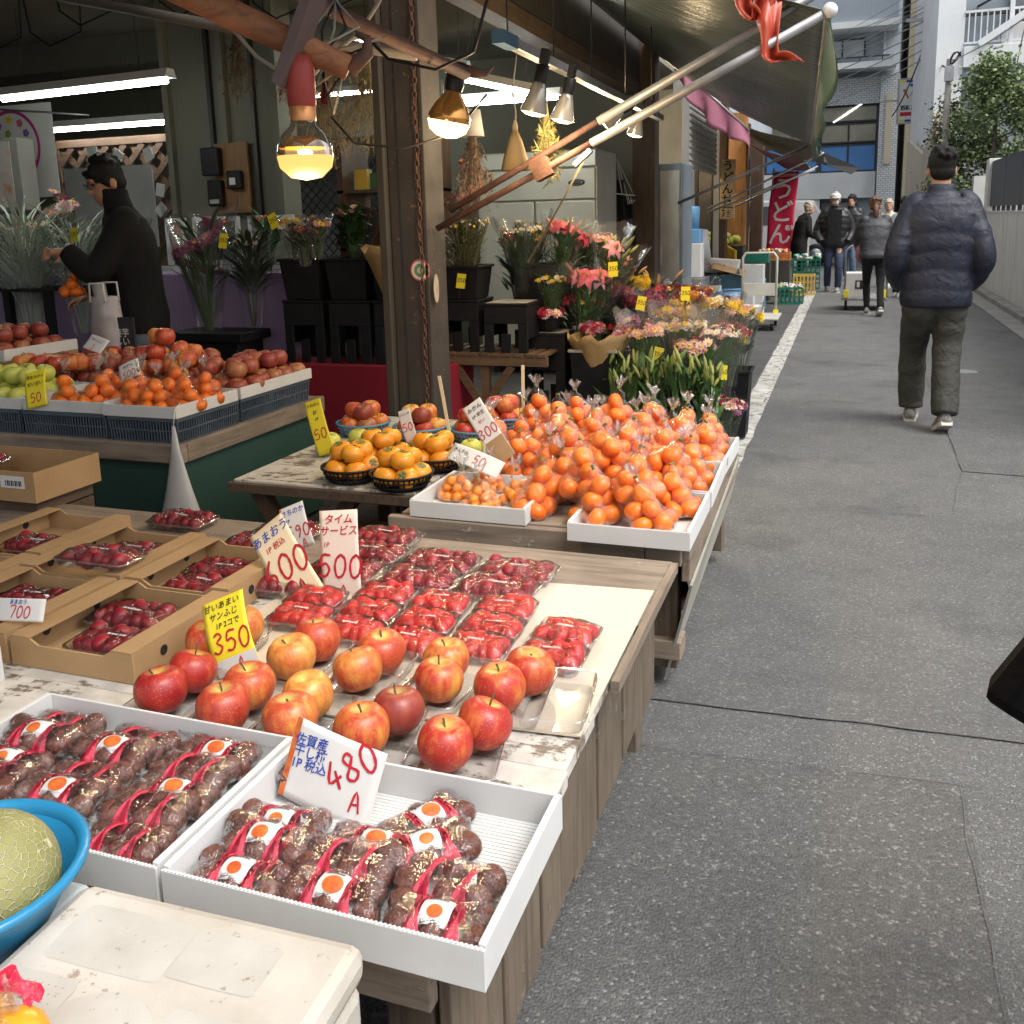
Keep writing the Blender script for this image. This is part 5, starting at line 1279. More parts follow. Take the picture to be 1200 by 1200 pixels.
# ------------------------------------------------------------------ wrapping round a set of fruit
def hull_film(fruits, nu=26, nv=16, margin=.004, floor=None, neck=None, seed=0, wr=.004):
    cen = Vector((0,0,0))
    for c, r in fruits: cen += Vector(c)
    cen /= len(fruits)
    Rg = [[0.0]*nu for _ in range(nv+1)]; D = [[None]*nu for _ in range(nv+1)]
    for i in range(nv+1):
        t = PI*i/nv
        for k in range(nu):
            a = 2*PI*k/nu; d = Vector((math.sin(t)*math.cos(a), math.sin(t)*math.sin(a), math.cos(t))); D[i][k] = d
            best = .004
            for c, r in fruits:
                o = Vector(c) - cen; b = o.dot(d); disc = b*b - (o.length_squared - (r+margin)**2)
                if disc > 0: best = max(best, b + math.sqrt(disc))
            Rg[i][k] = best
    for _ in range(5):
        N = [[0.0]*nu for _ in range(nv+1)]
        for i in range(nv+1):
            for k in range(nu):
                av = (Rg[max(i-1,0)][k] + Rg[min(i+1,nv)][k] + Rg[i][(k+1)%nu] + Rg[i][(k-1)%nu])/4
                N[i][k] = max(Rg[i][k], av)
        Rg = N
    mb = sm(MB()); rings = []
    for i in range(nv+1):
        ring = []
        for k in range(nu):
            d = D[i][k]
            w = wr*(noise.noise(Vector((d.x*4, d.y*4, d.z*4 + seed))) + .8*abs(noise.noise(Vector((d.x*9+seed, d.y*9, d.z*5)))))
            p = cen + d*(Rg[i][k] + w)
            if floor is not None and p.z < floor: p.z = floor + .0005
            ring.append(p)
        rings.append(ring)
    if neck:
        top = rings[0][0].copy(); zt = max(p.z for r in rings for p in r); cx, cy = neck
        rings = rings[2:]; pre = []
        for rr, dz in ((.007,.028),(.009,.012),(.022,.004)):
            pre.append([Vector((cx + rr*math.cos(2*PI*k/nu)*(1+.5*noise.noise(Vector((k*.9,seed,dz*30)))), cy + rr*math.sin(2*PI*k/nu)*(1+.5*noise.noise(Vector((k*.9+5,seed,dz*30)))), zt + dz + (.012*noise.noise(Vector((k*1.7,seed,1))) if dz > .025 and rr > .015 else 0))) for k in range(nu)])
        rings = pre + rings
    mb.loft(rings, False)
    return mb

BR = random.Random(77)
def make_bag(seed, n=8, fr=.034, fme=None, R0=.075, name='mandarin_bag', fruit='mandarin', cat='bag', label='', group=None, film_m=None, tape=True, flat=False):
    r = random.Random(seed); t = thing(name, label, cat, (0,0,-50), 0, group)
    fr_l = []; tries = 0
    while len(fr_l) < n and tries < 4000:
        tries += 1; layer = 0 if flat or len(fr_l) < n*.52 and tries < 500 else 1 if len(fr_l) < n*.87 and tries < 1600 else 2
        a = r.random()*2*PI; q = R0*math.sqrt(r.random())*(1.0, .72, .4)[layer]
        c = Vector((q*math.cos(a), q*math.sin(a)*.85, fr*.86 + layer*fr*1.36))
        if all((c - o).length > fr*1.62 for o, _ in fr_l): fr_l.append((c, fr))
    for c, _ in fr_l: inst(fruit, fme, t, c, (r.gauss(0,.5), r.gauss(0,.5), r.random()*6))
    nk = (r.uniform(-.02,.02), r.uniform(-.01,.02))
    hull_film([(c, q*.95) for c, q in fr_l], seed=seed, neck=nk, floor=.0).build('film', film_m or bag_film, t)
    zt = max(c.z for c, _ in fr_l) + fr
    tf = sm(MB())
    def tfn(u, w):
        a = 2*PI*u; q = .004 + (.017 + .012*r.random()*0 + .012*noise.noise(Vector((math.cos(a)*2,math.sin(a)*2,seed))))*w**1.2*(1+.45*math.cos(5*a+seed)+.25*math.cos(9*a))
        return (nk[0]+q*math.cos(a)+.015*w*math.sin(seed), nk[1]+q*math.sin(a), zt_+.024+.042*w*(1+.25*math.sin(4*a+seed)))
    zt_ = max(c.z for c, _ in fr_l) + fr
    tf.grid(tfn, 36, 5).build('tuft', tuft_film, t)
    if tape: MB().bx(-.009,.009,-.004,.004,0,.008).build('tape', leaf_cal, t, (nk[0], nk[1], zt + .024), (r.gauss(0,.4), r.gauss(0,.4), r.random()*3))
    return t

# ------------------------------------------------------------------ trays, boxes, cards
def card_tray(name, label, x0, x1, y0, y1, z, h=.055, th=.005, m=white_card, cat='tray', group=None, rz=0.0, ridges=True, liner=False):
    cx, cy = (x0+x1)/2, (y0+y1)/2; w, d = (x1-x0)/2, (y1-y0)/2
    t = thing(name, label, cat, (cx, cy, z), rz, group)
    MB().bx(-w+th, w-th, -d+th, d-th, 0, .003).build('tray_floor', m, t)
    if ridges:
        rg = MB(); q = -d + th
        while q < d - th - .004: rg.bx(-w+th+.001, w-th-.001, q, q+.0035, .003, .0042); q += .0075
        rg.build('corrugation', m, t)
    MB().bx(-w, w, -d, -d+th, 0, h).build('side_wall', m, t, bevel=.001); MB().bx(-w, w, d-th, d, 0, h).build('side_wall', m, t, bevel=.001)
    for s in (-1, 1):
        xs = sorted((s*w, s*(w-th*2)))
        MB().bx(xs[0], xs[1], -d+th+.0005, d-th-.0005, 0, h+.004).build('side_wall', m, t, bevel=.0015)
    fl = MB()
    q = -w + .004
    while q < w - .006: fl.bx(q, q+.003, -d+.0005, -d+th-.0005, h, h+.0012); q += .0062
    fl.build('fluted_edge', m, t)
    if liner: sm(MB()).grid(lambda u, v: (-w+th*2.4+(2*w-th*4.8)*u, -d+th*1.6+(2*d-th*3.2)*v, .006 + .004*noise.noise(Vector((u*7,v*7,1)))), 14, 10).build('liner', paper_white, t)
    return t
def carton(label, x0, x1, y0, y1, z, h=.062, group='brown cardboard boxes of strawberry packs', rz=0):
    cx, cy = (x0+x1)/2, (y0+y1)/2; w, d = (x1-x0)/2, (y1-y0)/2; th = .005
    t = thing('cardboard_box', label, 'box', (cx, cy, z), rz, group)
    MB().bx(-w+th, w-th, -d+th, d-th, 0, .004).build('box_floor', kraft_in, t)
    for s in (-1, 1):
        ys = sorted((s*d, s*(d-th)))
        # long sides dip in the middle between raised ends
        prof = [(-w,0),(w,0),(w,h),(w-.055,h),(w-.075,h-.012),(-w+.075,h-.012),(-w+.055,h),(-w,h)]
        mb = MB(); n = len(prof)
        mb.add([(x, ys[0], zz) for x, zz in prof] + [(x, ys[1], zz) for x, zz in prof], [tuple(range(n)), tuple(range(2*n-1, n-1, -1))] + [(i, n+i, n+(i+1)%n, (i+1)%n) for i in range(n)])
        mb.build('side_wall', kraft, t)
        xs = sorted((s*w, s*(w-th)))
        MB().bx(xs[0]+.0004, xs[1]-.0004, -d+th, d-th, 0, h).build('end_wall', kraft, t)
        xf = sorted((s*(w-.001), s*(w-.052)))
        for ya, yb in ((-d+.001, -d+.032), (d-.032, d-.001)): pass
        MB().add([(xf[0],-d+.001,h+.002),(xf[1],-d+.001,h+.002),(xf[1],d-.001,h+.002),(xf[0],d-.001,h+.002)] , [(0,1,2,3)]).build('top_flap', kraft, t, solid=.003)
    M6 = Matrix.Rotation(RAD(90),4,'Y'); hole = MB()
    for yy in (-d*.45, d*.45): hole.lathe([(0,0),(.011,0)], 14, M=Matrix.Translation((w+.0012, yy, h*.55)) @ M6); hole.lathe([(0,0),(.011,0)], 14, M=Matrix.Translation((-w+th+.0012, yy, h*.6)) @ M6)
    hole.build('vent_hole', ink_black, t)
    return t
def card(label, loc, w, h, roll, papr, items, yaw=0.0, tilt=14, band=None, bend=.006, lower=None, stick=False, group=None):
    M = Matrix.Translation(loc) @ Matrix.Rotation(RAD(yaw),4,'Z') @ Matrix.Rotation(RAD(90-tilt),4,'X') @ Matrix.Rotation(RAD(roll),4,'Z')
    t = thing('price_card', label, 'price card', (0,0,0), 0, group); t.matrix_world = M; t.location = M.translation; t.rotation_euler = M.to_euler()
    zf = lambda x: bend*math.cos(x/w*PI)
    zy = lambda y: bend*math.cos(y/h*PI) if h > w else 0.0
    zz = (lambda x, y: bend*math.cos(y/h*PI)) if h > w else (lambda x, y: bend*math.cos(x/w*PI))
    def put(mb, name, m, off=.0008):
        mb.v = [(p[0], p[1], zz(p[0], p[1]) + off) for p in mb.v]
        return mb.build(name, m, t)
    sm(MB()).grid(lambda u, v: (-w/2+w*u, -h/2+h*v, zz(-w/2+w*u, -h/2+h*v)), 10, 10).build('card', papr, t, solid=.0006)
    if lower:
        frac, m2 = lower; mb = MB().grid(lambda u, v: (-w/2+.001+(w-.002)*u, -h/2+h*frac*v, 0), 6, 4); put(mb, 'lower_strip', m2, .0005)
    if band:
        mb = MB().grid(lambda u, v: (-w/2+.0005+w*.06*u, -h/2+h*v, 0), 2, 8); put(mb, 'edge_band', band, .0006)
    for kind, txt, x, y, s, ink, rot in items:
        if kind == 'n':
            mb = stroke_mb(txt, s, .055); wd = s/1.6*1.15*len(txt)
            mb.v = [(p[0]-wd/2, p[1]-s/2, 0) for p in mb.v]
        else:
            me = text_mesh(txt, s, ink, s*.012, .15); mb = MB(); mb.v = [tuple(q.co) for q in me.vertices]; mb.f = [tuple(p.vertices) for p in me.polygons]; mb.mi = [0]*len(mb.f); mb.sm = [False]*len(mb.f)
        c, sn = math.cos(RAD(rot)), math.sin(RAD(rot))
        mb.v = [(p[0]*c - p[1]*sn + x, p[0]*sn + p[1]*c + y, 0) for p in mb.v]
        put(mb, 'lettering', ink, .0016)
    if stick: MB().bx(-.004,.004,-h/2-.08,h/2-.02,-.006,-.002).build('stick', warm_bamboo, t)
    return t
warm_bamboo = mat('bamboo_stick', (.55,.42,.24), (.45,.33,.17), 8, .6)

# ================================================================== front table
paint_wood = wood('peeling_white_plank', (.24,.19,.14), (.11,.085,.06), 'x', .8, .6, paint=(.60,.56,.50), paint_thr=.46)
grey_wood_x = wood('weathered_plank_x', (.27,.215,.165), (.13,.10,.075), 'x', .85, .7, paint=(.42,.38,.33), paint_thr=.62)
grey_wood_y = wood('weathered_plank_y', (.25,.195,.145), (.11,.085,.06), 'y', .85, .7)
grey_wood_z = wood('weathered_plank_z', (.155,.12,.085), (.07,.052,.035), 'z', .85, .7, paint=(.25,.21,.165), paint_thr=.60)
ft = thing('front_table', 'low weathered plank table carrying strawberries, apples and dried persimmons', 'table', (-1.5, 1.65, 0))
ys = [.93,1.125,1.335,1.53,1.73,1.92,2.13,2.34]
for i, (ya, yb) in enumerate(zip(ys, ys[1:])):
    MB().bx(-1.15, 1.092+.006*((i*3)%4-1.5), ya-1.65+.002, yb-1.65-.002, .47, .4975+.002*((i*5)%3-1)).build('plank', paint_wood if i < 5 else grey_wood_x, ft, bevel=.003)
MB().bx(-1.1,1.04,.93-1.65-.012,.93-1.65+.012,.40,.468).build('front_rail', grey_wood_x, ft, bevel=.003)
MB().bx(-1.1,1.04,.66,.69,.40,.468).build('rear_rail', grey_wood_x, ft)
for i, (ya, yb) in enumerate(((.95,1.13),(1.135,1.30),(1.306,1.52),(1.525,1.69),(1.695,1.90),(1.906,2.06),(2.066,2.30))):
    MB().bx(1.035+.004*(i%3), 1.055+.004*(i%3), ya-1.65, yb-1.65, .14+.02*((i*7)%3), .466).build('skirt_board', grey_wood_z, ft, bevel=.003)
for x in (-1.05, .99):
    for yy in (-.66, .60): MB().bx(x-.035,x+.035,yy-.035,yy+.035,0,.40).build('leg', grey_wood_z, ft, bevel=.004)
MB().bx(1.095,1.112,.0,.67,.475,.4995).build('edge_trim', grey_wood_y, ft)
# lower pallet in front of the table and foam boxes on it
pal = thing('wooden_pallet', 'rough wooden pallet under the foam boxes in the foreground', 'pallet', (-.9,.55,0))
for i in range(6): MB().bx(-.75,.50-.03*(i%2),-.35+i*.115,-.35+i*.115+.095,.385,.408).build('plank', grey_wood_x, pal, bevel=.003)
for x in (-.7,-.1,.42): MB().bx(x-.04,x+.04,-.34,.33,.30,.384).build('bearer', grey_wood_y, pal, bevel=.003)
for x in (-.65,.40): MB().bx(x-.05,x+.05,-.3,.3,0,.299).build('block', grey_wood_z, pal)
for y in (-.3,.29): MB().bx(-.74,.49,y-.012,y+.012,.17,.27).build('cross_board', grey_wood_x, pal)
foam = mat('polystyrene_foam', (.52,.485,.435), (.41,.375,.32), 7, .65, bump=.3, bscale=320, bdist=.002, spots=(48,.615,(.30,.245,.19)))
tape_m = mat('stuck_paper_tape', (.47,.45,.41), (.40,.375,.335), 12, .55, spots=(70,.63,(.24,.20,.16)))
fb = thing('foam_box', 'big white polystyrene box with worn paper labels in the foreground', 'foam box', (-.655,.55,.41), RAD(2))
MB().bx(-.185,.185,-.40,.235,0,.145).build('box_body', foam, fb, bevel=.014)
MB().bx(-.19,.19,-.405,.24,.147,.192).build('lid', foam, fb, bevel=.016)
BZ = [.19215]
def blob(cx, cy, w, d, name='label', rnd_=False, z=None):
    BZ[0] += .00018; z = z or BZ[0]; n = 32; pts = []
    for k in range(n):
        a = 2*PI*k/n; e = .5 if rnd_ else .09
        x = math.copysign(abs(math.cos(a))**(e*2), math.cos(a)); y = math.copysign(abs(math.sin(a))**(e*2), math.sin(a))
        pts.append((cx + w*x*(1+.03*noise.noise(Vector((k,cx*9,0)))), cy + d*y*(1+.03*noise.noise(Vector((k,5,cy*9)))), z))
    mb = MB(); mb.v = pts; mb.f = [tuple(range(n))]; mb.mi = [0]; mb.sm = [False]
    return mb.build(name, tape_m, fb)
blob(-.075,.165,.075,.042); blob(.055,.17,.055,.035); blob(-.02,.02,.075,.085,rnd_=True); blob(.105,.055,.065,.05); blob(-.125,.05,.05,.055)
pd = MB()
for i in range(9):
    for j in range(9): pd.lathe([(0,.0003),(.0009,0)], 5, (-.125-.036+i*.009, .05-.042+j*.0105, .1934))
pd.build('printed_dots', mat('faint_print',(.22,.20,.18),None,5,.6), fb)
foam_b = mat('bluish_foam', (.50,.575,.59), (.43,.50,.52), 4, .6, bump=.25, bscale=320, bdist=.002)
fb2 = thing('foam_box', 'pale bluish foam box under the blue colander', 'foam box', (-1.08,.52,.41), RAD(1))
MB().bx(-.215,.215,-.40,.29,0,.16).build('box_body', foam_b, fb2, bevel=.014)
# colander and melon
blue_pl = mat('blue_plastic', (.02,.21,.40), (.018,.185,.36), 4, .32)
cl = thing('colander', 'bright blue plastic colander holding the netted melon', 'colander', (-.952,.70,.560))
sm(MB()).lathe([(.0,.004),(.07,.004),(.085,.01),(.118,.068),(.128,.083)], 40).build('bowl', blue_pl, cl, solid=.003)
sm(MB()).lathe([(.124,.078),(.137,.084),(.139,.092),(.131,.095),(.124,.089),(.124,.078)], 40).build('rim', blue_pl, cl)
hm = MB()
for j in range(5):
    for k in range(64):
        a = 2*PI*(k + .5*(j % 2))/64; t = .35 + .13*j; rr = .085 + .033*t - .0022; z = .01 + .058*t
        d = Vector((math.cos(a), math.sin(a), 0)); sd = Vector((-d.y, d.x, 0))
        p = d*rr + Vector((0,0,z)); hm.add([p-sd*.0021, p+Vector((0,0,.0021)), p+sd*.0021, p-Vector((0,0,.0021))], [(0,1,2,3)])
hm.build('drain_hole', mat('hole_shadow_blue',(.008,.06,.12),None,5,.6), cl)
mel = NT('melon_rind'); v = mel.coord((1,1,1), rand=False); vd = mel.vor(v, 105, 'DISTANCE_TO_EDGE'); nz = mel.noise(v, 40, 4)
vv = mel.n('Mix', data_type='VECTOR'); 
net = mel.ramp(mel.math('ADD', vd.outputs['Distance'], mel.math('MULTIPLY', nz, .05)), [(.05,1.0),(.10,0.0)])
mel.base(mel.mix(net, mel.ramp(mel.noise(v,12,4), [(.3,(.19,.20,.06)),(.7,(.28,.26,.10))]), (.46,.43,.26))); mel.rough(.6); mel.bump(net, .8, .003)
mo = thing('melon', 'round netted green melon sitting in the blue colander', 'melon', (-.912,.70,.648))
mb = sm(MB()); rings = []
for i in range(19):
    t = PI*i/18; rr = max(.078*math.sin(t)**.95,.0004); z = .074*math.cos(t) - (.008*math.exp(-(rr/.02)**2) if i < 6 else 0)
    rings.append([(rr*math.cos(2*PI*k/30), rr*math.sin(2*PI*k/30), z) for k in range(30)])
mb.loft(rings, False).build('rind', mel.mat, mo)
sm(MB()).tube([(0,0,.064),(.002,.004,.080),(.016,.008,.086),(-.002,.012,.087)], [.006,.004,.003,.003], 7).build('stalk', mat('dry_melon_stalk',(.33,.36,.14),(.25,.27,.09),9,.8), mo)
sm(MB()).tube([(0,.0,.078),(.02,-.03,.072),(.045,-.055,.045),(.058,-.066,.0),(.06,-.07,-.03)], .0022, 5).build('tie', mat('raffia_tie',(.5,.52,.28),None,9,.6), mo)
MB().quad((-.065,-.02,.074),(-.03,-.035,.075),(-.025,-.012,.128),(-.062,.0,.127)).build('label', paper_white, mo, solid=.001)
lb = MB().quad((-.058,-.0215,.079),(-.036,-.031,.080),(-.034,-.021,.10),(-.056,-.013,.10)); lb.build('print', paper_yellow, mo, (0,-.001,.0006))
# bag of persimmons at the very front corner
red_net = film('red_net', tint=(.8,.05,.10), haze=.72, gloss=.06, rough=.3, bump=.8, bscale=60, hazecol=(.72,.02,.07))
fbg = make_bag(401, 3, .036, pers_me, .045, 'persimmon_bag', 'persimmon', 'bag', 'clear bag of persimmons at the bottom left corner', None, None, False, True)
fbg.location = (-.738,.548,.602)
sm(MB()).grid(lambda u, v: (-.04+.08*u, .010+.022*v+.003*math.sin(u*17), .064+.012*math.sin(u*PI)+.004*math.sin(v*9+u*11)), 14, 5).build('net_tie', red_net, fbg)
wb = thing('white_carton', 'small white carton with red apple print at the left edge', 'carton', (-1.77,1.14,.4985))
MB().bx(-.2,.2,-.2,.165,0,.075).build('box_body', white_card, wb, bevel=.002)
MB().bx(-.2,.2,-.005,.0,.0752,.0758).build('tape_strip', tape_m, wb)
sm(MB()).lathe([(0,0),(.016,.0)], 16, M=Matrix.Translation((.2012,.02,.035)) @ Matrix.Rotation(RAD(90),4,'Y')).build('apple_print', ink_red, wb)
MB().bx(.201,.2014,.08,.1,.02,.05).build('apple_print', ink_red, wb)

# sheets under the packs
lamp_tinted_sheet = mat('lamp_tinted_paperboard', (.60,.53,.42), (.56,.49,.385), 2, .55)  # white board; the bulbs' warm light is put into its base colour
tag(MB().add([(-.74,1.405,.502),(-.405,1.432,.502),(-.409,2.105,.503),(-.72,2.08,.502),(-.405,1.432,.5055),(-.74,1.405,.5055),(-.72,2.08,.5055),(-.409,2.105,.5065)], [(3,2,1,0),(5,4,7,6),(0,1,4,5),(1,2,7,4),(2,3,6,7),(3,0,5,6)]).build('paperboard', lamp_tinted_sheet), 'bare paperboard sheet tinted with warm lamplight at the street edge of the front table', 'board')
tag(MB().bx(-1.27,-.745,1.37,2.06,.5012,.5045).build('paperboard', mat('warm_paperboard',(.62,.54,.42),(.56,.48,.36),3,.6)), 'pale paperboard under the middle rows of strawberry packs', 'board')

# trays of dried persimmons
card_tray('white_tray', 'white corrugated tray of dried persimmons with the 480 card', -.822,-.365,.872,1.188,.4995, .056)
card_tray('white_tray', 'left white tray of dried persimmons behind the blue colander', -1.352,-.832,.875,1.212,.4995, .054)
def make_dried(seed, label_on=True):
    r = random.Random(seed); t = thing('dried_persimmon_pack', 'x', 'pack', (0,0,-50), 0, 'red netted packs of dried persimmons')
    fr = []
    for cx in (-.052, .052):
        for dy in (-.017, .017): fr.append((Vector((cx + r.uniform(-.006,.006), dy + r.uniform(-.004,.004), .018 + r.uniform(0,.008))), .0195))
    for cx, dy in ((0,-.017),(0,.019)): fr.append((Vector((cx+r.uniform(-.003,.003), dy, .019)), .0195))
    for c, q in fr: inst('dried_persimmon', DRY[r.randrange(4)], t, c, (r.gauss(0,.4), r.gauss(0,.4), r.random()*6), (q/.026)*(.94+.1*r.random()))
    hull_film(fr, 30, 16, .0015, .0005, seed=seed, wr=.003).build('film', pack_film, t)
    for s in (-1, 1):
        def nf(u, w):
            a = PI*(w*1.02 - .01); y = -.040*math.cos(a); z = .005 + .036*math.sin(a)
            wd = .003 + .012*abs(math.cos(a))**1.6
            return (s*.0265 + (u-.5)*2*wd + .0022*math.sin(u*19 + w*7 + seed), y, z + .0022*math.sin(u*23))
        sm(MB()).grid(nf, 8, 16).build('net_tie', red_net, t)
    if label_on:
        def lf(u, w):
            x = -.020 + .040*u; th = -.75 + 1.35*w
            return (x, .036*math.sin(th)*.9 + .0, .007 + .0385*math.cos(th) - .004*(2*u-1)**2)
        mb = sm(MB()).grid(lf, 8, 10); mb.build('label', white_card, t)
        def of(u, w):
            a = 2*PI*u; sz = (.8,1.15,.95,.7)[seed]; x = (.45,.52,.38,.5)[seed]+.40*w*math.cos(a)*.8*sz; yy = (.36,.42,.33,.4)[seed]+.25*w*math.sin(a)*sz; p = lf(.5+ (x-.45)*1.0, yy); return (p[0], p[1]*1.012, p[2]+.0009)
        sm(MB()).grid(of, 18, 3).build('fruit_print', ink_orange, t)
        lm2 = MB()
        for k in range(6):
            p = [lf(.15+.11*k, .78), lf(.22+.11*k, .78), lf(.22+.11*k, .90-.03*(k%2)), lf(.15+.11*k, .90-.03*(k%2))]
            lm2.add([(q[0], q[1]*1.012, q[2]+.0009) for q in p], [(0,1,2,3)])
        for k in range(3):
            p = [lf(.1, .02+.035*k), lf(.8-.1*k, .02+.035*k), lf(.8-.1*k, .035+.035*k), lf(.1, .035+.035*k)]
            lm2.add([(q[0], q[1]*1.012, q[2]+.0009) for q in p], [(0,1,2,3)])
        lm2.build('print_lines', ink_black, t)
    return t
DP = [make_dried(s, s != 3) for s in range(4)]
dspots = []; DR = random.Random(9)
for tray, xs, rows in (('480 tray', (-.738,-.594,-.452), ((.928,3,'front'),(.984,3,'second'),(1.036,2,'third'),(1.150,1,'back'))), ('left white tray', (-1.262,-1.106,-.940), ((.930,3,'front'),(.988,3,'second'),(1.046,3,'third'),(1.104,3,'fourth'),(1.160,3,'back')))):
    for q, (yy, n, rn) in enumerate(rows):
        for c in range(n):
            dspots.append((xs[c]+DR.uniform(-.008,.008), yy+DR.uniform(-.006,.006), .504+(.012 if q in (1,3) else 0)+DR.uniform(0,.006), DR.gauss(0,.07), DR.uniform(0,.25), DR.randrange(4), 'netted pack of dried persimmons, %s row of the %s, %s' % (rn, tray, ('at left','in the middle','at right')[c])))
dspots.append((-.548,1.112,.503,1.05,.05,1,'netted pack of dried persimmons turned lengthways to the right of the 480 card'))
dspots.append((-.520,1.045,.512,.7,.05,0,'netted pack lying aslant at the right of the third row of the 480 tray'))
for i, (x, y, z, rz, tl, k, lab) in enumerate(dspots): dup(DP[k], (x, y, z), (tl*.5, 0, rz), lab)

# apples in clear trays
ct = MB(); ct.smooth = True
def rrect(w, d, z, rr, n=5):
    pts = []
    for cx, cy, a0 in ((w-rr,d-rr,0),(-w+rr,d-rr,PI/2),(-w+rr,-d+rr,PI),(w-rr,-d+rr,1.5*PI)):
        for k in range(n+1): a = a0 + PI/2*k/n; pts.append((cx+rr*math.cos(a), cy+rr*math.sin(a), z))
    return pts
def tray_mesh(w, d, h, name='clear_tray'):
    mb = sm(MB()); mb.loft([rrect(w*.86,d*.90,.001,.015), rrect(w*.88,d*.92,.003,.016), rrect(w*.95,d*.965,h*.9,.018), rrect(w*.97,d*.98,h,.019), rrect(w,d,h+.001,.02), rrect(w,d,h-.004,.02)], False)
    b = len(mb.v); mb.add(rrect(w*.86,d*.90,.001,.015), [tuple(range(24))]); return mb.mesh(name, tray_plastic)
at_me = tray_mesh(.064,.098,.026)
pairs = [ # tray centre x, y, rot, [(x,y,kind,label)...], label
 (-1.155,1.318,.03,[(-1.158,1.279,'red','dark red apple with yellow cheek, front of the leftmost tray'),(-1.150,1.359,'red','red apple at the back of the leftmost front tray')],'leftmost clear tray in the front row of apples'),
 (-1.009,1.300,.02,[(-1.007,1.258,'streak','russet yellow apple lying on its side in the second tray'),(-1.010,1.340,'streak','yellow red striped apple with deep top hollow, second tray')],'second clear tray from the left in the front row of apples'),
 (-.880,1.302,-.05,[(-.873,1.262,'streak','orange red apple just behind the 480 card'),(-.886,1.341,'streak','greenish yellow apple with a long stem, third tray')],'third clear tray, directly behind the 480 card'),
 (-.722,1.302,.18,[(-.736,1.264,'red','dark red apple to the right of the 480 card'),(-.706,1.341,'dull','mottled dull red apple at the back of the fourth tray')],'fourth clear tray from the left in the front row of apples'),
 (-.567,1.305,.2,[(-.585,1.266,'red','deep crimson apple nearest the street, front of its tray'),(-.549,1.344,'red','deep crimson apple nearest the street, back of its tray')],'rightmost clear tray in the front row of apples'),
 (-1.193,1.512,.1,[(-1.206,1.484,'red','deep red apple under the yellow 350 card'),(-1.182,1.556,'red','red apple half hidden behind the yellow 350 card')],'clear tray under the yellow 350 card'),
 (-.997,1.505,.0,[(-1.001,1.466,'streak','glowing orange apple with a small pit, right of the 350 card'),(-.992,1.547,'streak','orange apple behind the pitted one in the back row')],'second clear tray from the left in the back row of apples'),
 (-.845,1.498,.02,[(-.850,1.456,'red','orange red apple in the front of the middle back tray'),(-.840,1.537,'streak','yellow blushed apple with a stem in the middle back tray')],'middle clear tray in the back row of apples'),
 (-.692,1.503,-.08,[(-.684,1.463,'red','smooth red apple in the front of the fourth back tray'),(-.702,1.543,'red','red apple half hidden in the fourth back tray')],'fourth clear tray from the left in the back row of apples'),
 (-.550,1.505,.1,[(-.565,1.466,'red','red striped apple in the front of the tray on the bare board'),(-.534,1.542,'red','tall red apple at the back of the tray on the bare board')],'rightmost clear tray in the back row, on the bare board'),
]
for x, y, rz, ap, lab in pairs:
    tag(inst('clear_tray', at_me, None, (x, y, .506), (0,0,rz)), lab, 'tray', 'clear trays of two apples')
    for ax, ay, k, l2 in ap: apple(k, (ax, ay, .554), l2, 'apples in clear trays', 1.12)
tag(inst('clear_tray', at_me, None, (-.47,1.515,.507), (0,0,.12)), 'empty clear tray overlapping the last tray on the bare board', 'tray', 'clear trays of two apples')
tag(inst('clear_tray', at_me, None, (-.83,1.40,.506), (0,0,-.3)), 'empty clear tray between the two rows of apples', 'tray', 'clear trays of two apples')

# strawberry packs
def make_pack(seed, dark, w=.066, d=.049, sc=1.0, n=(5,3)):
    r = random.Random(seed); t = thing('strawberry_pack', 'x', 'pack', (0,0,-50), 0, 'film wrapped strawberry packs')
    tm = tray_mesh(w, d, .022, 'pack_tray'); inst('pack_tray', tm, t)
    hs = []
    for i in range(n[0]):
        for j in range(n[1]):
            x = -w*.78 + 1.56*w*(i+.5)/n[0] + r.uniform(-.003,.003); y = -d*.72 + 1.44*d*(j+.5)/n[1] + r.uniform(-.002,.002); z = .0185 + r.uniform(-.001,.004)
            inst('strawberry', sdk_me if dark else straw_me, t, (x, y, z), (RAD(90)+r.gauss(0,.5), r.gauss(0,.3), r.random()*6.28), 1.0*sc*(.85+.35*r.random())); hs.append((x,y,z+.0135*sc))
    def ff(u, v):
        x = -w + 2*w*u; y = -d + 2*d*v; e = min(u,1-u,v,1-v); z = .0235
        for hx, hy, hz in hs:
            q = math.hypot(x-hx, y-hy); z = max(z, .003 + hz - q*q*14)
        z = .023 + (z-.023)*min(1, e*9) + .0045*abs(noise.noise(Vector((x*42+seed, y*30, 0))))*min(1,e*10) 
        if e < .001: z = .020
        return (x, y, z)
    sm(MB()).grid(ff, 30, 22).build('film', berry_film, t)
    lw = .018 if not dark else .024
    lm2 = MB()
    for k in range(5): lm2.bx(-lw+k*lw*.42, -lw+k*lw*.42+lw*.3, -.004, .002, .0375, .0379)
    lm2.build('print', white_card, t, (r.uniform(-.01,.01), r.uniform(-.01,.01), .001), (0,0,r.uniform(-.2,.2)))
    return t
PR = [make_pack(s, False, .070, .052, 1.08) for s in (1,2,3)]; PDK = [make_pack(s, True, .100, .060, 1.2, (6,3)) for s in (11,12,13)]
def row(pk, spots, txt, z=.5055):
    for i, s in enumerate(spots):
        x, y, lab = s[0], s[1], s[-1]
        dup(pk[i % 3], (x, y, s[2] if len(s) > 3 else z), (0,0,rnd.uniform(-.05,.05) + (PI if rnd.random() < .5 else 0)), lab)
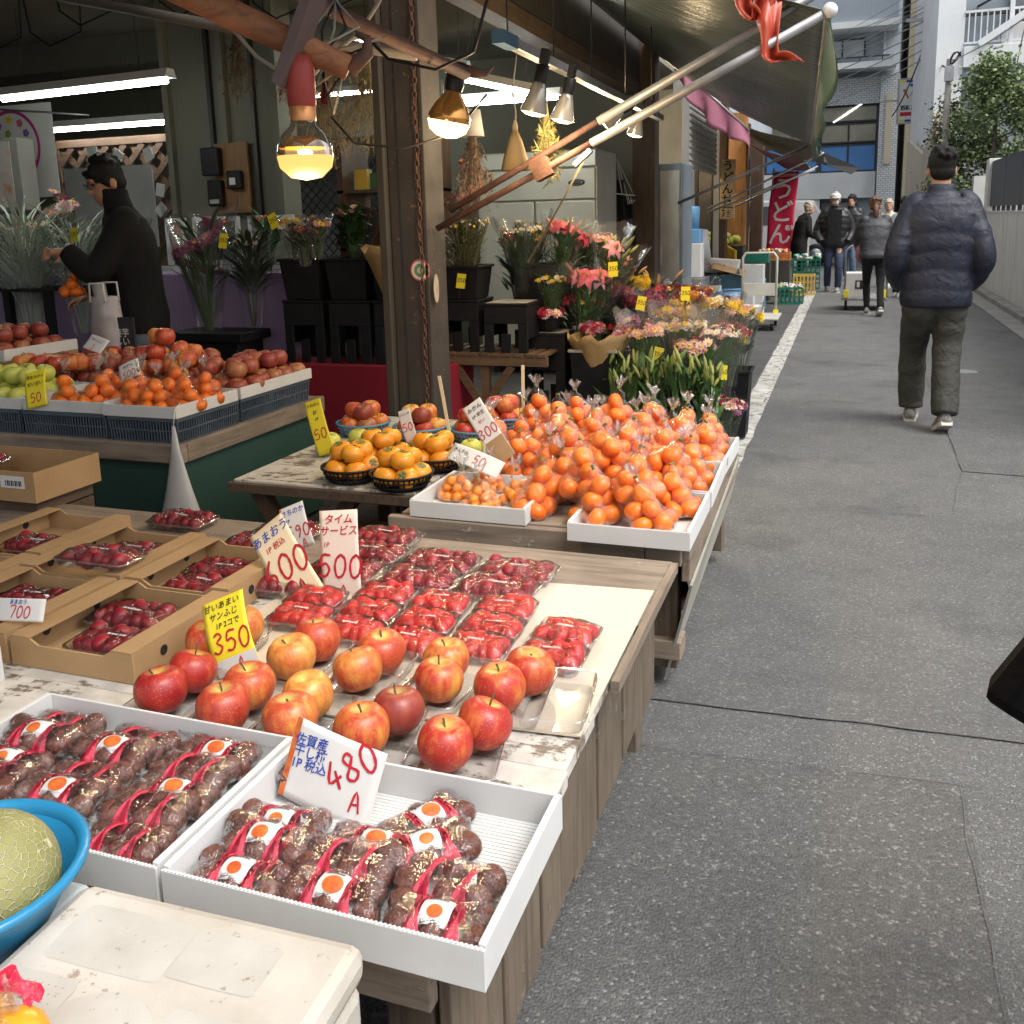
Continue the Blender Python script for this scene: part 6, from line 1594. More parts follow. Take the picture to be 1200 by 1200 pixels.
row(PR, [(-.690,1.668,'bright strawberry pack at the front right of the grid behind the apples'),(-.695,1.768,'bright strawberry pack one behind the front right of the grid'),(-.700,1.868,'bright strawberry pack third back in the right grid column'),
 (-.835,1.650,'bright strawberry pack at the front of the middle grid column'),(-.845,1.752,'bright strawberry pack second in the middle grid column'),(-.852,1.855,'bright strawberry pack third in the middle grid column'),
 (-.982,1.668,'bright strawberry pack nearest the orange apples, left grid column'),(-.992,1.768,'bright strawberry pack below the pink 500 card'),(-1.002,1.868,'bright strawberry pack right of the pink 500 card foot'),
 (-1.128,1.700,'bright strawberry pack at the foot of the cream 600 card'),(-1.150,1.800,'bright strawberry pack half behind the cream 600 card'),
 (-.530,1.672,'bright strawberry pack alone on the bare board, nearer one'),(-.532,1.782,'bright strawberry pack alone on the bare board, farther one')], '')
row(PDK, [(-.760,1.975,'dark strawberry pack at the right of the first dark row'),(-.750,2.095,'dark strawberry pack at the far right back corner of the table'),(-.965,1.978,'dark strawberry pack in the middle of the first dark row'),(-.960,2.100,'dark strawberry pack in the middle of the back row'),(-1.175,1.985,'dark strawberry pack behind the pink 500 card'),(-1.175,2.115,'dark strawberry pack at the back behind the pink card'),(-1.19,2.235,'backmost dark strawberry pack behind the 590 card'),(-1.30,1.86,'dark strawberry pack behind the cream 600 card')], '')
row(PDK, [(-1.875,2.235,.499,'single dark pack lying on the bare grey planks'),(-1.52,2.115,.499,'dark pack left of the 590 card, nearer one'),(-1.50,2.235,.499,'dark pack left of the 590 card, farther one')], '')
# cartons
carton('nearest brown box, its open corner towards the apple trays', -1.615,-1.300,1.365,1.690,.4995)
carton('brown box left of the nearest one, holding the 700 card', -1.940,-1.628,1.365,1.690,.4995)
carton('brown box behind the nearest, with a pack lying across its rim', -1.945,-1.630,1.702,2.030,.4995)
carton('brown box behind the nearest one, below the 600 card', -1.618,-1.318,1.702,2.005,.4995)
carton('half empty brown box at the back left of the table', -2.270,-1.957,1.780,2.110,.4995)
carton('brown box at the left edge behind the 700 card box', -2.265,-1.953,1.440,1.768,.4995)
row(PDK, [(-1.50,1.595,.505,'dark pack at the back of the nearest brown box'),(-1.44,1.475,.505,'dark pack at the front of the nearest brown box'),(-1.80,1.60,.505,'dark pack behind the 700 card in its box'),(-1.76,1.48,.505,'dark pack in front of the other in the 700 card box'),
 (-1.79,1.935,.505,'dark pack inside the box with a pack across its rim'),(-1.475,1.895,.505,'dark pack at the back of the box below the 600 card'),(-1.455,1.785,.505,'dark pack at the front of the box below the 600 card'),(-2.12,1.92,.505,'lone dark pack in the half empty brown box'),(-2.10,1.58,.505,'dark pack in the brown box at the left edge')], '')
dup(PDK[1], (-1.735,1.755,.566), (RAD(-4),RAD(3),.12), 'dark pack lying across the rims of the brown boxes')
# box stack at back left
cr = thing('dark_crate', 'dark wooden crate carrying the logo printed box at back left', 'crate', (-2.72,2.33,0))
for i in range(3): MB().bx(-.3,.28,-.1,.14,.40+.046*i,.44+.046*i).build('slat', old_wood_y, cr, bevel=.002)
MB().bx(-.3,.28,-.1,.14,0,.395).build('crate_base', dark_board, cr)
lbx = thing('printed_box', 'brown box with round logo and white barcode label at back left', 'box', (-2.72,2.34,.538))
w_, d_, h_ = .31,.14,.10
for nm, a in (('side_wall',(-w_,w_,-d_,-d_+.005)),('side_wall',(-w_,w_,d_-.005,d_)),('end_wall',(-w_,-w_+.005,-d_+.005,d_-.005)),('end_wall',(w_-.005,w_,-d_+.005,d_-.005))): MB().bx(*a,0,h_).build(nm, kraft, lbx)
MB().bx(-w_+.005,w_-.005,-d_+.005,d_-.005,0,.004).build('box_floor', kraft_in, lbx)
MB().bx(.17,.27,-d_-.0012,-d_-.0006,.045,.085).build('barcode_label', white_card, lbx)
bc = MB()
for k in range(9): bc.bx(.19+k*.008,.19+k*.008+.0035*(1+(k%2)*.6),-d_-.0018,-d_-.0013,.052,.07)
bc.build('bar_print', ink_black, lbx)
rg = MB(); rg.add([(.0+rr*math.cos(a), -d_-.001, .045+rr*math.sin(a)) for rr in (.022,.028) for a in [2*PI*i/24 for i in range(24)]], [(i,(i+1)%24,24+(i+1)%24,24+i) for i in range(24)]); rg.build('round_logo', mat('maroon_print',(.16,.02,.02),None,5,.6), lbx)
MB().bx(-.012,.012,-d_-.001,-d_-.0006,.035,.058).build('round_logo', mat('maroon_print2',(.16,.02,.02),None,5,.6), lbx)
dup(PDK[0], (-2.80,2.33,.606), (0,0,.3), 'pinkish wrapped pack in the logo printed box').location.z = .60

# price cards on the front table
card('cream price card reading 600 leaning over the strawberries', (-1.240,1.84,.572), .108,.255, 40, paper_cream, [('t','あまおう',0,.100,.029,ink_blue,0),('t','1P 税込',-.002,.068,.019,ink_red,0),('n','600',-.004,.012,.064,ink_red,-6),('n','A',.010,-.055,.045,ink_red,-8)], tilt=16, lower=(.14, paper_white))
card('pink price card reading 500 standing among the strawberries', (-1.135,1.90,.580), .105,.250, 7, paper_pink, [('t','タイム',0,.102,.026,ink_red,0),('t','サービス',0,.074,.026,ink_red,0),('t','1P',-.036,.042,.017,ink_red,0),('n','500',0,-.01,.058,ink_red,-3),('n','A',.004,-.075,.044,ink_red,-3)], tilt=12)
card('white orange edged price card reading 590 behind the other two', (-1.345,2.04,.605), .075,.12, 24, paper_white, [('t','さちのか',.0,.042,.018,ink_blue,0),('t','1P',-.02,.02,.013,ink_blue,0),('n','590',.004,-.012,.034,ink_red,-4),('n','A',.012,-.045,.024,ink_red,-4)], tilt=15, band=ink_orange)
card('bright yellow price card reading 350 leaning on a red apple', (-1.128,1.452,.592), .098,.150, 26, paper_yellow, [('t','甘いあまい',-.004,.06,.017,ink_black,0),('t','サンふじ',-.002,.040,.017,ink_black,0),('t','1P 2コで',.004,.020,.015,ink_black,0),('n','350',.004,-.014,.042,ink_red,-4),('n','A',.012,-.060,.024,ink_red,-6)], tilt=22, lower=(.20, paper_white), bend=.010)
card('large white price card reading 480 with an orange edge', (-.712,1.125,.562), .160,.124, -12, paper_white, [('t','佐賀産\n干し柿\n1P 税込',-.042,.016,.020,ink_blue,8),('n','480',.030,.024,.044,ink_red,44),('n','A',.052,-.022,.034,ink_red,8)], tilt=16, band=ink_orange)
card('white price card reading 700 in the left brown box', (-1.640,1.42,.594), .135,.048, 5, paper_white, [('t','あまおう',.0,.016,.012,ink_blue,0),('n','700',.008,-.004,.026,ink_red,-2)], tilt=24)
# ================================================================== mandarin table
mt = thing('mandarin_table', 'rough timber table piled with bagged mandarins beside the lane', 'table', (-.85,3.1,0))
for i in range(6): MB().bx(-.44,.43,-.56+i*.2,-.56+i*.2+.196,.465,.4975).build('plank', grey_wood_x, mt, bevel=.003)
MB().bx(-.47,.335,-.60,-.572,.405,.495).build('front_plank', grey_wood_x, mt, bevel=.004); MB().bx(.337,.44,-.598,-.572,.418,.495).build('front_plank', grey_wood_x, mt, bevel=.004)
MB().bx(-.46,.33,-.565,-.54,.35,.401).build('front_plank', grey_wood_x, mt, bevel=.004)
MB().bx(.435,.46,-.56,.66,.36,.494).build('side_plank', grey_wood_y, mt, bevel=.004)
red_wood = wood('reddish_timber_leg', (.20,.095,.05), (.10,.045,.022), 'z', .8)
for x, y in ((-.44,-.52),(.33,-.50),(.33,.55),(-.42,.55)): MB().bx(x,x+.085,y,y+.07,.06,.47).build('leg', red_wood if x < 0 else grey_wood_z, mt, bevel=.004)
MB().bx(.26,.43,-.53,-.44,.10,.16).build('foot_block', grey_wood_x, mt, bevel=.004)
flap = MB().add([(.462,-.58,.36),(.462,.62,.44),(.44,.62,.30),(.375,-.5,.02),(.47,-.58,.36),(.47,.62,.44),(.448,.62,.30),(.383,-.5,.02)], [(0,1,2,3),(7,6,5,4),(0,4,5,1),(1,5,6,2),(2,6,7,3),(3,7,4,0)]); flap.build('side_panel', mat('pale_panel',(.36,.35,.30),(.28,.27,.23),3,.7), mt)
wh = thing('caster', 'black caster wheel under the mandarin table leg', 'caster', (-.56,2.64,0))
sm(MB()).lathe([(0,-.015),(.03,-.015),(.038,-.01),(.038,.01),(.03,.015),(0,.015)], 16, M=Matrix.Translation((0,0,.038)) @ Matrix.Rotation(RAD(90),4,'Y')).build('wheel', black_plastic, wh); MB().bx(-.02,.02,-.02,.02,.05,.10).build('fork', steel, wh)
st2 = thing('side_table', 'low table with peeling white top beside the mandarin table', 'table', (-1.7,3.1,0))
for i in range(3): MB().bx(-.36,.355,-.36+i*.23,-.36+i*.23+.226,.465,.4965).build('plank', paint_wood, st2, bevel=.003)
MB().bx(-.37,.36,-.385,-.362,.455,.49).build('front_edge', old_wood_y, st2, bevel=.003)
for i in range(2): MB().bx(-.36,.355,.33+i*.23,.33+i*.23+.226,.465,.4965).build('plank', paint_wood, st2, bevel=.003)
MB().beam((-.30,-.3,.46),(-.05,-.3,.0),.05,.05).build('leg', old_wood_dk, st2); MB().beam((.1,-.3,.46),(-.2,-.3,.0),.05,.05).build('leg', old_wood_dk, st2); MB().bx(.25,.31,.6,.66,0,.46).build('leg', old_wood_dk, st2); MB().bx(-.3,-.24,.6,.66,0,.46).build('leg', old_wood_dk, st2)
# trays and bags
card_tray('white_tray', 'white tray of small kumquat bags at the left front of the mandarin table', -1.245,-.868,2.505,2.86,.4985,.05, liner=True)
for i, (y0, y1, lab) in enumerate(((2.415,2.80,'front white tray of mandarin bags at the table corner'),(2.815,3.19,'middle white tray of mandarin bags along the lane edge'),(3.205,3.58,'far white tray of mandarin bags along the lane edge'))):
    card_tray('white_tray', lab, -.715,-.372,y0,y1,.4985,.052, liner=True, rz=(.0,.02,-.02)[i])
BAGS = [make_bag(s, 10 + s % 3, .033, mand_me, .074, label='x', group='bags of mandarins piled on the table') for s in range(1, 7)]
spots = [(-.868,2.65,.5),(-.814,2.79,.5),(-.66,2.56,.505),(-.617,2.74,.505),(-.50,2.54,.505),(-.46,2.69,.505),(-.79,2.95,.5),(-.94,2.93,.5),(-.92,3.07,.5),(-1.05,3.02,.5),(-.72,3.03,.505),(-.60,2.89,.505),(-.475,2.88,.505),(-.46,3.03,.505),(-.60,3.08,.505),(-.46,3.27,.505),(-.60,3.28,.505),(-.46,3.43,.505),(-.60,3.45,.505),(-.47,3.54,.52),
 (-.78,3.2,.5),(-.93,3.22,.5),(-1.08,3.20,.5),(-1.18,3.33,.5),(-1.03,3.37,.5),(-.88,3.38,.5),(-.75,3.38,.5),(-.75,3.55,.5),(-.90,3.56,.5),(-1.05,3.57,.5),(-1.2,3.55,.5),
 (-.72,2.66,.585),(-.55,2.62,.585),(-.72,2.86,.585),(-.87,2.90,.59),(-.53,2.79,.585),(-.66,2.98,.59),(-.53,2.97,.585),(-.80,3.10,.59),(-.95,3.14,.59),(-.53,3.17,.585),(-.66,3.20,.59),(-.84,3.28,.59),(-1.0,3.30,.595),(-.53,3.36,.585),(-.68,3.42,.59),(-.82,3.48,.595),(-.98,3.48,.595),(-1.13,3.46,.595)]
lanes = {}
for i, (x, y, z) in enumerate(spots):
    if x > -.73 and z < .56 and y < 2.8: lab = 'bag of mandarins in the front white tray at the table corner'
    elif x > -.73 and z < .56 and y < 3.19: lab = 'bag of mandarins in the middle white tray along the lane'
    elif x > -.73 and z < .56: lab = 'bag of mandarins in the far white tray along the lane'
    elif z < .56 and y < 2.9: lab = 'bag of mandarins standing between the kumquat tray and the corner tray'
    elif z < .56: lab = 'bag of mandarins in the lower layer at the left and back of the heap'
    else: lab = 'bag of mandarins lying on top of the heap'
    if z > .56: lab = 'top layer bag of mandarins %s, %s' % ('nearest the camera' if y < 2.84 else 'toward the front' if y < 3.05 else 'in the middle' if y < 3.25 else 'toward the back' if y < 3.4 else 'at the very back', 'at the lane edge' if x > -.6 else 'second from the lane edge' if x > -.75 else 'third from the lane edge' if x > -.9 else 'fourth from the lane edge' if x > -1.05 else 'farthest from the lane')
    if z > .56: z -= .018
    dup(BAGS[(i*5+1) % 6], (x, y, z), (BR.gauss(0,.10), BR.gauss(0,.10), BR.random()*6.28), lab, 'bags of mandarins: ' + ('top layer' if z > .55 else 'by tray %d' % ['front','middle','far ','standing'.strip(),'in the lower'].index([k for k in ('front','middle','far ','standing','in the lower') if k in lab][0])), BR.uniform(.86,.98))
_k = 0
for o in list(COL.objects):
    if o.name.startswith('tuft') and o.parent and o.parent.location.y < 3.4 and o.parent.location.z > 0:
        _k += 1
        if _k % 3: bpy.data.objects.remove(o)
KB = [make_bag(50+s, 22, .0165, kumq_me, .06, 'kumquat_bag', 'kumquat', label='x', group='bags of kumquats in the left front tray') for s in range(2)]
for i, (x, y, lab) in enumerate(((-1.165,2.70,'small bag of kumquats under the pinkish card'),(-1.055,2.62,'bag of kumquats at the front of the left white tray'),(-.955,2.70,'bag of kumquats at the right end of the left tray'),(-1.10,2.80,'bag of kumquats at the back of the left tray'))):
    dup(KB[i % 2], (x, y, .507), (0,0,i*1.3), lab)
big_or = [make_bag(90, 5, .042, mand_me, .06, 'orange_bag', 'orange', label='x')]
for ch in big_or[0].children:
    if ch.name.startswith('orange'): ch.scale = (1.22,)*3
dup(big_or[0], (-1.17,3.06,.4985), (0,0,1), 'bag of larger oranges behind the kumquat tray')
# baskets with persimmons, green apples and blue baskets of apples
def basket(label, loc, R0, h, m, group, cat='basket'):
    t = thing('plastic_basket', label, cat, loc, 0, group)
    sm(MB()).lathe([(R0*.98,h-.004),(R0*1.04,h),(R0*1.04,h+.006),(R0*.98,h+.006),(R0*.96,h)], 28).build('rim', m, t)
    sm(MB()).lathe([(0,.002),(R0*.78,.002),(R0*.82,.012),(R0*.78,.012),(0,.006)], 28).build('basket_base', m, t)
    rb = MB()
    for k in range(36):
        a = 2*PI*k/36; d = Vector((math.cos(a), math.sin(a), 0))
        rb.beam(d*R0*.80+Vector((0,0,.008)), d*R0*.98+Vector((0,0,h)), .005, .004)
    for q in (.35,.68):
        rr = R0*(.80+.18*q); rb.add([((rr+e)*math.cos(2*PI*k/36), (rr+e)*math.sin(2*PI*k/36), h*q+dz) for e, dz in ((0,-.002),(0,.002),(.004,.002),(.004,-.002)) for k in range(36)], [(36*a+k, 36*a+(k+1)%36, 36*((a+1)%4)+(k+1)%36, 36*((a+1)%4)+k) for a in range(4) for k in range(36)])
    rb.build('ribs', m, t); return t
blue_bk = mat('light_blue_basket', (.10,.30,.48), (.08,.26,.42), 4, .4)
def persimmon(loc, label, group):
    o = inst('persimmon', pers_me, None, loc, (ARND.gauss(0,.35), ARND.gauss(0,.35), ARND.random()*6), .98+.08*ARND.random())
    inst('calyx', cal_me, o); return tag(o, label, 'persimmon', group)
def heap(fn, c, R0, base, n_low, n_top, label, group, fr=.042):
    n = 0
    for k in range(n_low):
        a = 2*PI*k/n_low + .4; rr = R0 if n_low > 1 else 0
        fn((c[0]+rr*math.cos(a), c[1]+rr*math.sin(a), base + fr*.8), label, group)
    for k in range(n_top):
        a = 2*PI*k/max(n_top,1) + 1.1; rr = fr*.95 if n_top > 1 else 0
        fn((c[0]+rr*math.cos(a), c[1]+rr*math.sin(a), base + fr*2.15), label, group)
for x, y, lab, g in ((-1.628,2.84,'black basket of persimmons at the left front of the side table','persimmons in the left front black basket'),(-1.415,2.80,'black basket of persimmons touching the kumquat tray','persimmons in the right front black basket'),(-1.62,3.06,'black basket of persimmons behind the left front one','persimmons in the left rear black basket'),(-1.40,3.05,'black basket of persimmons behind the right front one','persimmons in the right rear black basket')):
    basket(lab, (x,y,.4975), .108, .05, black_plastic, 'black baskets of persimmons')
    heap(persimmon, (x,y), .062, .510, 5, 3, 'orange persimmon heaped in the ' + g.split(' in the ')[1], g)
for x, y in ((-1.93,3.20),(-1.85,3.29),(-1.76,3.24),(-1.56,3.25),(-1.49,3.30),(-1.33,3.22),(-1.27,3.26),(-1.90,3.12)): apple('green', (x,y,.5365), 'green apple standing behind the black persimmon baskets', 'green apples on the side table')
for x, y, lab, g in ((-1.95,3.52,'blue basket of apples at the far left of the side table','apples in the far left blue basket'),(-1.67,3.50,'blue basket of apples left of the thin white stick','apples in the blue basket left of the stick'),(-1.42,3.52,'blue basket of apples right of the thin white stick','apples in the blue basket right of the stick'),(-1.40,3.78,'blue basket of apples at the back by the pillar','apples in the rear blue basket')):
    if y > 3.7: MB().bx(-1.62,-1.15,3.66,3.95,.40,.497).build('shelf_board', old_wood_y, st2).matrix_parent_inverse = Matrix.Translation((1.7,-3.1,0))
    basket(lab, (x,y,.4975), .115, .05, blue_bk, 'blue baskets of apples')
    heap(lambda l, la, gr: apple(('streak','red','streak','dull')[ARND.randrange(4)], l, la, gr), (x,y), .068, .510, 5, 3, 'red and yellow apple heaped in the ' + g.split(' in the ')[1], g)
card('yellow strip price card reading 50 at the left black basket', (-1.818,2.95,.655), .07,.205, 20, paper_yellow, [('t','たねなし',0,.085,.015,ink_black,0),('t','柿',0,.055,.018,ink_black,0),('t','1P',0,.03,.016,ink_black,0),('n','50',0,-.025,.04,ink_red,0)], tilt=10)
card('small white price card reading 50 between the apple baskets', (-1.53,3.10,.642), .05,.125, 20, paper_white, [('t','ふじ 1P',0,.045,.012,ink_black,0),('n','50',0,-.005,.032,ink_red,0)], tilt=10)
card('long white price card reading 300 on a kraft strip', (-1.13,2.90,.685), .075,.235, 38, paper_white, [('t','みかん',0,.095,.02,ink_black,0),('t','1P 早生',0,.068,.016,ink_black,0),('t','甘い',0,.042,.014,ink_red,0),('n','300',0,.0,.036,ink_red,0)], tilt=18, lower=(.36, kraft))
card('pinkish white price card reading 50 lying over the kumquat bags', (-1.125,2.76,.618), .20,.062, -18, paper_white, [('t','きんかん',-.06,.01,.016,ink_black,0),('n','50',.02,.0,.032,ink_red,0)], tilt=40, bend=.012)
for a, b, lab in (((-1.485,3.3,.80),(-1.44,3.3,.50),'thin white label stick leaning between blue apple baskets'),((-1.25,3.62,.80),(-1.255,3.62,.50),'upright white label stick at the back of the mandarin heap')):
    tag(MB().beam(a, b, .013, .003, (0,1,0)).build('label_stick', paper_cream), lab, 'stick')
# things under the tables
ub = thing('film_wrapped_box', 'brown box under black film below the mandarin table', 'box', (-.87,2.78,0))
MB().bx(-.2,.22,-.16,.18,.0,.24).build('box_body', kraft, ub, bevel=.003)
sm(MB()).grid(lambda u, v: (-.21+.44*u, -.17+.36*v, .243+.012*abs(noise.noise(Vector((u*9,v*7,2))))), 20, 14).build('film', film('dark_film', tint=(.25,.25,.27), haze=.03, gloss=.2, rough=.1, bump=.9), ub)
rb = sm(MB()).ell((-.62,3.0,.14),(.16,.12,.13)); tag(rb.build('red_net_bag', mat('dark_red_bag',(.16,.01,.03),(.1,.006,.02),18,.5,bump=.8,bscale=30,bdist=.02)), 'dark red bag stuffed under the mandarin table', 'bag')
for x, y, c, lab in ((-1.2,3.0,blue_bk,'blue crate in the shadow under the side table'),(-1.75,2.95,kraft,'brown box in the shadow under the side table')):
    tag(MB().bx(x-.16,x+.16,y-.12,y+.15,0,.26).build('stored_box', c, bevel=.01), lab, 'box')

# ================================================================== green counter with apples
cn = thing('green_counter', 'dark green counter with a worn wooden rim carrying apples and mandarins', 'counter', (-3.6,3.4,0))
green_paint = mat('dark_green_paint', (.022,.06,.05), (.03,.075,.06), 2, .55, bump=.06, spots=(14,.66,(.06,.07,.05)))
MB().bx(-1.3,1.19,-.50,.50,.02,.498).build('counter_body', green_paint, cn)
for x in (-1.0,-.1,.75): MB().bx(x,x+.72 if x<.7 else x+.43,-.512,-.501,.06,.46).build('door', green_paint, cn, bevel=.004)
MB().bx(-1.34,1.222,-.545,-.50,.50,.575).build('front_rim', grey_wood_x, cn, bevel=.005)
MB().bx(1.18,1.222,-.498,.52,.50,.575).build('side_rim', grey_wood_y, cn, bevel=.005)
MB().bx(-1.34,1.178,-.498,.52,.50,.572).build('counter_top', grey_wood_x, cn)
slate_pl = mat('slate_blue_plastic', (.075,.10,.13), (.06,.08,.105), 4, .4)
def flat_basket(label, x0, x1, y0, y1, z, h, m=slate_pl, group='slatted blue grey baskets under the fruit', name='slatted_basket'):
    cx, cy = (x0+x1)/2,(y0+y1)/2; w, d = (x1-x0)/2,(y1-y0)/2
    t = thing(name, label, 'basket', (cx,cy,z), 0, group)
    r_ = MB(); 
    for a in ((-w,w,-d,-d+.012),(-w,w,d-.012,d)): r_.bx(*a, h-.014, h)
    for a in ((-w,-w+.012,-d+.0121,d-.0121),(w-.012,w,-d+.0121,d-.0121)): r_.bx(*a, h-.014, h)
    r_.build('rim', m, t)
    b_ = MB(); n = int(2*w/.014)
    for k in range(n+1):
        x = -w*.95 + 1.9*w*k/n
        b_.beam((x,-d*.95,.004),(x*1.03,-d+.006,h-.014),.005,.004); b_.beam((x,d*.95,.004),(x*1.03,d-.006,h-.014),.005,.004)
    n = int(2*d/.014)
    for k in range(n+1):
        y = -d*.95 + 1.9*d*k/n
        b_.beam((-w*.95,y,.004),(-w+.006,y*1.03,h-.014),.005,.004); b_.beam((w*.95,y,.004),(w-.006,y*1.03,h-.014),.005,.004)
    for q in (.0,.45):
        s = .95+.05*q
        for a in ((-w*s,w*s,-d*s,-d*s+.005),(-w*s,w*s,d*s-.005,d*s),(-w*s,-w*s+.005,-d*s,d*s),(w*s-.005,w*s,-d*s,d*s)): b_.bx(*a, q*h, q*h+.006)
    b_.build('slats', m, t)
    MB().bx(-w*.94,w*.94,-d*.94,d*.94,.002,.006).build('basket_base', m, t)
    return t
flat_basket('left slatted basket on the green counter under the mandarin bags', -3.17,-2.74,2.875,3.26,.5755,.10)
flat_basket('middle slatted basket at the corner of the green counter', -2.725,-2.39,2.868,3.26,.5755,.10)
flat_basket('right slatted basket along the side of the green counter', -2.735,-2.392,3.275,3.82,.5755,.10)
flat_basket('far left slatted basket under the green apples', -3.66,-3.185,2.875,3.26,.5755,.10)
flat_basket('rear slatted basket under the dark apples', -3.66,-2.75,3.275,3.88,.5755,.10)
card_tray('white_tray', 'white tray with mandarin bags and a yellow card on the green counter', -3.165,-2.745,2.88,3.25,.677,.045, ridges=False)
card_tray('white_tray', 'white tray of bagged mandarins at the green counter corner', -2.735,-2.385,2.86,3.25,.677,.045, ridges=False)
card_tray('white_tray', 'white tray of dull red apples along the side of the green counter', -2.735,-2.385,3.27,3.83,.677,.045, ridges=False)
card_tray('white_tray', 'white tray of green apples at the far left of the counter', -3.66,-3.18,2.88,3.25,.677,.045, ridges=False)
card_tray('white_tray', 'rear white tray of dark apples on the green counter', -3.66,-2.76,3.28,3.86,.677,.045, ridges=False)
for i, (x, y, z, lab) in enumerate(((-3.03,2.98,.682,'mandarin bag left behind the yellow card on the counter'),(-2.88,3.0,.682,'mandarin bag in the counter tray left of the corner'),(-2.95,3.14,.682,'mandarin bag at the back of the yellow card tray'),(-2.80,3.16,.682,'mandarin bag at the back right of the yellow card tray'),
  (-2.66,2.97,.682,'mandarin bag at the left of the counter corner tray'),(-2.54,2.95,.682,'mandarin bag in the middle of the counter corner tray'),(-2.45,3.0,.682,'mandarin bag at the very corner of the green counter'),(-2.60,3.12,.70,'mandarin bag resting high at the back of the corner tray'),(-2.46,3.15,.682,'mandarin bag at the back of the corner tray'))):
    dup(BAGS[i % 6], (x,y,z), (0,0,i*1.1), lab, 'bags of mandarins on the green counter', .88)
def grid_apples(kinds, xs, ys, z, lab, g, jit=.008, skip=0):
    for i in range(len(xs)):
        for j in range(len(ys)):
            if ARND.random() < skip: continue
            apple(ARND.choice(kinds), (xs[i]+ARND.gauss(0,jit), ys[j]+ARND.gauss(0,jit), z), lab, g)
lin = lambda a, b, n: [a+(b-a)*i/(n-1) for i in range(n)]
grid_apples(['dull'], lin(-2.68,-2.44,4), lin(3.33,3.77,6), .720, 'dull red apple in the tray along the side of the counter', 'dull apples in the counter side tray')
grid_apples(['dull'], lin(-2.64,-2.48,3), lin(3.38,3.72,5), .787, 'dull red apple on the second layer at the side of the counter', 'dull apples heaped on the side tray', skip=.1)
grid_apples(['dull'], lin(-3.60,-2.83,9), lin(3.36,3.78,5), .720, 'dull apple in the rear tray of the green counter', 'dull apples in the rear counter tray')
grid_apples(['dull','dull','red'], lin(-3.56,-2.86,8), lin(3.40,3.72,4), .787, 'dull apple on the second layer of the rear counter tray', 'dull apples heaped in the rear counter tray', skip=.12)
for x, y, z, k in ((-2.86,3.34,.86,'red'),(-2.78,3.40,.865,'streak'),(-2.83,3.29,.80,'streak'),(-2.90,3.30,.79,'red'),(-2.76,3.32,.80,'streak'),(-2.70,3.34,.83,'streak'),(-2.74,3.44,.85,'red'),(-2.94,3.36,.85,'streak'),(-2.82,3.36,.925,'streak'),(-2.90,3.40,.92,'red'),(-2.70,3.28,.775,'streak')):
    apple(k, (x,y,z), 'shiny red and yellow apple in the heap at the middle of the counter', 'shiny apples heaped mid counter')
grid_apples(['green'], lin(-3.60,-3.24,5), lin(2.94,3.19,3), .720, 'green apple in the far left tray of the counter', 'green apples on the counter')
grid_apples(['green'], lin(-3.56,-3.28,4), [3.03,3.12], .788, 'green apple on the second layer of the far left tray', 'green apples heaped on the counter')
grid_apples(['red'], lin(-3.60,-3.3,4), [3.30,3.34], .80, 'red apple between the green apples and the rear tray', 'red apples behind the green ones')
card_tray('white_tray', 'raised white tray of dark apples at the left edge of the counter', -4.25,-3.70,3.3,3.75,.80,.05, ridges=False)
solid = MB().bx(-4.25,-3.70,3.3,3.75,.575,.798); tag(solid.build('riser_box', kraft, bevel=.003), 'brown box lifting the raised tray at the left edge', 'box')
grid_apples(['dull'], lin(-4.18,-3.77,5), lin(3.36,3.68,4), .845, 'dull apple in the raised tray at the left edge', 'dull apples in the raised tray')
grid_apples(['dull'], lin(-4.12,-3.82,4), lin(3.42,3.62,3), .91, 'dull apple on the second layer of the raised tray', 'dull apples heaped in the raised tray')
ce = thing('counter_extension', 'continuation of the dark green counter at the left edge', 'counter', (-5.6,3.4,0)); MB().bx(-1,.66,-.5,.5,.02,.57).build('counter_body', green_paint, ce)
card('yellow price card leaning on the mandarin bags of the counter', (-3.085,2.885,.765), .105,.15, 14, paper_yellow, [('t','早生みかん',0,.05,.018,ink_black,0),('t','甘い甘い',0,.02,.02,ink_black,0),('n','50',0,-.035,.04,ink_red,0)], tilt=18)
card('small white price card among the counter mandarins', (-2.80,3.10,.815), .10,.075, 26, paper_white, [('t','みかん',0,.02,.018,ink_black,0),('n','500',0,-.015,.03,ink_red,0)], tilt=25)
card('white paper card at the back of the dark apples', (-3.40,3.56,.855), .13,.08, -16, paper_white, [('t','サンふじ',0,.015,.02,ink_blue,0),('n','3',0,-.02,.03,ink_red,0)], tilt=40)
card('white card with red figure on the raised tray', (-3.90,3.29,.825), .16,.07, 4, paper_white, [('n','8',.02,0,.045,ink_red,0)], tilt=10)
cone = thing('plastic_cone', 'white translucent plastic sleeve hanging from the counter corner', 'plastic sleeve', (-2.365,2.845,.0))
sm(MB()).lathe([(.006,.66),(.02,.56),(.055,.42),(.098,.28),(.105,.262)], 16, M=Matrix.Translation((.0,-.03,0)) @ Matrix.Scale(.45,4,(0,1,0))).build('sleeve', mat('milky_plastic',(.55,.54,.53),(.45,.44,.43),3,.35), cone, solid=.002)
sm(MB()).tube([(0,-.03,.66),(.004,-.02,.72),(.0,.02,.74)], .002, 5).build('string', paper_white, cone)
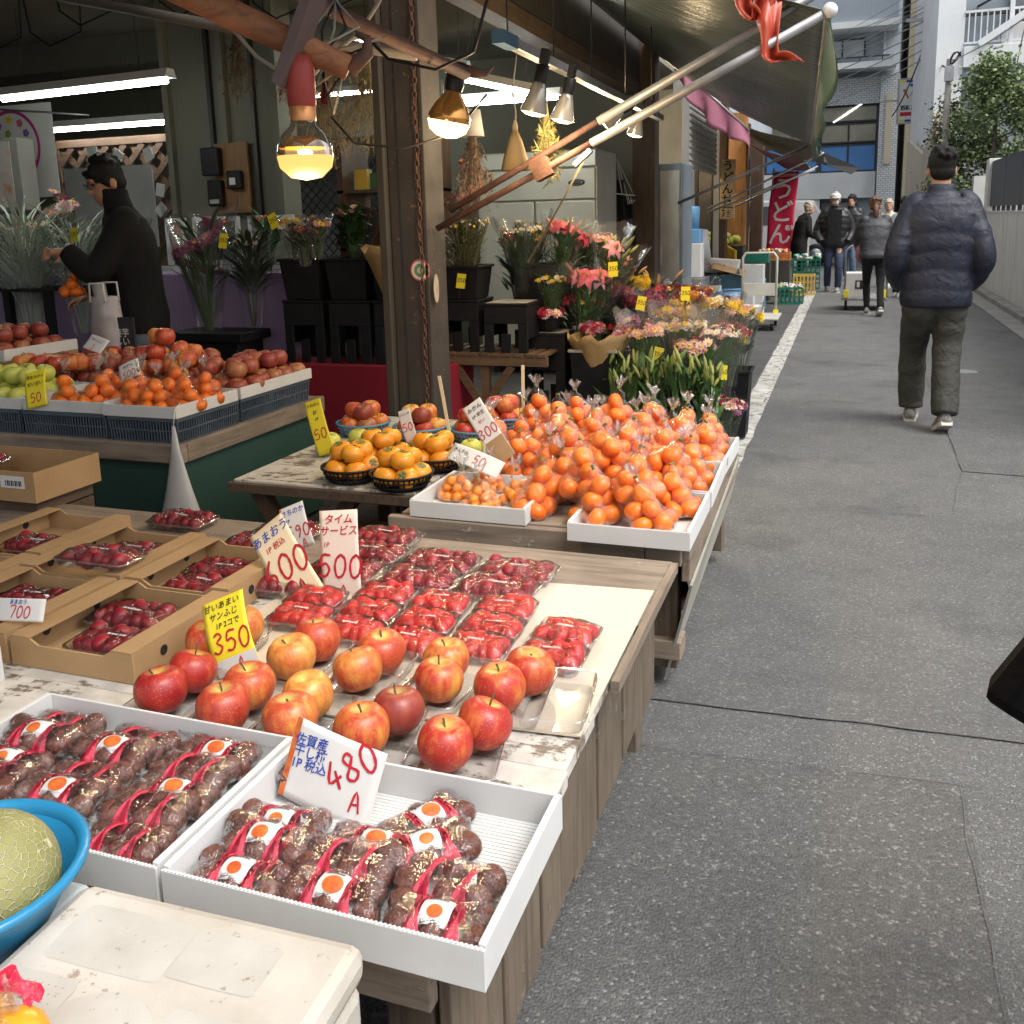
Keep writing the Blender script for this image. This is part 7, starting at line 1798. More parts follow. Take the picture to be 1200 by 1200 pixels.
# behind the counter: bags, board, roll
wbg = thing('white_bag', 'crumpled white plastic bag with handles behind the counter', 'bag', (-3.72,3.99,.58))
def bagf(u, w):
    a = 2*PI*u; rr = .11*(1 - .25*w**2)*(1+.14*noise.noise(Vector((math.cos(a)*2,math.sin(a)*2,w*4)))); return (rr*math.cos(a), rr*.6*math.sin(a), .47*w)
sm(MB()).grid(bagf, 24, 12).build('sack', film('white_bag_film', tint=(.95,.93,.93), haze=.45, gloss=.1, rough=.2, bump=.8, hazecol=(.7,.62,.62)), wbg)
for s in (-1,1): sm(MB()).tube([(-.05,.05*s,.44),(-.045,.05*s,.54),(.045,.05*s,.54),(.05,.05*s,.44)], .006, 5).build('handle', paper_white, wbg)
sm(MB()).ell((0,0,.2),(.085,.05,.16)).build('contents', mat('pinkish_contents',(.55,.40,.34),None,5,.8), wbg)
tag(sm(MB()).tube([(-3.72,4.02,.60),(-3.78,4.02,1.12)], .035, 14).build('wrapping_roll', mat('clear_grey_roll',(.42,.42,.42),(.33,.33,.33),4,.25)), 'grey roll of wrapping film leaning behind the counter', 'roll')
bbd = thing('chalk_board', 'black chalkboard reading 980 behind the counter apples', 'blackboard', (-3.66,3.97,.64))
MB().bx(-.13,.13,0,.01,0,.30).build('board', slate, bbd)
inst('lettering', text_mesh('冷し焼芋\nおいしい\n980', .05, paper_white, .0005), bbd, (0,-.003,.17), (RAD(90),0,0))
for r_ in [*BAGS, *KB, *big_or, *DP, *PR, *PDK]: 
    def kill(o):
        for c in list(o.children): kill(c)
        bpy.data.objects.remove(o)
    kill(r_)
# ================================================================== flowers
FR = random.Random(5)
leafg = mat('lily_leaf', (.045,.11,.028), (.075,.15,.04), 4, .42, hue=.25, spec=.5)
leafd = mat('dark_leaf', (.025,.055,.018), (.045,.085,.025), 4, .5, hue=.3)
budg = mat('lily_bud', (.20,.26,.07), (.34,.33,.09), 6, .45, hue=.25)
sleeve = film('flower_sleeve', haze=.015, gloss=.03, rough=.08, bump=.7, bscale=14, fres=.4)
PET = {k: mat('petal_' + k, a, b, 18, .6, hue=.12, sss=.1) for k, (a, b) in dict(pink=((.52,.17,.24),(.62,.29,.33)), deep=((.45,.025,.06),(.33,.015,.045)), hot=((.42,.03,.10),(.55,.14,.19)), yellow=((.78,.50,.015),(.82,.58,.05)), white=((.74,.68,.60),(.66,.60,.48)), orange=((.70,.20,.03),(.72,.30,.05)), maroon=((.16,.012,.03),(.24,.02,.04)), violet=((.32,.09,.20),(.42,.16,.26)), salmon=((.60,.30,.24),(.66,.45,.36)), dusk=((.20,.06,.11),(.28,.10,.15))).items()}
def petal(mb, d, up, L, W, curl, base=Vector((0,0,0)), n=4):
    sd = d.cross(up).normalized(); vs = []; fs = []
    for i in range(n+1):
        t = i/n; p = base + d*(L*t) + up*(L*(.55*t - curl*t*t)); w = W*math.sin(PI*min(.98, .12+.86*t))
        vs += [p - sd*w, p - up*(W*.18*(1-t)), p + sd*w]
    for i in range(n):
        b = i*3; fs += [(b,b+3,b+4,b+1),(b+1,b+4,b+5,b+2)]
    mb.add(vs, fs)
def lily(k):
    mb = sm(MB())
    for q in range(6):
        a = q*PI/3; petal(mb, Vector((math.cos(a),math.sin(a),0)), Vector((0,0,1)), .085, .021 if q%2 else .026, .75, n=5)
    mb.cur = 1
    for q in range(5):
        a = q*1.256; mb.tube([(0,0,0),(.012*math.cos(a),.012*math.sin(a),.05)], .0016, 4)
    return mb.mesh('lily_flower', [PET[k], PET['orange']])
def pompon(k, r=.03, n=46, seed=0):
    mb = sm(MB()); q = random.Random(seed)
    mb.ell((0,0,0), (r*.72,r*.72,r*.5), 8, 5)
    for i in range(n):
        t = math.acos(1 - 1.35*(i+.5)/n); a = i*2.39996
        d = Vector((math.sin(t)*math.cos(a), math.sin(t)*math.sin(a), math.cos(t))); up = Vector((0,0,1)) if abs(d.z) < .9 else Vector((1,0,0))
        s = d.cross(up).normalized(); b = d*r*.45; tip = d*r*(1+.2*q.random()); m_ = d*r*.85
        w = s*r*.20; mb.add([b, m_-w, tip, m_+w], [(0,1,2,3)])
    return mb.mesh('blossom', PET[k])
def daisy(k, r=.022, n=9):
    mb = sm(MB())
    for i in range(n):
        a = 2*PI*i/n; petal(mb, Vector((math.cos(a),math.sin(a),0)), Vector((0,0,1)), r, r*.26, .4, n=2)
    mb.cur = 1; mb.ell((0,0,.003),(r*.28,r*.28,r*.18),7,4)
    return mb.mesh('daisy_flower', [PET[k], PET['yellow'] if k != 'yellow' else PET['orange']])
BL = {('lily',k): lily(k) for k in ('hot','pink','deep')}
BL.update({('pom',k): pompon(k, seed=i) for i, k in enumerate(('pink','deep','yellow','white','maroon','violet','salmon','orange'))})
BL.update({('dai',k): daisy(k) for k in ('pink','white','yellow','hot','salmon','violet','deep','orange')})
bm = sm(MB()); bm.lathe([(.0005,-.04),(.006,-.03),(.0095,-.005),(.007,.022),(.0005,.04)], 7); bud_me = bm.mesh('flower_bud', budg)
bm = sm(MB()); bm.lathe([(.0005,-.04),(.006,-.03),(.0105,-.0),(.008,.022),(.0005,.042)], 7); budp_me = bm.mesh('flower_bud', mat('pink_lily_bud',(.50,.17,.14),(.40,.30,.10),14,.45,hue=.2))
def leaf_mesh(L, W, m, droop, seed):
    mb = sm(MB()); petal(mb, Vector((1,0,0)), Vector((0,0,1)), L, W, droop, n=6); return mb.mesh('leaf', m)
LV = [leaf_mesh(.14,.016,leafg,.5,0), leaf_mesh(.17,.019,leafg,.25,1), leaf_mesh(.12,.014,leafg,.8,2)]
def aim(v):
    return Vector(v).to_track_quat('Z','Y').to_euler()
def sleeve_mb(R0, R1, h, seed=0, frac=1.0, n=26):
    mb = sm(MB())
    def f(u, w):
        a = 2*PI*u*frac + seed; rr = R0 + (R1-R0)*w**1.3; rr *= 1 + .10*w*noise.noise(Vector((math.cos(a)*2.5, math.sin(a)*2.5, seed))) + .03*math.sin(a*9)*w
        return (rr*math.cos(a), rr*math.sin(a), h*w*(1 + (.16*noise.noise(Vector((math.cos(a)*3,math.sin(a)*3,seed+4))) if w > .8 else 0)))
    return mb.grid(f, n, 8)
def bouquet(label, loc, h, spread, heads, seed, tilt=(0,0), leaves=14, leaf=leafd, wrap='film', Rw=None, low=0.0, group=None, name='flower_bouquet', buds=0, budm=None, lsz=.07, hz=.16, lwd=.17):
    """heads: list of (kind, colour, scale, count)"""
    r = random.Random(seed); t = thing(name, label, 'flowers', loc, 0, group); t.rotation_euler = (RAD(tilt[0]), RAD(tilt[1]), r.random()*.2)
    st_ = MB(); pts = []
    total = sum(c for *_, c in heads)
    i = 0
    for kind, colr, sc, cnt in heads:
        for k in range(int(cnt*1.5)):
            rr = spread*math.sqrt((i*0.618 + .5) % 1.0); a = i*2.39996 + seed
            p = Vector((rr*math.cos(a), rr*math.sin(a), h - hz*(rr/spread)**2*h*.5 + r.uniform(-.02,.02)))
            d = Vector((p.x*1.6, p.y*1.6, .16)); st_.tube([(p.x*.12, p.y*.12, low), p*.6 + Vector((0,0,.0)), p], .0022, 4)
            inst('blossom' if kind == 'pom' else 'lily_flower' if kind == 'lily' else 'daisy_flower', BL[(kind,colr)], t, p, aim(d + Vector((r.gauss(0,.05), r.gauss(0,.05)-.03, 0))), sc*1.15*(.85+.3*r.random()))
            i += 1
    for k in range(buds):
        rr = spread*1.05*math.sqrt(r.random()); a = r.random()*6.28; p = Vector((rr*math.cos(a), rr*math.sin(a), h*(.86+.22*r.random())))
        st_.tube([(p.x*.15,p.y*.15,low), p*.6, p], .002, 4); inst('flower_bud', budm or bud_me, t, p + Vector((0,0,.02)), aim(Vector((p.x*1.4,p.y*1.4,.2))), .8+.5*r.random())
    st_.cur = 0; st_.smooth = True
    for k in range(leaves):
        a = r.random()*6.28; z = low + (h-low)*(.35+.55*r.random()); d = Vector((math.cos(a), math.sin(a), .4+.5*r.random())).normalized()
        b = Vector((spread*.5*r.random()*math.cos(a), spread*.5*r.random()*math.sin(a), z))
        petal(st_, d, Vector((0,0,1)), lsz*(.7+.7*r.random()), lsz*lwd, .5, b, 3)
    st_.build('stems', leaf, t)
    Rw = Rw or spread*1.15
    if wrap == 'film': sleeve_mb(Rw*.35, Rw*1.12, h*1.12-low, seed).build('sleeve', sleeve, t, (0,0,low))
    elif wrap == 'pale': sleeve_mb(Rw*.5, Rw*1.2, h*1.25-low, seed).build('sleeve', pale_sleeve, t, (0,0,low))
    elif wrap == 'kraft': sleeve_mb(Rw*.4, Rw*1.1, (h-low)*.9, seed, .8).build('kraft_wrap', kraft_pp, t, (0,0,low), solid=.002)
    return t
kraft_pp = mat('kraft_wrapping_paper', (.50,.33,.15), (.41,.26,.11), 6, .75, bump=.5, bscale=9, bdist=.02)
# racks and black flower crates
rk = thing('wooden_rack', 'low slatted wooden rack with crossed legs under the black crates', 'rack', (-2.0,5.28,0))
rackw = wood('rack_timber', (.17,.10,.055), (.09,.05,.028), 'x', .75)
MB().bx(-.36,.40,-.22,-.19,.56,.615).build('front_rail', rackw, rk, bevel=.003); MB().bx(-.36,.40,.19,.22,.56,.615).build('rear_rail', rackw, rk)
for i in range(11): MB().bx(-.36+i*.07,-.31+i*.07,-.23,.23,.617,.632).build('slat', rackw, rk)
for s in (-1,1): MB().beam((-.18*s,-.2,.56),(.2*s,-.2,.02),.045,.02,(0,1,0)).build('leg', rackw, rk)
MB().bx(-.02,.03,-.19,-.15,.3,.56).build('leg', rackw, rk)
CR = {}
def crate_stool(label, loc, w=.27, d=.25, h=.29, top=None, group='black flower crates'):
    t = thing('black_crate', label, 'crate', loc, 0, group); a = w/2; b = d/2; th = .012
    for s in (-1,1):
        # front and back with an arched opening between two feet
        y0, y1 = sorted((s*b, s*(b-th)))
        MB().bx(-a,a,y0,y1,h*.62,h).build('side_panel', black_plastic, t, bevel=.004)
        MB().bx(-a,-a+.06,y0,y1,0,h*.62-.0005).build('foot', black_plastic, t, bevel=.004); MB().bx(a-.06,a,y0,y1,0,h*.62-.0005).build('foot', black_plastic, t, bevel=.004)
        MB().bx(-.03,.03,y0,y1,0,h*.40).build('foot', black_plastic, t, bevel=.004)
        x0, x1 = sorted((s*a, s*(a-th)))
        MB().bx(x0,x1,-b+th,b-th,h*.3,h).build('side_panel', black_plastic, t)
    MB().bx(-a-.006,a+.006,-b-.006,b+.006,h,h+.016).build('rim', black_plastic, t, bevel=.006)
    if top: MB().bx(-a+.012,a-.012,-b+.012,b-.012,h+.0165,h+.020).build('top_pad', top, t, bevel=.002)
    return t
def bucket(label, loc, w=.24, h=.3, group='square black flower buckets', rim=None):
    t = thing('flower_bucket', label, 'bucket', loc, 0, group); a = w/2; k = .82
    MB().loft([[(x*k, y*k, .002) for x, y in ((-a,-a),(a,-a),(a,a),(-a,a))], [(x, y, h) for x, y in ((-a,-a),(a,-a),(a,a),(-a,a))]], False).build('bucket_wall', black_plastic, t, solid=.004)
    MB().bx(-a*k,a*k,-a*k,a*k,.003,.008).build('bucket_base', black_plastic, t)
    f = MB(); e = .012; f.bx(-a-e,a+e,-a-e,-a,h-.012,h+.006); f.bx(-a-e,a+e,a,a+e,h-.012,h+.006); f.bx(-a-e,-a,-a,a,h-.012,h+.006); f.bx(a,a+e,-a,a,h-.012,h+.006); f.build('rim', rim or black_plastic, t, bevel=.004)
    return t
pad = mat('pale_crate_rim', (.42,.38,.32), (.34,.30,.25), 5, .7)
crate_stool('black crate on the rack just right of the pillar', (-2.17,5.24,.634)); bucket('black bucket of leafy branches right of the pillar', (-2.16,5.24,.942), .25, .19)
crate_stool('black crate with pale top on the right end of the rack', (-1.86,5.22,.634), .27,.25,.27, pad)
bucket('tall black bucket behind the pale topped crate', (-1.80,5.58,.62), .26, .50)
crate_stool('black crate under the small round arrangement', (-1.70,5.42,.16), .27,.24,.55, pad)
bucket('black bucket holding the kraft wrapped bouquet', (-1.37,5.34,.22), .27, .42, rim=pad)
bucket('black bucket behind the carnations', (-1.45,5.85,.3), .27, .42)
for i, (x, y, h) in enumerate(((-1.18,5.75,.48),(-.98,5.8,.48),(-.80,5.85,.46),(-1.12,5.36,.34),(-.86,5.38,.34),(-.66,5.95,.42))): bucket('black bucket under the flower bunches, %s' % ('behind the green lilies, left','behind the green lilies, middle','behind the green lilies, right','inside the green lily bundle, left','inside the green lily bundle, right','rightmost at the lane')[i], (x,y,.02), .22, h)
for i, x in enumerate((-3.08,-2.77,-2.47)):
    w3 = ('left','middle','right')[i]
    crate_stool('black crate on the crimson bench, %s of three' % w3, (x,5.02,.576), .27,.25,.36); bucket('black bucket on the crimson bench crate, %s of three' % w3, (x,5.02,.955), .27, .24)
bench = MB().bx(-1.6,-.6,5.55,6.1,0,.018); tag(bench.build('plank_base', rackw), 'timber base plank under the flower buckets', 'plank')
# green shrub branches
bouquet('leafy branch bunch with tiny berries in the bucket by the pillar', (-2.16,5.24,.98), .42, .24, [('dai','white',.35,16),('dai','yellow',.4,8)], 31, leaves=420, leaf=mat('olive_leaf',(.10,.115,.04),(.16,.17,.07),5,.5,hue=.3), wrap=None, lsz=.045, name='leafy_branches')
bouquet('bunch of white gypsophila in clear wrap beside the branches', (-1.88,5.50,.95), .42, .15, [('dai','white',.5,36)], 32, leaves=40, wrap='film', Rw=.17, lsz=.04)
bouquet('yellow flowers in the tall black bucket', (-1.80,5.55,1.05), .26, .08, [('dai','yellow',1.2,7)], 33, leaves=30, wrap='film', Rw=.12)
bouquet('tall pink lily bunch with green buds in the tall bucket', (-1.68,5.50,.90), .46, .13, [('lily','hot',.72,3),('lily','deep',.62,2)], 34, (0,10), 46, leafg, 'film', .16, buds=9, budm=budp_me, lsz=.11, name='lily_bouquet')
for p in ((-1.60,5.46,1.42),(-1.56,5.47,1.44),(-1.66,5.46,1.46)): pass
bouquet('lower pink lily bunch leaning towards the lane', (-1.50,5.46,.62), .44, .14, [('lily','hot',.74,4),('lily','pink',.66,2)], 35, (0,8), 50, leafg, 'film', .18, buds=10, budm=budp_me, lsz=.11, name='lily_bouquet')
bouquet('yellow green lily buds in clear wrap behind the pink lilies', (-1.42,5.62,.80), .42, .10, [('lily','pink',.7,1)], 36, (0,14), 30, leafg, 'film', .16, buds=12, lsz=.10, name='lily_bouquet')
bouquet('pale pink filler bunch in clear wrap at the top of the flower stand', (-1.50,5.75,.95), .34, .13, [('dai','pink',.7,30),('dai','white',.6,12)], 37, (0,8), 20, leafd, 'pale', .17)
bouquet('pale yellow wrapped flowers below the tall lilies', (-1.68,5.44,.76), .30, .10, [('dai','yellow',.7,12),('dai','white',.8,8)], 38, (0,0), 60, leafg, 'pale', .13, lsz=.09)
bouquet('small round arrangement of pink and dark red flowers on the black crate', (-1.68,5.36,.745), .10, .095, [('pom','deep',.9,4),('dai','pink',1.2,10),('dai','white',1.2,8)], 39, leaves=16, wrap=None, hz=.3, name='flower_arrangement')
MB().loft([[(.06*math.cos(a)-1.68,.06*math.sin(a)+5.36,.745) for a in [k*PI/6 for k in range(12)]],[(.085*math.cos(a)-1.68,.085*math.sin(a)+5.36,.83) for a in [k*PI/6 for k in range(12)]]]).build('flower_pot', black_plastic)
tag(bpy.context.scene.objects['flower_pot'], 'dark pot under the small round arrangement', 'pot')
bouquet('mixed red and pink bouquet in kraft paper', (-1.36,5.32,.40), .36, .15, [('pom','pink',.9,6),('pom','deep',.9,4),('dai','white',1.2,8),('dai','hot',1.1,6),('pom','salmon',.8,4)], 40, leaves=40, wrap='kraft', Rw=.17)
bouquet('pink carnation bunch in the middle of the stand', (-1.40,5.75,.60), .36, .12, [('pom','pink',1.3,13)], 41, leaves=24, wrap='film')
bouquet('bunch of yellow chrysanthemums at the back of the stand', (-1.30,6.05,.60), .38, .14, [('pom','yellow',1.05,18)], 42, leaves=24, wrap='film')
bouquet('dark red and violet bunch left of the mixed yellow ones', (-1.16,5.78,.45), .44, .14, [('pom','maroon',1.1,9),('pom','violet',1.0,7),('dai','hot',1,6)], 43, leaves=30, wrap='film')
bouquet('yellow lily and rose bouquet in the middle of the back row', (-.98,5.78,.42), .42, .13, [('lily','pink',.5,2),('pom','yellow',1.0,8),('dai','yellow',1.6,6),('dai','white',1.3,8),('pom','salmon',.9,4)], 44, leaves=34, wrap='film')
bouquet('maroon and orange bouquet at the top of the back row', (-.95,6.02,.46), .46, .15, [('pom','maroon',1.0,10),('pom','orange',.9,5),('dai','white',1.2,6),('dai','yellow',1.2,6)], 45, leaves=30, wrap='film')
bouquet('yellow and white bouquet at the right end of the back row', (-.76,5.95,.40), .46, .14, [('pom','yellow',1.0,9),('dai','white',1.3,10),('pom','white',.8,5),('pom','salmon',.9,4)], 46, leaves=50, wrap='film')
bouquet('leafy bouquet with yellow blooms at the very edge of the lane', (-.62,6.0,.36), .44, .11, [('pom','yellow',.9,6),('pom','pink',.8,4)], 47, leaves=90, leaf=leafg, wrap='film', lsz=.09)
bouquet('pale green and white filler in clear wrap over the lilies', (-.84,5.62,.36), .40, .12, [('dai','white',.7,26),('dai','yellow',.6,14)], 48, leaves=70, leaf=leafg, wrap='pale', Rw=.16, lsz=.05)
bouquet('pink alstroemeria bunch in a long clear sleeve, left of two', (-1.08,5.36,.30), .46, .13, [('dai','salmon',1.3,14),('dai','pink',1.2,10),('dai','yellow',1.2,6),('dai','white',1,6)], 49, leaves=20, leaf=leafg, wrap='pale', Rw=.18)
bouquet('pink alstroemeria bunch in a long clear sleeve, right of two', (-.80,5.40,.28), .40, .12, [('dai','salmon',1.3,12),('dai','pink',1.3,12),('lily','pink',.5,2)], 50, leaves=20, leaf=leafg, wrap='pale', Rw=.16)
bouquet('small mixed posy in a clear pot at the foot of the stand', (-.66,5.36,.08), .26, .10, [('pom','salmon',.8,5),('dai','white',1.1,6),('pom','deep',.7,5),('dai','orange',1,4)], 51, leaves=24, wrap='film', Rw=.10)
bouquet('second small posy beside the clear pot', (-.62,5.52,.08), .22, .08, [('pom','violet',.8,6),('dai','salmon',1,5)], 52, leaves=20, wrap='film', Rw=.09)
bouquet('purple and cream bunch at the left behind the kraft bouquet', (-1.22,5.58,.42), .36, .11, [('pom','violet',1,5),('dai','white',1.2,9),('dai','pink',1.1,6)], 53, leaves=24, wrap='film')
bouquet('pale wrapped mixed bunch between the two alstroemeria sleeves', (-.94,5.52,.34), .44, .12, [('dai','white',.9,18),('dai','salmon',1.0,10),('dai','yellow',.9,8)], 81, leaves=30, leaf=leafg, wrap='pale', Rw=.15)
bouquet('pale wrapped bunch with pink tips at the right end over the lilies', (-.70,5.56,.34), .40, .11, [('dai','pink',1.0,12),('dai','white',.9,12)], 82, leaves=40, leaf=leafg, wrap='pale', Rw=.15)
bouquet('red and white bunch standing behind the small clear pot', (-.66,5.78,.36), .36, .11, [('pom','deep',.8,6),('dai','white',1,8),('dai','yellow',1,6)], 83, leaves=40, leaf=leafg, wrap='film', Rw=.13)
for i, (x, y, z, hh, lab) in enumerate(((-2.0,5.75,.75,.55,'dense dark foliage bunch behind the leafy branches'),(-1.62,5.78,.62,.62,'dense dark foliage bunch behind the tall pink lilies'),(-1.42,5.95,.58,.52,'dark leafy bunch with buds behind the pale filler'),(-1.18,6.15,.44,.52,'dark leafy bunch behind the yellow chrysanthemums'),(-1.55,5.62,.50,.42,'leafy bunch with maroon blooms between the two lily bunches'),(-.88,6.2,.40,.46,'dark leafy bunch at the back right of the stand'))):
    bouquet(lab, (x,y,z), hh, .19, [('pom','maroon',.7,5),('dai','yellow',.9,4),('lily','deep',.45,2),('dai','hot',.9,4)], 90+i, leaves=170, leaf=leafd, wrap=None, lsz=.12, lwd=.14, buds=6, budm=budp_me)
# green lily bundle at the front: every leaf a part
gl = thing('lily_bundle', 'dense bundle of green unopened lilies at the front of the stand', 'flowers', (-.95,5.20,.06)); st_ = MB()
for i in range(30):
    x = -.29 + .58*((i*.618) % 1); y = -.08 + .16*FR.random(); lean = x*.25; hh = .42 + .14*FR.random()
    top = Vector((x+lean*hh+FR.gauss(0,.02), y-.03*FR.random(), hh)); st_.tube([(x*.9,y,0), (x, y, hh*.5), top], .0035, 5)
    for k in range(6):
        z = hh*(.30+.115*k); a = FR.random()*6.28; e = Euler((0, -RAD(35+30*FR.random()), a)); inst('leaf', LV[FR.randrange(3)], gl, Vector((x,y,0)).lerp(top, z/hh) + Vector((0,0,.0)), e, .85+.4*FR.random())
    for k in range(2): inst('flower_bud', bud_me, gl, top + Vector((FR.gauss(0,.018), FR.gauss(0,.015), .01+.02*k)), (FR.gauss(0,.3), FR.gauss(0,.3), 0), 1.0+.4*FR.random())
st_.build('stems', leafg, gl)
# price tags
def tagc(label, loc, w=.055, h=.085, rot=0, txt='350'):
    t = thing('price_tag', label, 'price tag', loc, 0); t.rotation_euler = (RAD(80), RAD(rot), 0)
    MB().bx(-w/2,w/2,-h/2,h/2,0,.0015).build('card', paper_yellow, t)
    mb = stroke_mb(txt, h*.3, .07); mb.v = [(p[0]-h*.3, p[1]-h*.1, .0022) for p in mb.v]; mb.build('lettering', ink_black, t)
    MB().bx(-.004,.004,-h/2-.06,-h/2,0,.001).build('stick', black_plastic, t)
for loc, rt, lab in (((-1.27,5.30,1.10),-4,'yellow price tag high on the right lily bunch'),((-2.13,5.10,1.05),6,'yellow price tag on the bucket of leafy branches'),((-1.17,5.6,.88),10,'yellow price tag left of the dark red bunch'),((-.92,5.70,.93),0,'yellow price tag at the top of the back row'),((-.60,5.84,.66),0,'yellow price tag at the lane edge of the stand'),((-.66,5.42,.50),0,'yellow price tag over the small posies'),((-4.275,4.4,1.372),-8,'yellow price tag in front of the shopkeeper'),((-3.39,4.6,1.317),6,'yellow price tag on the dark pink orchids'),((-2.98,4.5,1.42),-25,'yellow green tag on the small wrapped bunches'),((-1.0,5.25,.62),12,'bright yellow tag among the alstroemeria')): tagc(lab, loc, rot=rt)
# flowers inside the shop at left
orch = bouquet('dark pink orchid spikes behind the shopkeeper', (-3.78,4.92,.76), .68, .20, [('dai','violet',1.3,20),('pom','violet',.8,18),('dai','hot',1.1,8)], 61, leaves=40, leaf=leafd, wrap='film', Rw=.22, hz=1.0, lsz=.2, lwd=.07, name='orchid_bunch')
bouquet('pale pink orchid spray in front of the grey sheet', (-4.85,5.0,1.1), .55, .18, [('dai','pink',1.6,22),('dai','white',1.4,8)], 62, (0,-12), 12, leafd, None, hz=.8, name='orchid_bunch')
tag(MB().bx(-4.0,-3.45,4.78,5.1,.70,.76).build('dark_tray', black_plastic, bevel=.01), 'black tray under the dark pink orchids', 'tray')
tag(MB().bx(-3.95,-3.5,4.82,5.08,.0,.70).build('dark_stand', black_plastic, bevel=.01), 'black stand carrying the orchid tray', 'stand')
bouquet('tall pale grasses in clear sleeves at the left edge', (-4.9,4.62,.62), .86, .24, [('dai','white',.5,40),('dai','pink',.5,10)], 63, leaves=220, leaf=mat('silvery_grass',(.50,.55,.47),(.38,.44,.35),6,.6,hue=.2), wrap='film', Rw=.26, lsz=.34, lwd=.02, name='grass_bunch')
bouquet('second sleeve of pale grasses beside the first', (-4.62,4.75,.75), .66, .16, [('dai','white',.5,20)], 64, leaves=150, leaf=mat('silvery_grass_b',(.48,.53,.45),(.36,.42,.33),6,.6,hue=.2), wrap='film', Rw=.18, lsz=.3, lwd=.02, name='grass_bunch')
rk2 = thing('black_rack', 'black wire rack under the pale grasses at left', 'rack', (-4.9,4.62,.0))
for zz in (.60,1.04): MB().bx(-.35,.35,-.2,.22,zz,zz+.015).build('shelf', black_plastic, rk2)
for x in (-.32,-.02,.3): MB().bx(x,x+.05,-.19,-.15,0,1.04).build('upright', black_plastic, rk2)
bouquet('green feathery fern in the left black bucket', (-3.08,5.0,.98), .36, .15, [('dai','yellow',.1,1)], 65, leaves=300, leaf=mat('fern_green',(.05,.10,.02),(.08,.14,.03),6,.6,hue=.25), wrap=None, lsz=.07, name='fern')
kw = thing('kraft_wrapped_bunch', 'bunch wrapped in crumpled brown kraft paper in the right black bucket', 'flowers', (-2.47,4.92,.90))
sleeve_mb(.05,.19,.36,7,1.0,22).build('kraft_wrap', kraft_pp, kw, solid=.002)
sm(MB()).ell((0,0,.27),(.13,.13,.08)).build('flower_heads', leafd, kw)
for i, (x, z, c, lab) in enumerate(((-3.02,1.22,'white','small clear wrapped white bunch left of the slate board'),(-2.86,1.22,'pink','small clear wrapped pink bunch left of the slate board'),(-2.95,1.18,'hot','small clear wrapped red bunch below the others'))):
    bouquet(lab, (x,4.75,z-.02), .22, .07, [('dai',c,1.2,8),('dai','yellow',1,3)], 70+i, leaves=12, wrap='film', Rw=.09)
bouquet('pink cherry twigs right of the pillar', (-2.25,5.5,1.0), .75, .16, [('dai','hot',1.0,10),('dai','pink',.9,12)], 75, leaves=10, leaf=bark, wrap=None, hz=.8, name='twig_bunch')
tag(sm(MB()).tube([(-1.75,5.2,1.15),(-1.5,5.1,1.5),(-1.34,5.0,1.72)], .006, 6).build('dry_stalk', pamp), 'single long dry stalk crossing in front of the refrigerator', 'stalk')
bt = thing('blue_bucket', 'round blue bucket behind the flowers by the timber post', 'bucket', (-1.62,6.9,.62))
sm(MB()).lathe([(.0,.0),(.11,.0),(.15,.26)], 24).build('bucket_wall', mat('mid_blue_plastic',(.06,.18,.36),None,5,.4), bt, solid=.005); sm(MB()).lathe([(.145,.25),(.165,.262),(.145,.27)], 24).build('rim', mat('mid_blue_rim',(.07,.2,.4),None,5,.4), bt)
tag(MB().bx(-1.85,-1.4,6.7,7.1,0,.615).build('bucket_stand', black_plastic, bevel=.01), 'dark stand under the round blue bucket', 'stand')

# more flowers and clutter at the back of the flower shop
for i, (x, y, z, hd, kw_, lab) in enumerate((
 (-4.72,5.40,1.10,[('dai','pink',1.2,10),('dai','white',1.1,6)],dict(leaves=40, leaf=leafd, wrap='film', Rw=.12),'pink wrapped pot plant on the lilac bench behind the shopkeeper'),
 (-4.05,5.40,1.10,[('pom','violet',.6,10),('dai','hot',.9,6)],dict(leaves=70, leaf=leafd, wrap='film', Rw=.13, lsz=.12, lwd=.1),'violet pot plant on the lilac bench between the framed pictures'),
 (-3.62,5.38,1.10,[('dai','deep',1.0,9)],dict(leaves=90, leaf=leafg, wrap=None, lsz=.14, lwd=.08),'leafy plant with dark red blooms at the right end of the lilac bench'),
 (-2.78,5.02,1.14,[('dai','white',1.0,8),('pom','pink',.6,6)],dict(leaves=120, leaf=leafd, wrap=None, lsz=.10),'white and pink bunch in the middle black bucket'),
 (-2.45,5.10,1.16,[('pom','maroon',.7,8)],dict(leaves=140, leaf=leafg, wrap=None, lsz=.12, lwd=.1),'dark leafy bunch in the right black bucket'),
 (-3.50,5.00,.78,[('dai','white',.9,8)],dict(leaves=120, leaf=leafd, wrap='film', Rw=.15, lsz=.2, lwd=.06),'wrapped leafy stems right of the dark pink orchids'))):
    bouquet(lab, (x,y,z), .34 if z > .9 else .55, .11, hd, 120+i, **kw_)
bunch('dried_bouquet', 'dark bundle of dried stems hanging from the ceiling near the meters', (-3.9,5.6,2.75), .5, .14, 70, mat('dark_dried',(.14,.10,.05),(.08,.05,.03),9,.9), 9, False, .7)
bunch('dried_bouquet', 'bundle of dried red berries hanging left of the pampas', (-3.3,5.3,2.6), .45, .12, 60, mat('red_dried',(.24,.07,.04),(.14,.05,.03),9,.9), 10, False, .7)
WR = random.Random(4)
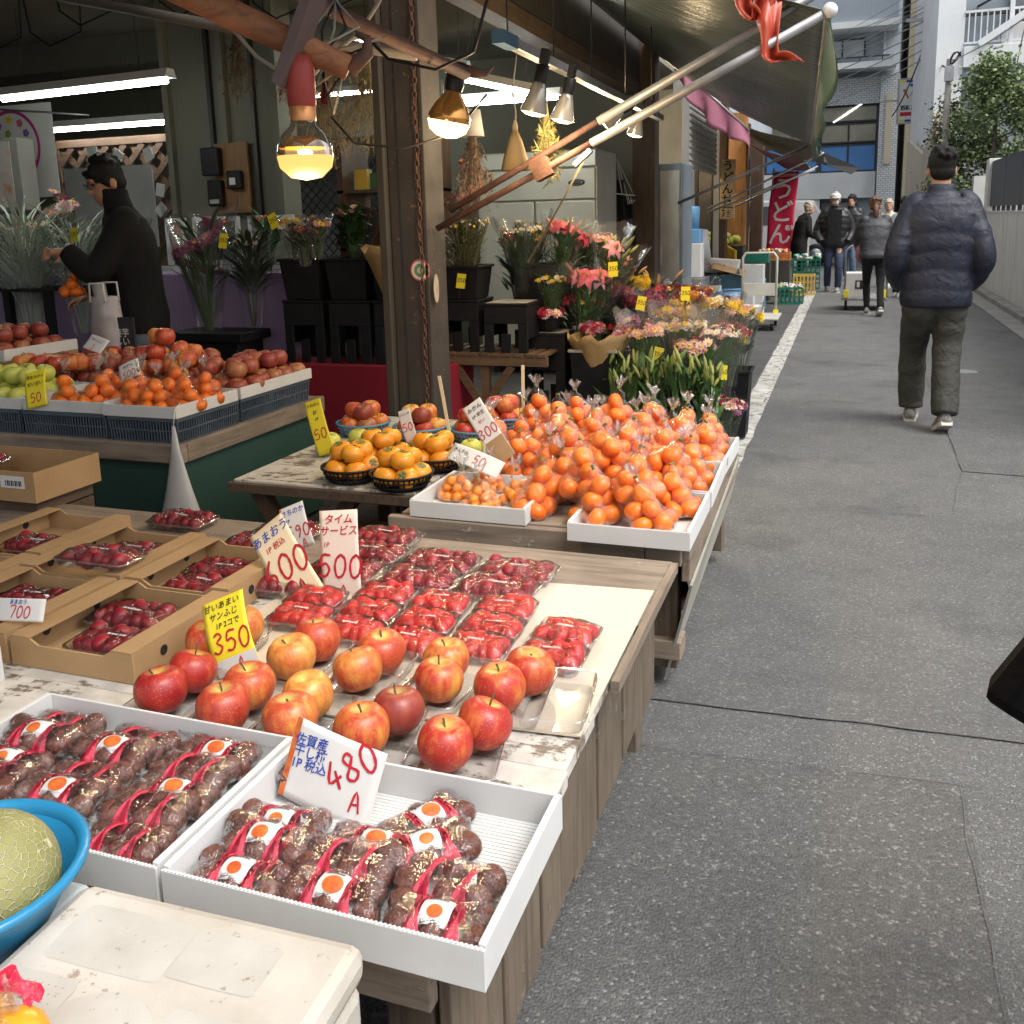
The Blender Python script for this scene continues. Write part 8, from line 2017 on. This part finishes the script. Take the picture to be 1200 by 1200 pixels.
for i in range(9):
    x = -5.6 + .42*i; y = 4.9 + .5*WR.random(); z = 2.55 + .25*WR.random()
    tag(sm(MB()).tube([(x, y, 3.05), (x+.05, y, z+.1), (x+.2, y, z), (x+.42, y+.05, z+.08), (x+.5, y, 3.05)], .006, 5).build('ceiling_wire', black_plastic), 'dark wire looping below the shop ceiling at upper left', 'wire', 'wires looping below the shop ceiling')
# ================================================================== goods along the lane
def pcrate(label, loc, w, d, h, m, rz=0, group='plastic crates along the lane', rows=3, cols=6):
    t = thing('plastic_crate', label, 'crate', loc, rz, group); a, b, th = w/2, d/2, .012
    MB().bx(-a+th,a-th,-b+th,b-th,.004,.014).build('crate_base', m, t)
    for s in (-1,1):
        for horiz in (True, False):
            mb = MB(); L = a if horiz else b - th
            def put(u0,u1,z0,z1,o0=0,o1=th):
                if horiz:
                    y = sorted((s*(b-o0), s*(b-o1))); mb.bx(u0,u1,y[0],y[1],z0,z1)
                else:
                    x = sorted((s*(a-o0), s*(a-o1))); mb.bx(x[0],x[1],u0,u1,z0,z1)
            put(-L,L,h-.03,h); put(-L,L,0,.02); 
            for k in range(cols+1):
                u = -L + 2*L*k/cols; put(max(-L,u-.009), min(L,u+.009), .0205, h-.0305)
            for k in range(1,rows):
                z = .02 + (h-.05)*k/rows; put(-L,L,z-.006,z+.006,.003,th-.001)
            mb.build('crate_side', m, t)
    return t
grn = mat('green_crate', (.012,.20,.135), (.010,.165,.11), 4, .42); ylw = mat('yellow_crate', (.62,.42,.10), (.54,.36,.08), 4, .45); lbl = mat('light_blue_crate', (.13,.36,.55), (.11,.31,.48), 4, .42)
pcrate('green crate of bottles at the white line', (-.86,15.5,0), .42,.34,.27, grn)
pcrate('light blue crate beside the green one, lower of two', (-1.38,14.6,0), .42,.36,.28, lbl); pcrate('light blue crate of pink fruit bags, upper of two', (-1.38,14.6,.284), .42,.36,.16, lbl)
pcrate('yellow crate at the white line behind the green one', (-.72,17.2,0), .36,.34,.36, ylw)
pcrate('far green crate under another behind the yellow one', (-.75,18.7,0), .5,.36,.30, grn); pcrate('far green crate of vegetables stacked on another', (-.75,18.7,.304), .5,.36,.26, grn)
orr = mat('orange_tray', (.55,.19,.05), (.48,.16,.045), 4, .5)
pcrate('orange tray of cut flowers on the dark table by the banner', (-1.22,17.0,.62), .55,.36,.13, orr, cols=9)
tag(MB().bx(-1.65,-.95,16.8,17.2,0,.615).build('dark_table', dark_board, bevel=.006), 'dark table under the orange tray', 'table')
def pile(label, c, sx, sy, n, name, m, r0, cat, elong=1.0, seed=0, kinds=None):
    q = random.Random(seed); t = thing(name, label, cat, c)
    for i in range(n):
        mb = sm(MB()); mb.ell((0,0,0),(r0,r0,r0*elong),8,6)
        o = mb.build(name.split('_')[0] + '_item' if False else 'piece', (kinds or [m])[i % len(kinds or [m])], t, (q.uniform(-sx,sx), q.uniform(-sy,sy), q.uniform(0,r0*1.4)), (q.uniform(0,1), q.uniform(0,1), q.uniform(0,6)))
        o.name = 'fruit'
pile('pale bottles and stems standing in the green crate', (-.86,15.5,.25), .18,.13, 40, 'bottle_pile', None, .022, 'vegetables', 3.0, 1, [cream_col, mat('pale_green_veg',(.35,.42,.22),None,5,.6), white_card])
pile('pink bags of fruit in the light blue crate', (-1.38,14.6,.44), .17,.13, 16, 'fruit_pile', None, .05, 'fruit', .9, 2, [mat('pink_fruit',(.65,.22,.16),None,5,.4), mat('pale_film',(.6,.55,.53),None,5,.3)])
pile('mixed yellow and red flowers in the orange tray', (-1.22,17.0,.75), .24,.14, 46, 'flower_pile', None, .032, 'flowers', 1.0, 3, [mat('f_y',(.65,.5,.1),None,5,.6), mat('f_w',(.6,.56,.5),None,5,.6), mat('f_r',(.5,.1,.08),None,5,.6), grn])
pile('leafy vegetables in the far green crate', (-.75,18.7,.56), .22,.14, 26, 'vegetable_pile', None, .05, 'vegetables', .8, 4, [mat('veg_p',(.45,.48,.36),None,5,.6), grn, white_card])
pile('yellow green pomelos on the shelf by the honey post', (-1.95,15.75,.98), .22,.16, 14, 'pomelo_pile', None, .075, 'fruit', .9, 5, [mat('pomelo',(.32,.36,.05),(.42,.4,.08),6,.45)])
tag(MB().bx(-2.25,-1.6,15.5,16.0,0,.92).build('display_shelf', dark_board, bevel=.005), 'dark shelf under the pomelos', 'shelf')
ys_ = sm(MB()).grid(lambda u, v: (-1.95+.3*u, 15.2+.1*math.sin(u*5), .72+.28*v*(1-.5*u)), 8, 6); tag(ys_.build('yellow_sheet', mat('yellow_sheet',(.75,.5,.05),None,5,.5), solid=.01), 'crumpled yellow sheet hanging by the pomelos', 'cloth')
# parked hand trolley
tr = thing('hand_trolley', 'parked cream hand trolley with folding handle in front of the light blue crate', 'trolley', (-1.03,12.05,0))
crm = mat('cream_metal', (.52,.51,.44), (.46,.45,.39), 5, .45)
MB().bx(-.27,.25,-.35,.36,.13,.16).build('platform', mat('trolley_deck',(.45,.44,.40),(.36,.35,.32),5,.6), tr, bevel=.01)
sm(MB()).tube([(-.24,.3,.16),(-.24,.3,.86),(-.20,.3,.92),(.14,.3,.92),(.18,.3,.86),(.18,.3,.10)], .016, 9).build('handle', crm, tr)
MB().bx(-.225,.165,.29,.31,.38,.54).build('handle_panel', crm, tr, bevel=.004)
for x in (-.2,.18):
    for y in (-.28,.3): sm(MB()).lathe([(0,-.018),(.045,-.018),(.05,0),(.045,.018),(0,.018)], 14, M=Matrix.Translation((x,y,.052)) @ Matrix.Rotation(RAD(90),4,'Y')).build('wheel', black_plastic, tr); MB().bx(x-.022,x+.022,y-.03,y+.03,.09,.129).build('caster_bracket', steel, tr)
MB().bx(.15,.21,.27,.33,.14,.2).build('corner_guard', paper_yellow, tr)
w2 = thing('flat_trolley', 'flat steel trolley with a white box being pushed up the lane', 'trolley', (.22,14.75,0))
MB().bx(-.30,.32,-.4,.42,.15,.19).build('platform', galv, w2, bevel=.01)
sm(MB()).tube([(-.26,-.38,.19),(-.26,-.38,.86),(-.2,-.38,.92),(.24,-.38,.92),(.3,-.38,.86),(.3,-.38,.19)], .015, 8).build('handle', galv, w2)
for x in (-.24,.26):
    MB().bx(x-.035,x+.035,-.42,-.37,.19,.30).build('corner_guard', paper_yellow, w2, bevel=.006)
    for y in (-.3,.32): sm(MB()).lathe([(0,-.018),(.055,-.018),(.06,0),(.055,.018),(0,.018)], 14, M=Matrix.Translation((x,y,.062)) @ Matrix.Rotation(RAD(90),4,'Y')).build('wheel', black_plastic, w2)
wbx = thing('white_box', 'white carton with dark print riding on the flat trolley', 'box', (.12,14.7,.192)); MB().bx(-.17,.15,-.25,.2,0,.34).build('box_body', white_card, wbx, bevel=.004); MB().bx(-.02,.1,-.256,-.251,.12,.24).build('print', ink_black, wbx); MB().bx(0,.04,-.259,-.2565,.14,.22).build('print', white_card, wbx)
# tubs and cartons
tubm = mat('pale_blue_tub', (.16,.36,.60), (.13,.31,.53), 4, .4)
for x, y, r0, lab in ((-1.83,12.55,.27,'pale blue round tub nearest the steel cabinet, under a white tray'),(-1.52,13.1,.24,'pale blue round tub behind, closer to the trolley')):
    t = thing('round_tub', lab, 'tub', (x,y,0), 0, 'pale blue round tubs'); sm(MB()).lathe([(0,.005),(r0*.82,.005),(r0*.97,.40)], 28).build('tub_wall', tubm, t, solid=.006); sm(MB()).lathe([(r0*.96,.40),(r0*1.06,.415),(r0*1.06,.43),(r0*.95,.425)], 28).build('rim', tubm, t)
t = thing('white_tray', 'white plastic tray lying across the nearer blue tub', 'tray', (-1.83,12.5,.432)); MB().bx(-.28,.26,-.14,.14,0,.012).build('tray_floor', white_card, t); 
for a in ((-.28,.26,-.14,-.125),(-.28,.26,.125,.14),(-.28,-.265,-.1249,.1249),(.245,.26,-.1249,.1249)): MB().bx(*a,.0125,.06).build('side_wall', white_card, t)
def cbox(label, loc, s, m, rot=(0,0,0), txt=None):
    t = thing('carton', label, 'carton', loc); t.rotation_euler = rot
    MB().bx(-s[0]/2,s[0]/2,-s[1]/2,s[1]/2,0,s[2]).build('box_body', m, t, bevel=.004); MB().bx(-.03,.03,-s[1]/2-.001,s[1]/2+.001,s[2],s[2]+.0015).build('tape_strip', tape2, t)
    if txt: inst('lettering', text_mesh(txt, s[2]*.5, ink_red, .002), t, (s[0]*.18,-s[1]/2-.002,s[2]*.5), (RAD(90),0,0))
    return t
tape2 = mat('parcel_tape', (.46,.36,.22), None, 5, .4); teal = mat('teal_print_box', (.03,.07,.10), (.045,.09,.12), 5, .6)
cbox('long white carton with red script lying on top of the carton heap', (-1.92,13.6,.62), (.92,.4,.19), white_card, (0,RAD(4),0), 'うまい')
cbox('dark teal carton with brown lid flaps leaning on the white carton', (-1.60,13.35,.36), (.46,.34,.26), teal, (RAD(8),RAD(-10),.1))
tag(MB().bx(-.2,.26,-.16,.17,0,.006).build('carton_flap', kraft, None, (-1.58,13.28,.67), (RAD(12),RAD(14),.1)), 'open brown flap over the dark teal carton', 'flap')
cbox('brown carton low in the heap by the aluminium post', (-2.1,13.3,.0), (.45,.4,.6), kraft); cbox('white carton under the teal one', (-1.58,13.5,.0), (.5,.4,.345), white_card)
cbox('white carton behind the trolley handle', (-1.33,13.0,.0), (.30,.3,.34), white_card); cbox('small white carton on the trolley platform', (-1.12,12.05,.161), (.26,.3,.12), white_card); cbox('white carton standing under the crate of pink fruit', (-1.28,13.9,.0), (.3,.3,.7), white_card)
cbox('dark printed carton of vegetables beside the honey coloured post', (-1.45,16.2,.62), (.42,.34,.16), grn); tag(MB().bx(-1.7,-1.22,16.0,16.4,0,.618).build('carton_stand', dark_board), 'dark stand under the printed vegetable carton', 'stand')
ds = thing('water_dispenser', 'blue water tank over white machine in the shutter opening', 'dispenser', (-1.93,12.3,.62)); sm(MB()).lathe([(0,0),(.11,0),(.12,.25),(.11,.28),(.0,.28)], 18, (0,0,.62)).build('tank', tubm, ds); MB().bx(-.14,.14,-.12,.12,.44,.615).build('tank_base', tubm, ds, bevel=.01); MB().bx(-.16,.16,-.14,.14,0,.436).build('cabinet', white_card, ds, bevel=.01); MB().bx(-.14,-.09,-.15,-.141,.42,.8).build('red_tag', ink_red, ds)
tag(sm(MB()).tube([(-1.98,13.2,.84),(-1.93,13.2,1.22)], [.2,.10], 14).build('white_sack', white_card), 'white sack leaning inside the shutter opening', 'sack')
tag(MB().bx(-2.3,-1.72,12.0,12.6,.0,.618).build('dispenser_stand', steel, bevel=.006), 'steel stand under the water dispenser', 'stand')
# red banner and hanging sign
bn = thing('red_banner', 'tall red udon banner with white lettering hanging on a pole', 'banner', (-1.25,19.8,0))
red_cl = mat('crimson_banner', (.62,.016,.065), (.55,.012,.055), 2, .8)
B0 = lambda u, w: (-.30+.50*u + .10*(w-.5) + .01*math.sin(w*9), -.02*math.sin(u*6+w*4), .60+1.62*w)
sm(MB()).grid(B0, 10, 24).build('cloth', red_cl, bn, solid=.003)
for w in (.035,.055,.945,.965): sm(MB()).grid(lambda u, v: (lambda p: (p[0], p[1]-.004, p[2]))(B0(.04+.92*u, w+.009*v)), 10, 1).build('white_stripe', white_card, bn)
for i, ch in enumerate('うどん'):
    inst('lettering', text_mesh(ch, .46, white_card, .005), bn, (-.05+.10*(.26-.28*i)+.0, -.055, 1.86-.44*i), (RAD(90),0,0))
inst('lettering', text_mesh('名物', .11, white_card, .003), bn, (.13,-.056,1.12), (RAD(90),0,0))
sm(MB()).tube([(-.33,0.02,.1),(-.22,.02,2.3)], .014, 7).build('pole', white_paint, bn); sm(MB()).tube([(-.26,.02,2.24),(.3,.02,2.24)], .010, 6).build('cross_bar', white_paint, bn); MB().bx(-.5,-.15,-.12,.16,0,.1).build('base_weight', dark_metal, bn, bevel=.01)
vs_ = thing('vertical_sign', 'small hanging wooden sign with black brush lettering by the honey coloured post', 'sign', (-1.72,14.4,1.34))
MB().bx(-.11,.11,-.02,.02,0,.86).build('board', mat('pale_sign_wood',(.62,.45,.24),(.52,.36,.18),4,.6), vs_, bevel=.02)
for i, ch in enumerate('うどん甘酒'): inst('lettering', text_mesh(ch, .16, ink_black, .004), vs_, (0,-.023,.76-.165*i), (RAD(90),0,0))
sm(MB()).tube([(0,0,.86),(0,0,1.5)], .004, 4).build('cord', dark_metal, vs_)
pm = thing('poster_stand', 'tall white poster board with food photos beside the red banner', 'sign', (-.93,20.4,0)); MB().bx(-.13,.15,-.02,.02,.35,1.62).build('board', white_card, pm)
for i, c in enumerate(cols[:5]): MB().bx(-.10,.12,-.024,-.021,.42+.22*i,.60+.22*i).build('food_photo', c, pm)
for x in (-.11,.13): MB().bx(x-.01,x+.01,0,.02,0,.35).build('leg', steel, pm)
# shopkeeper's bag of mandarins
hb_ = make_bag(201, 17, .032, mand_me, .074, 'held_mandarin_bag', 'mandarin', 'bag', 'clear bag of mandarins held up by the shopkeeper', None, None, False); hb_.location = (-4.03,4.09,1.04)
sm(MB()).lathe([(.01,.235),(.022,.17),(.06,.10)], 12).build('bag_neck', bag_film, hb_)
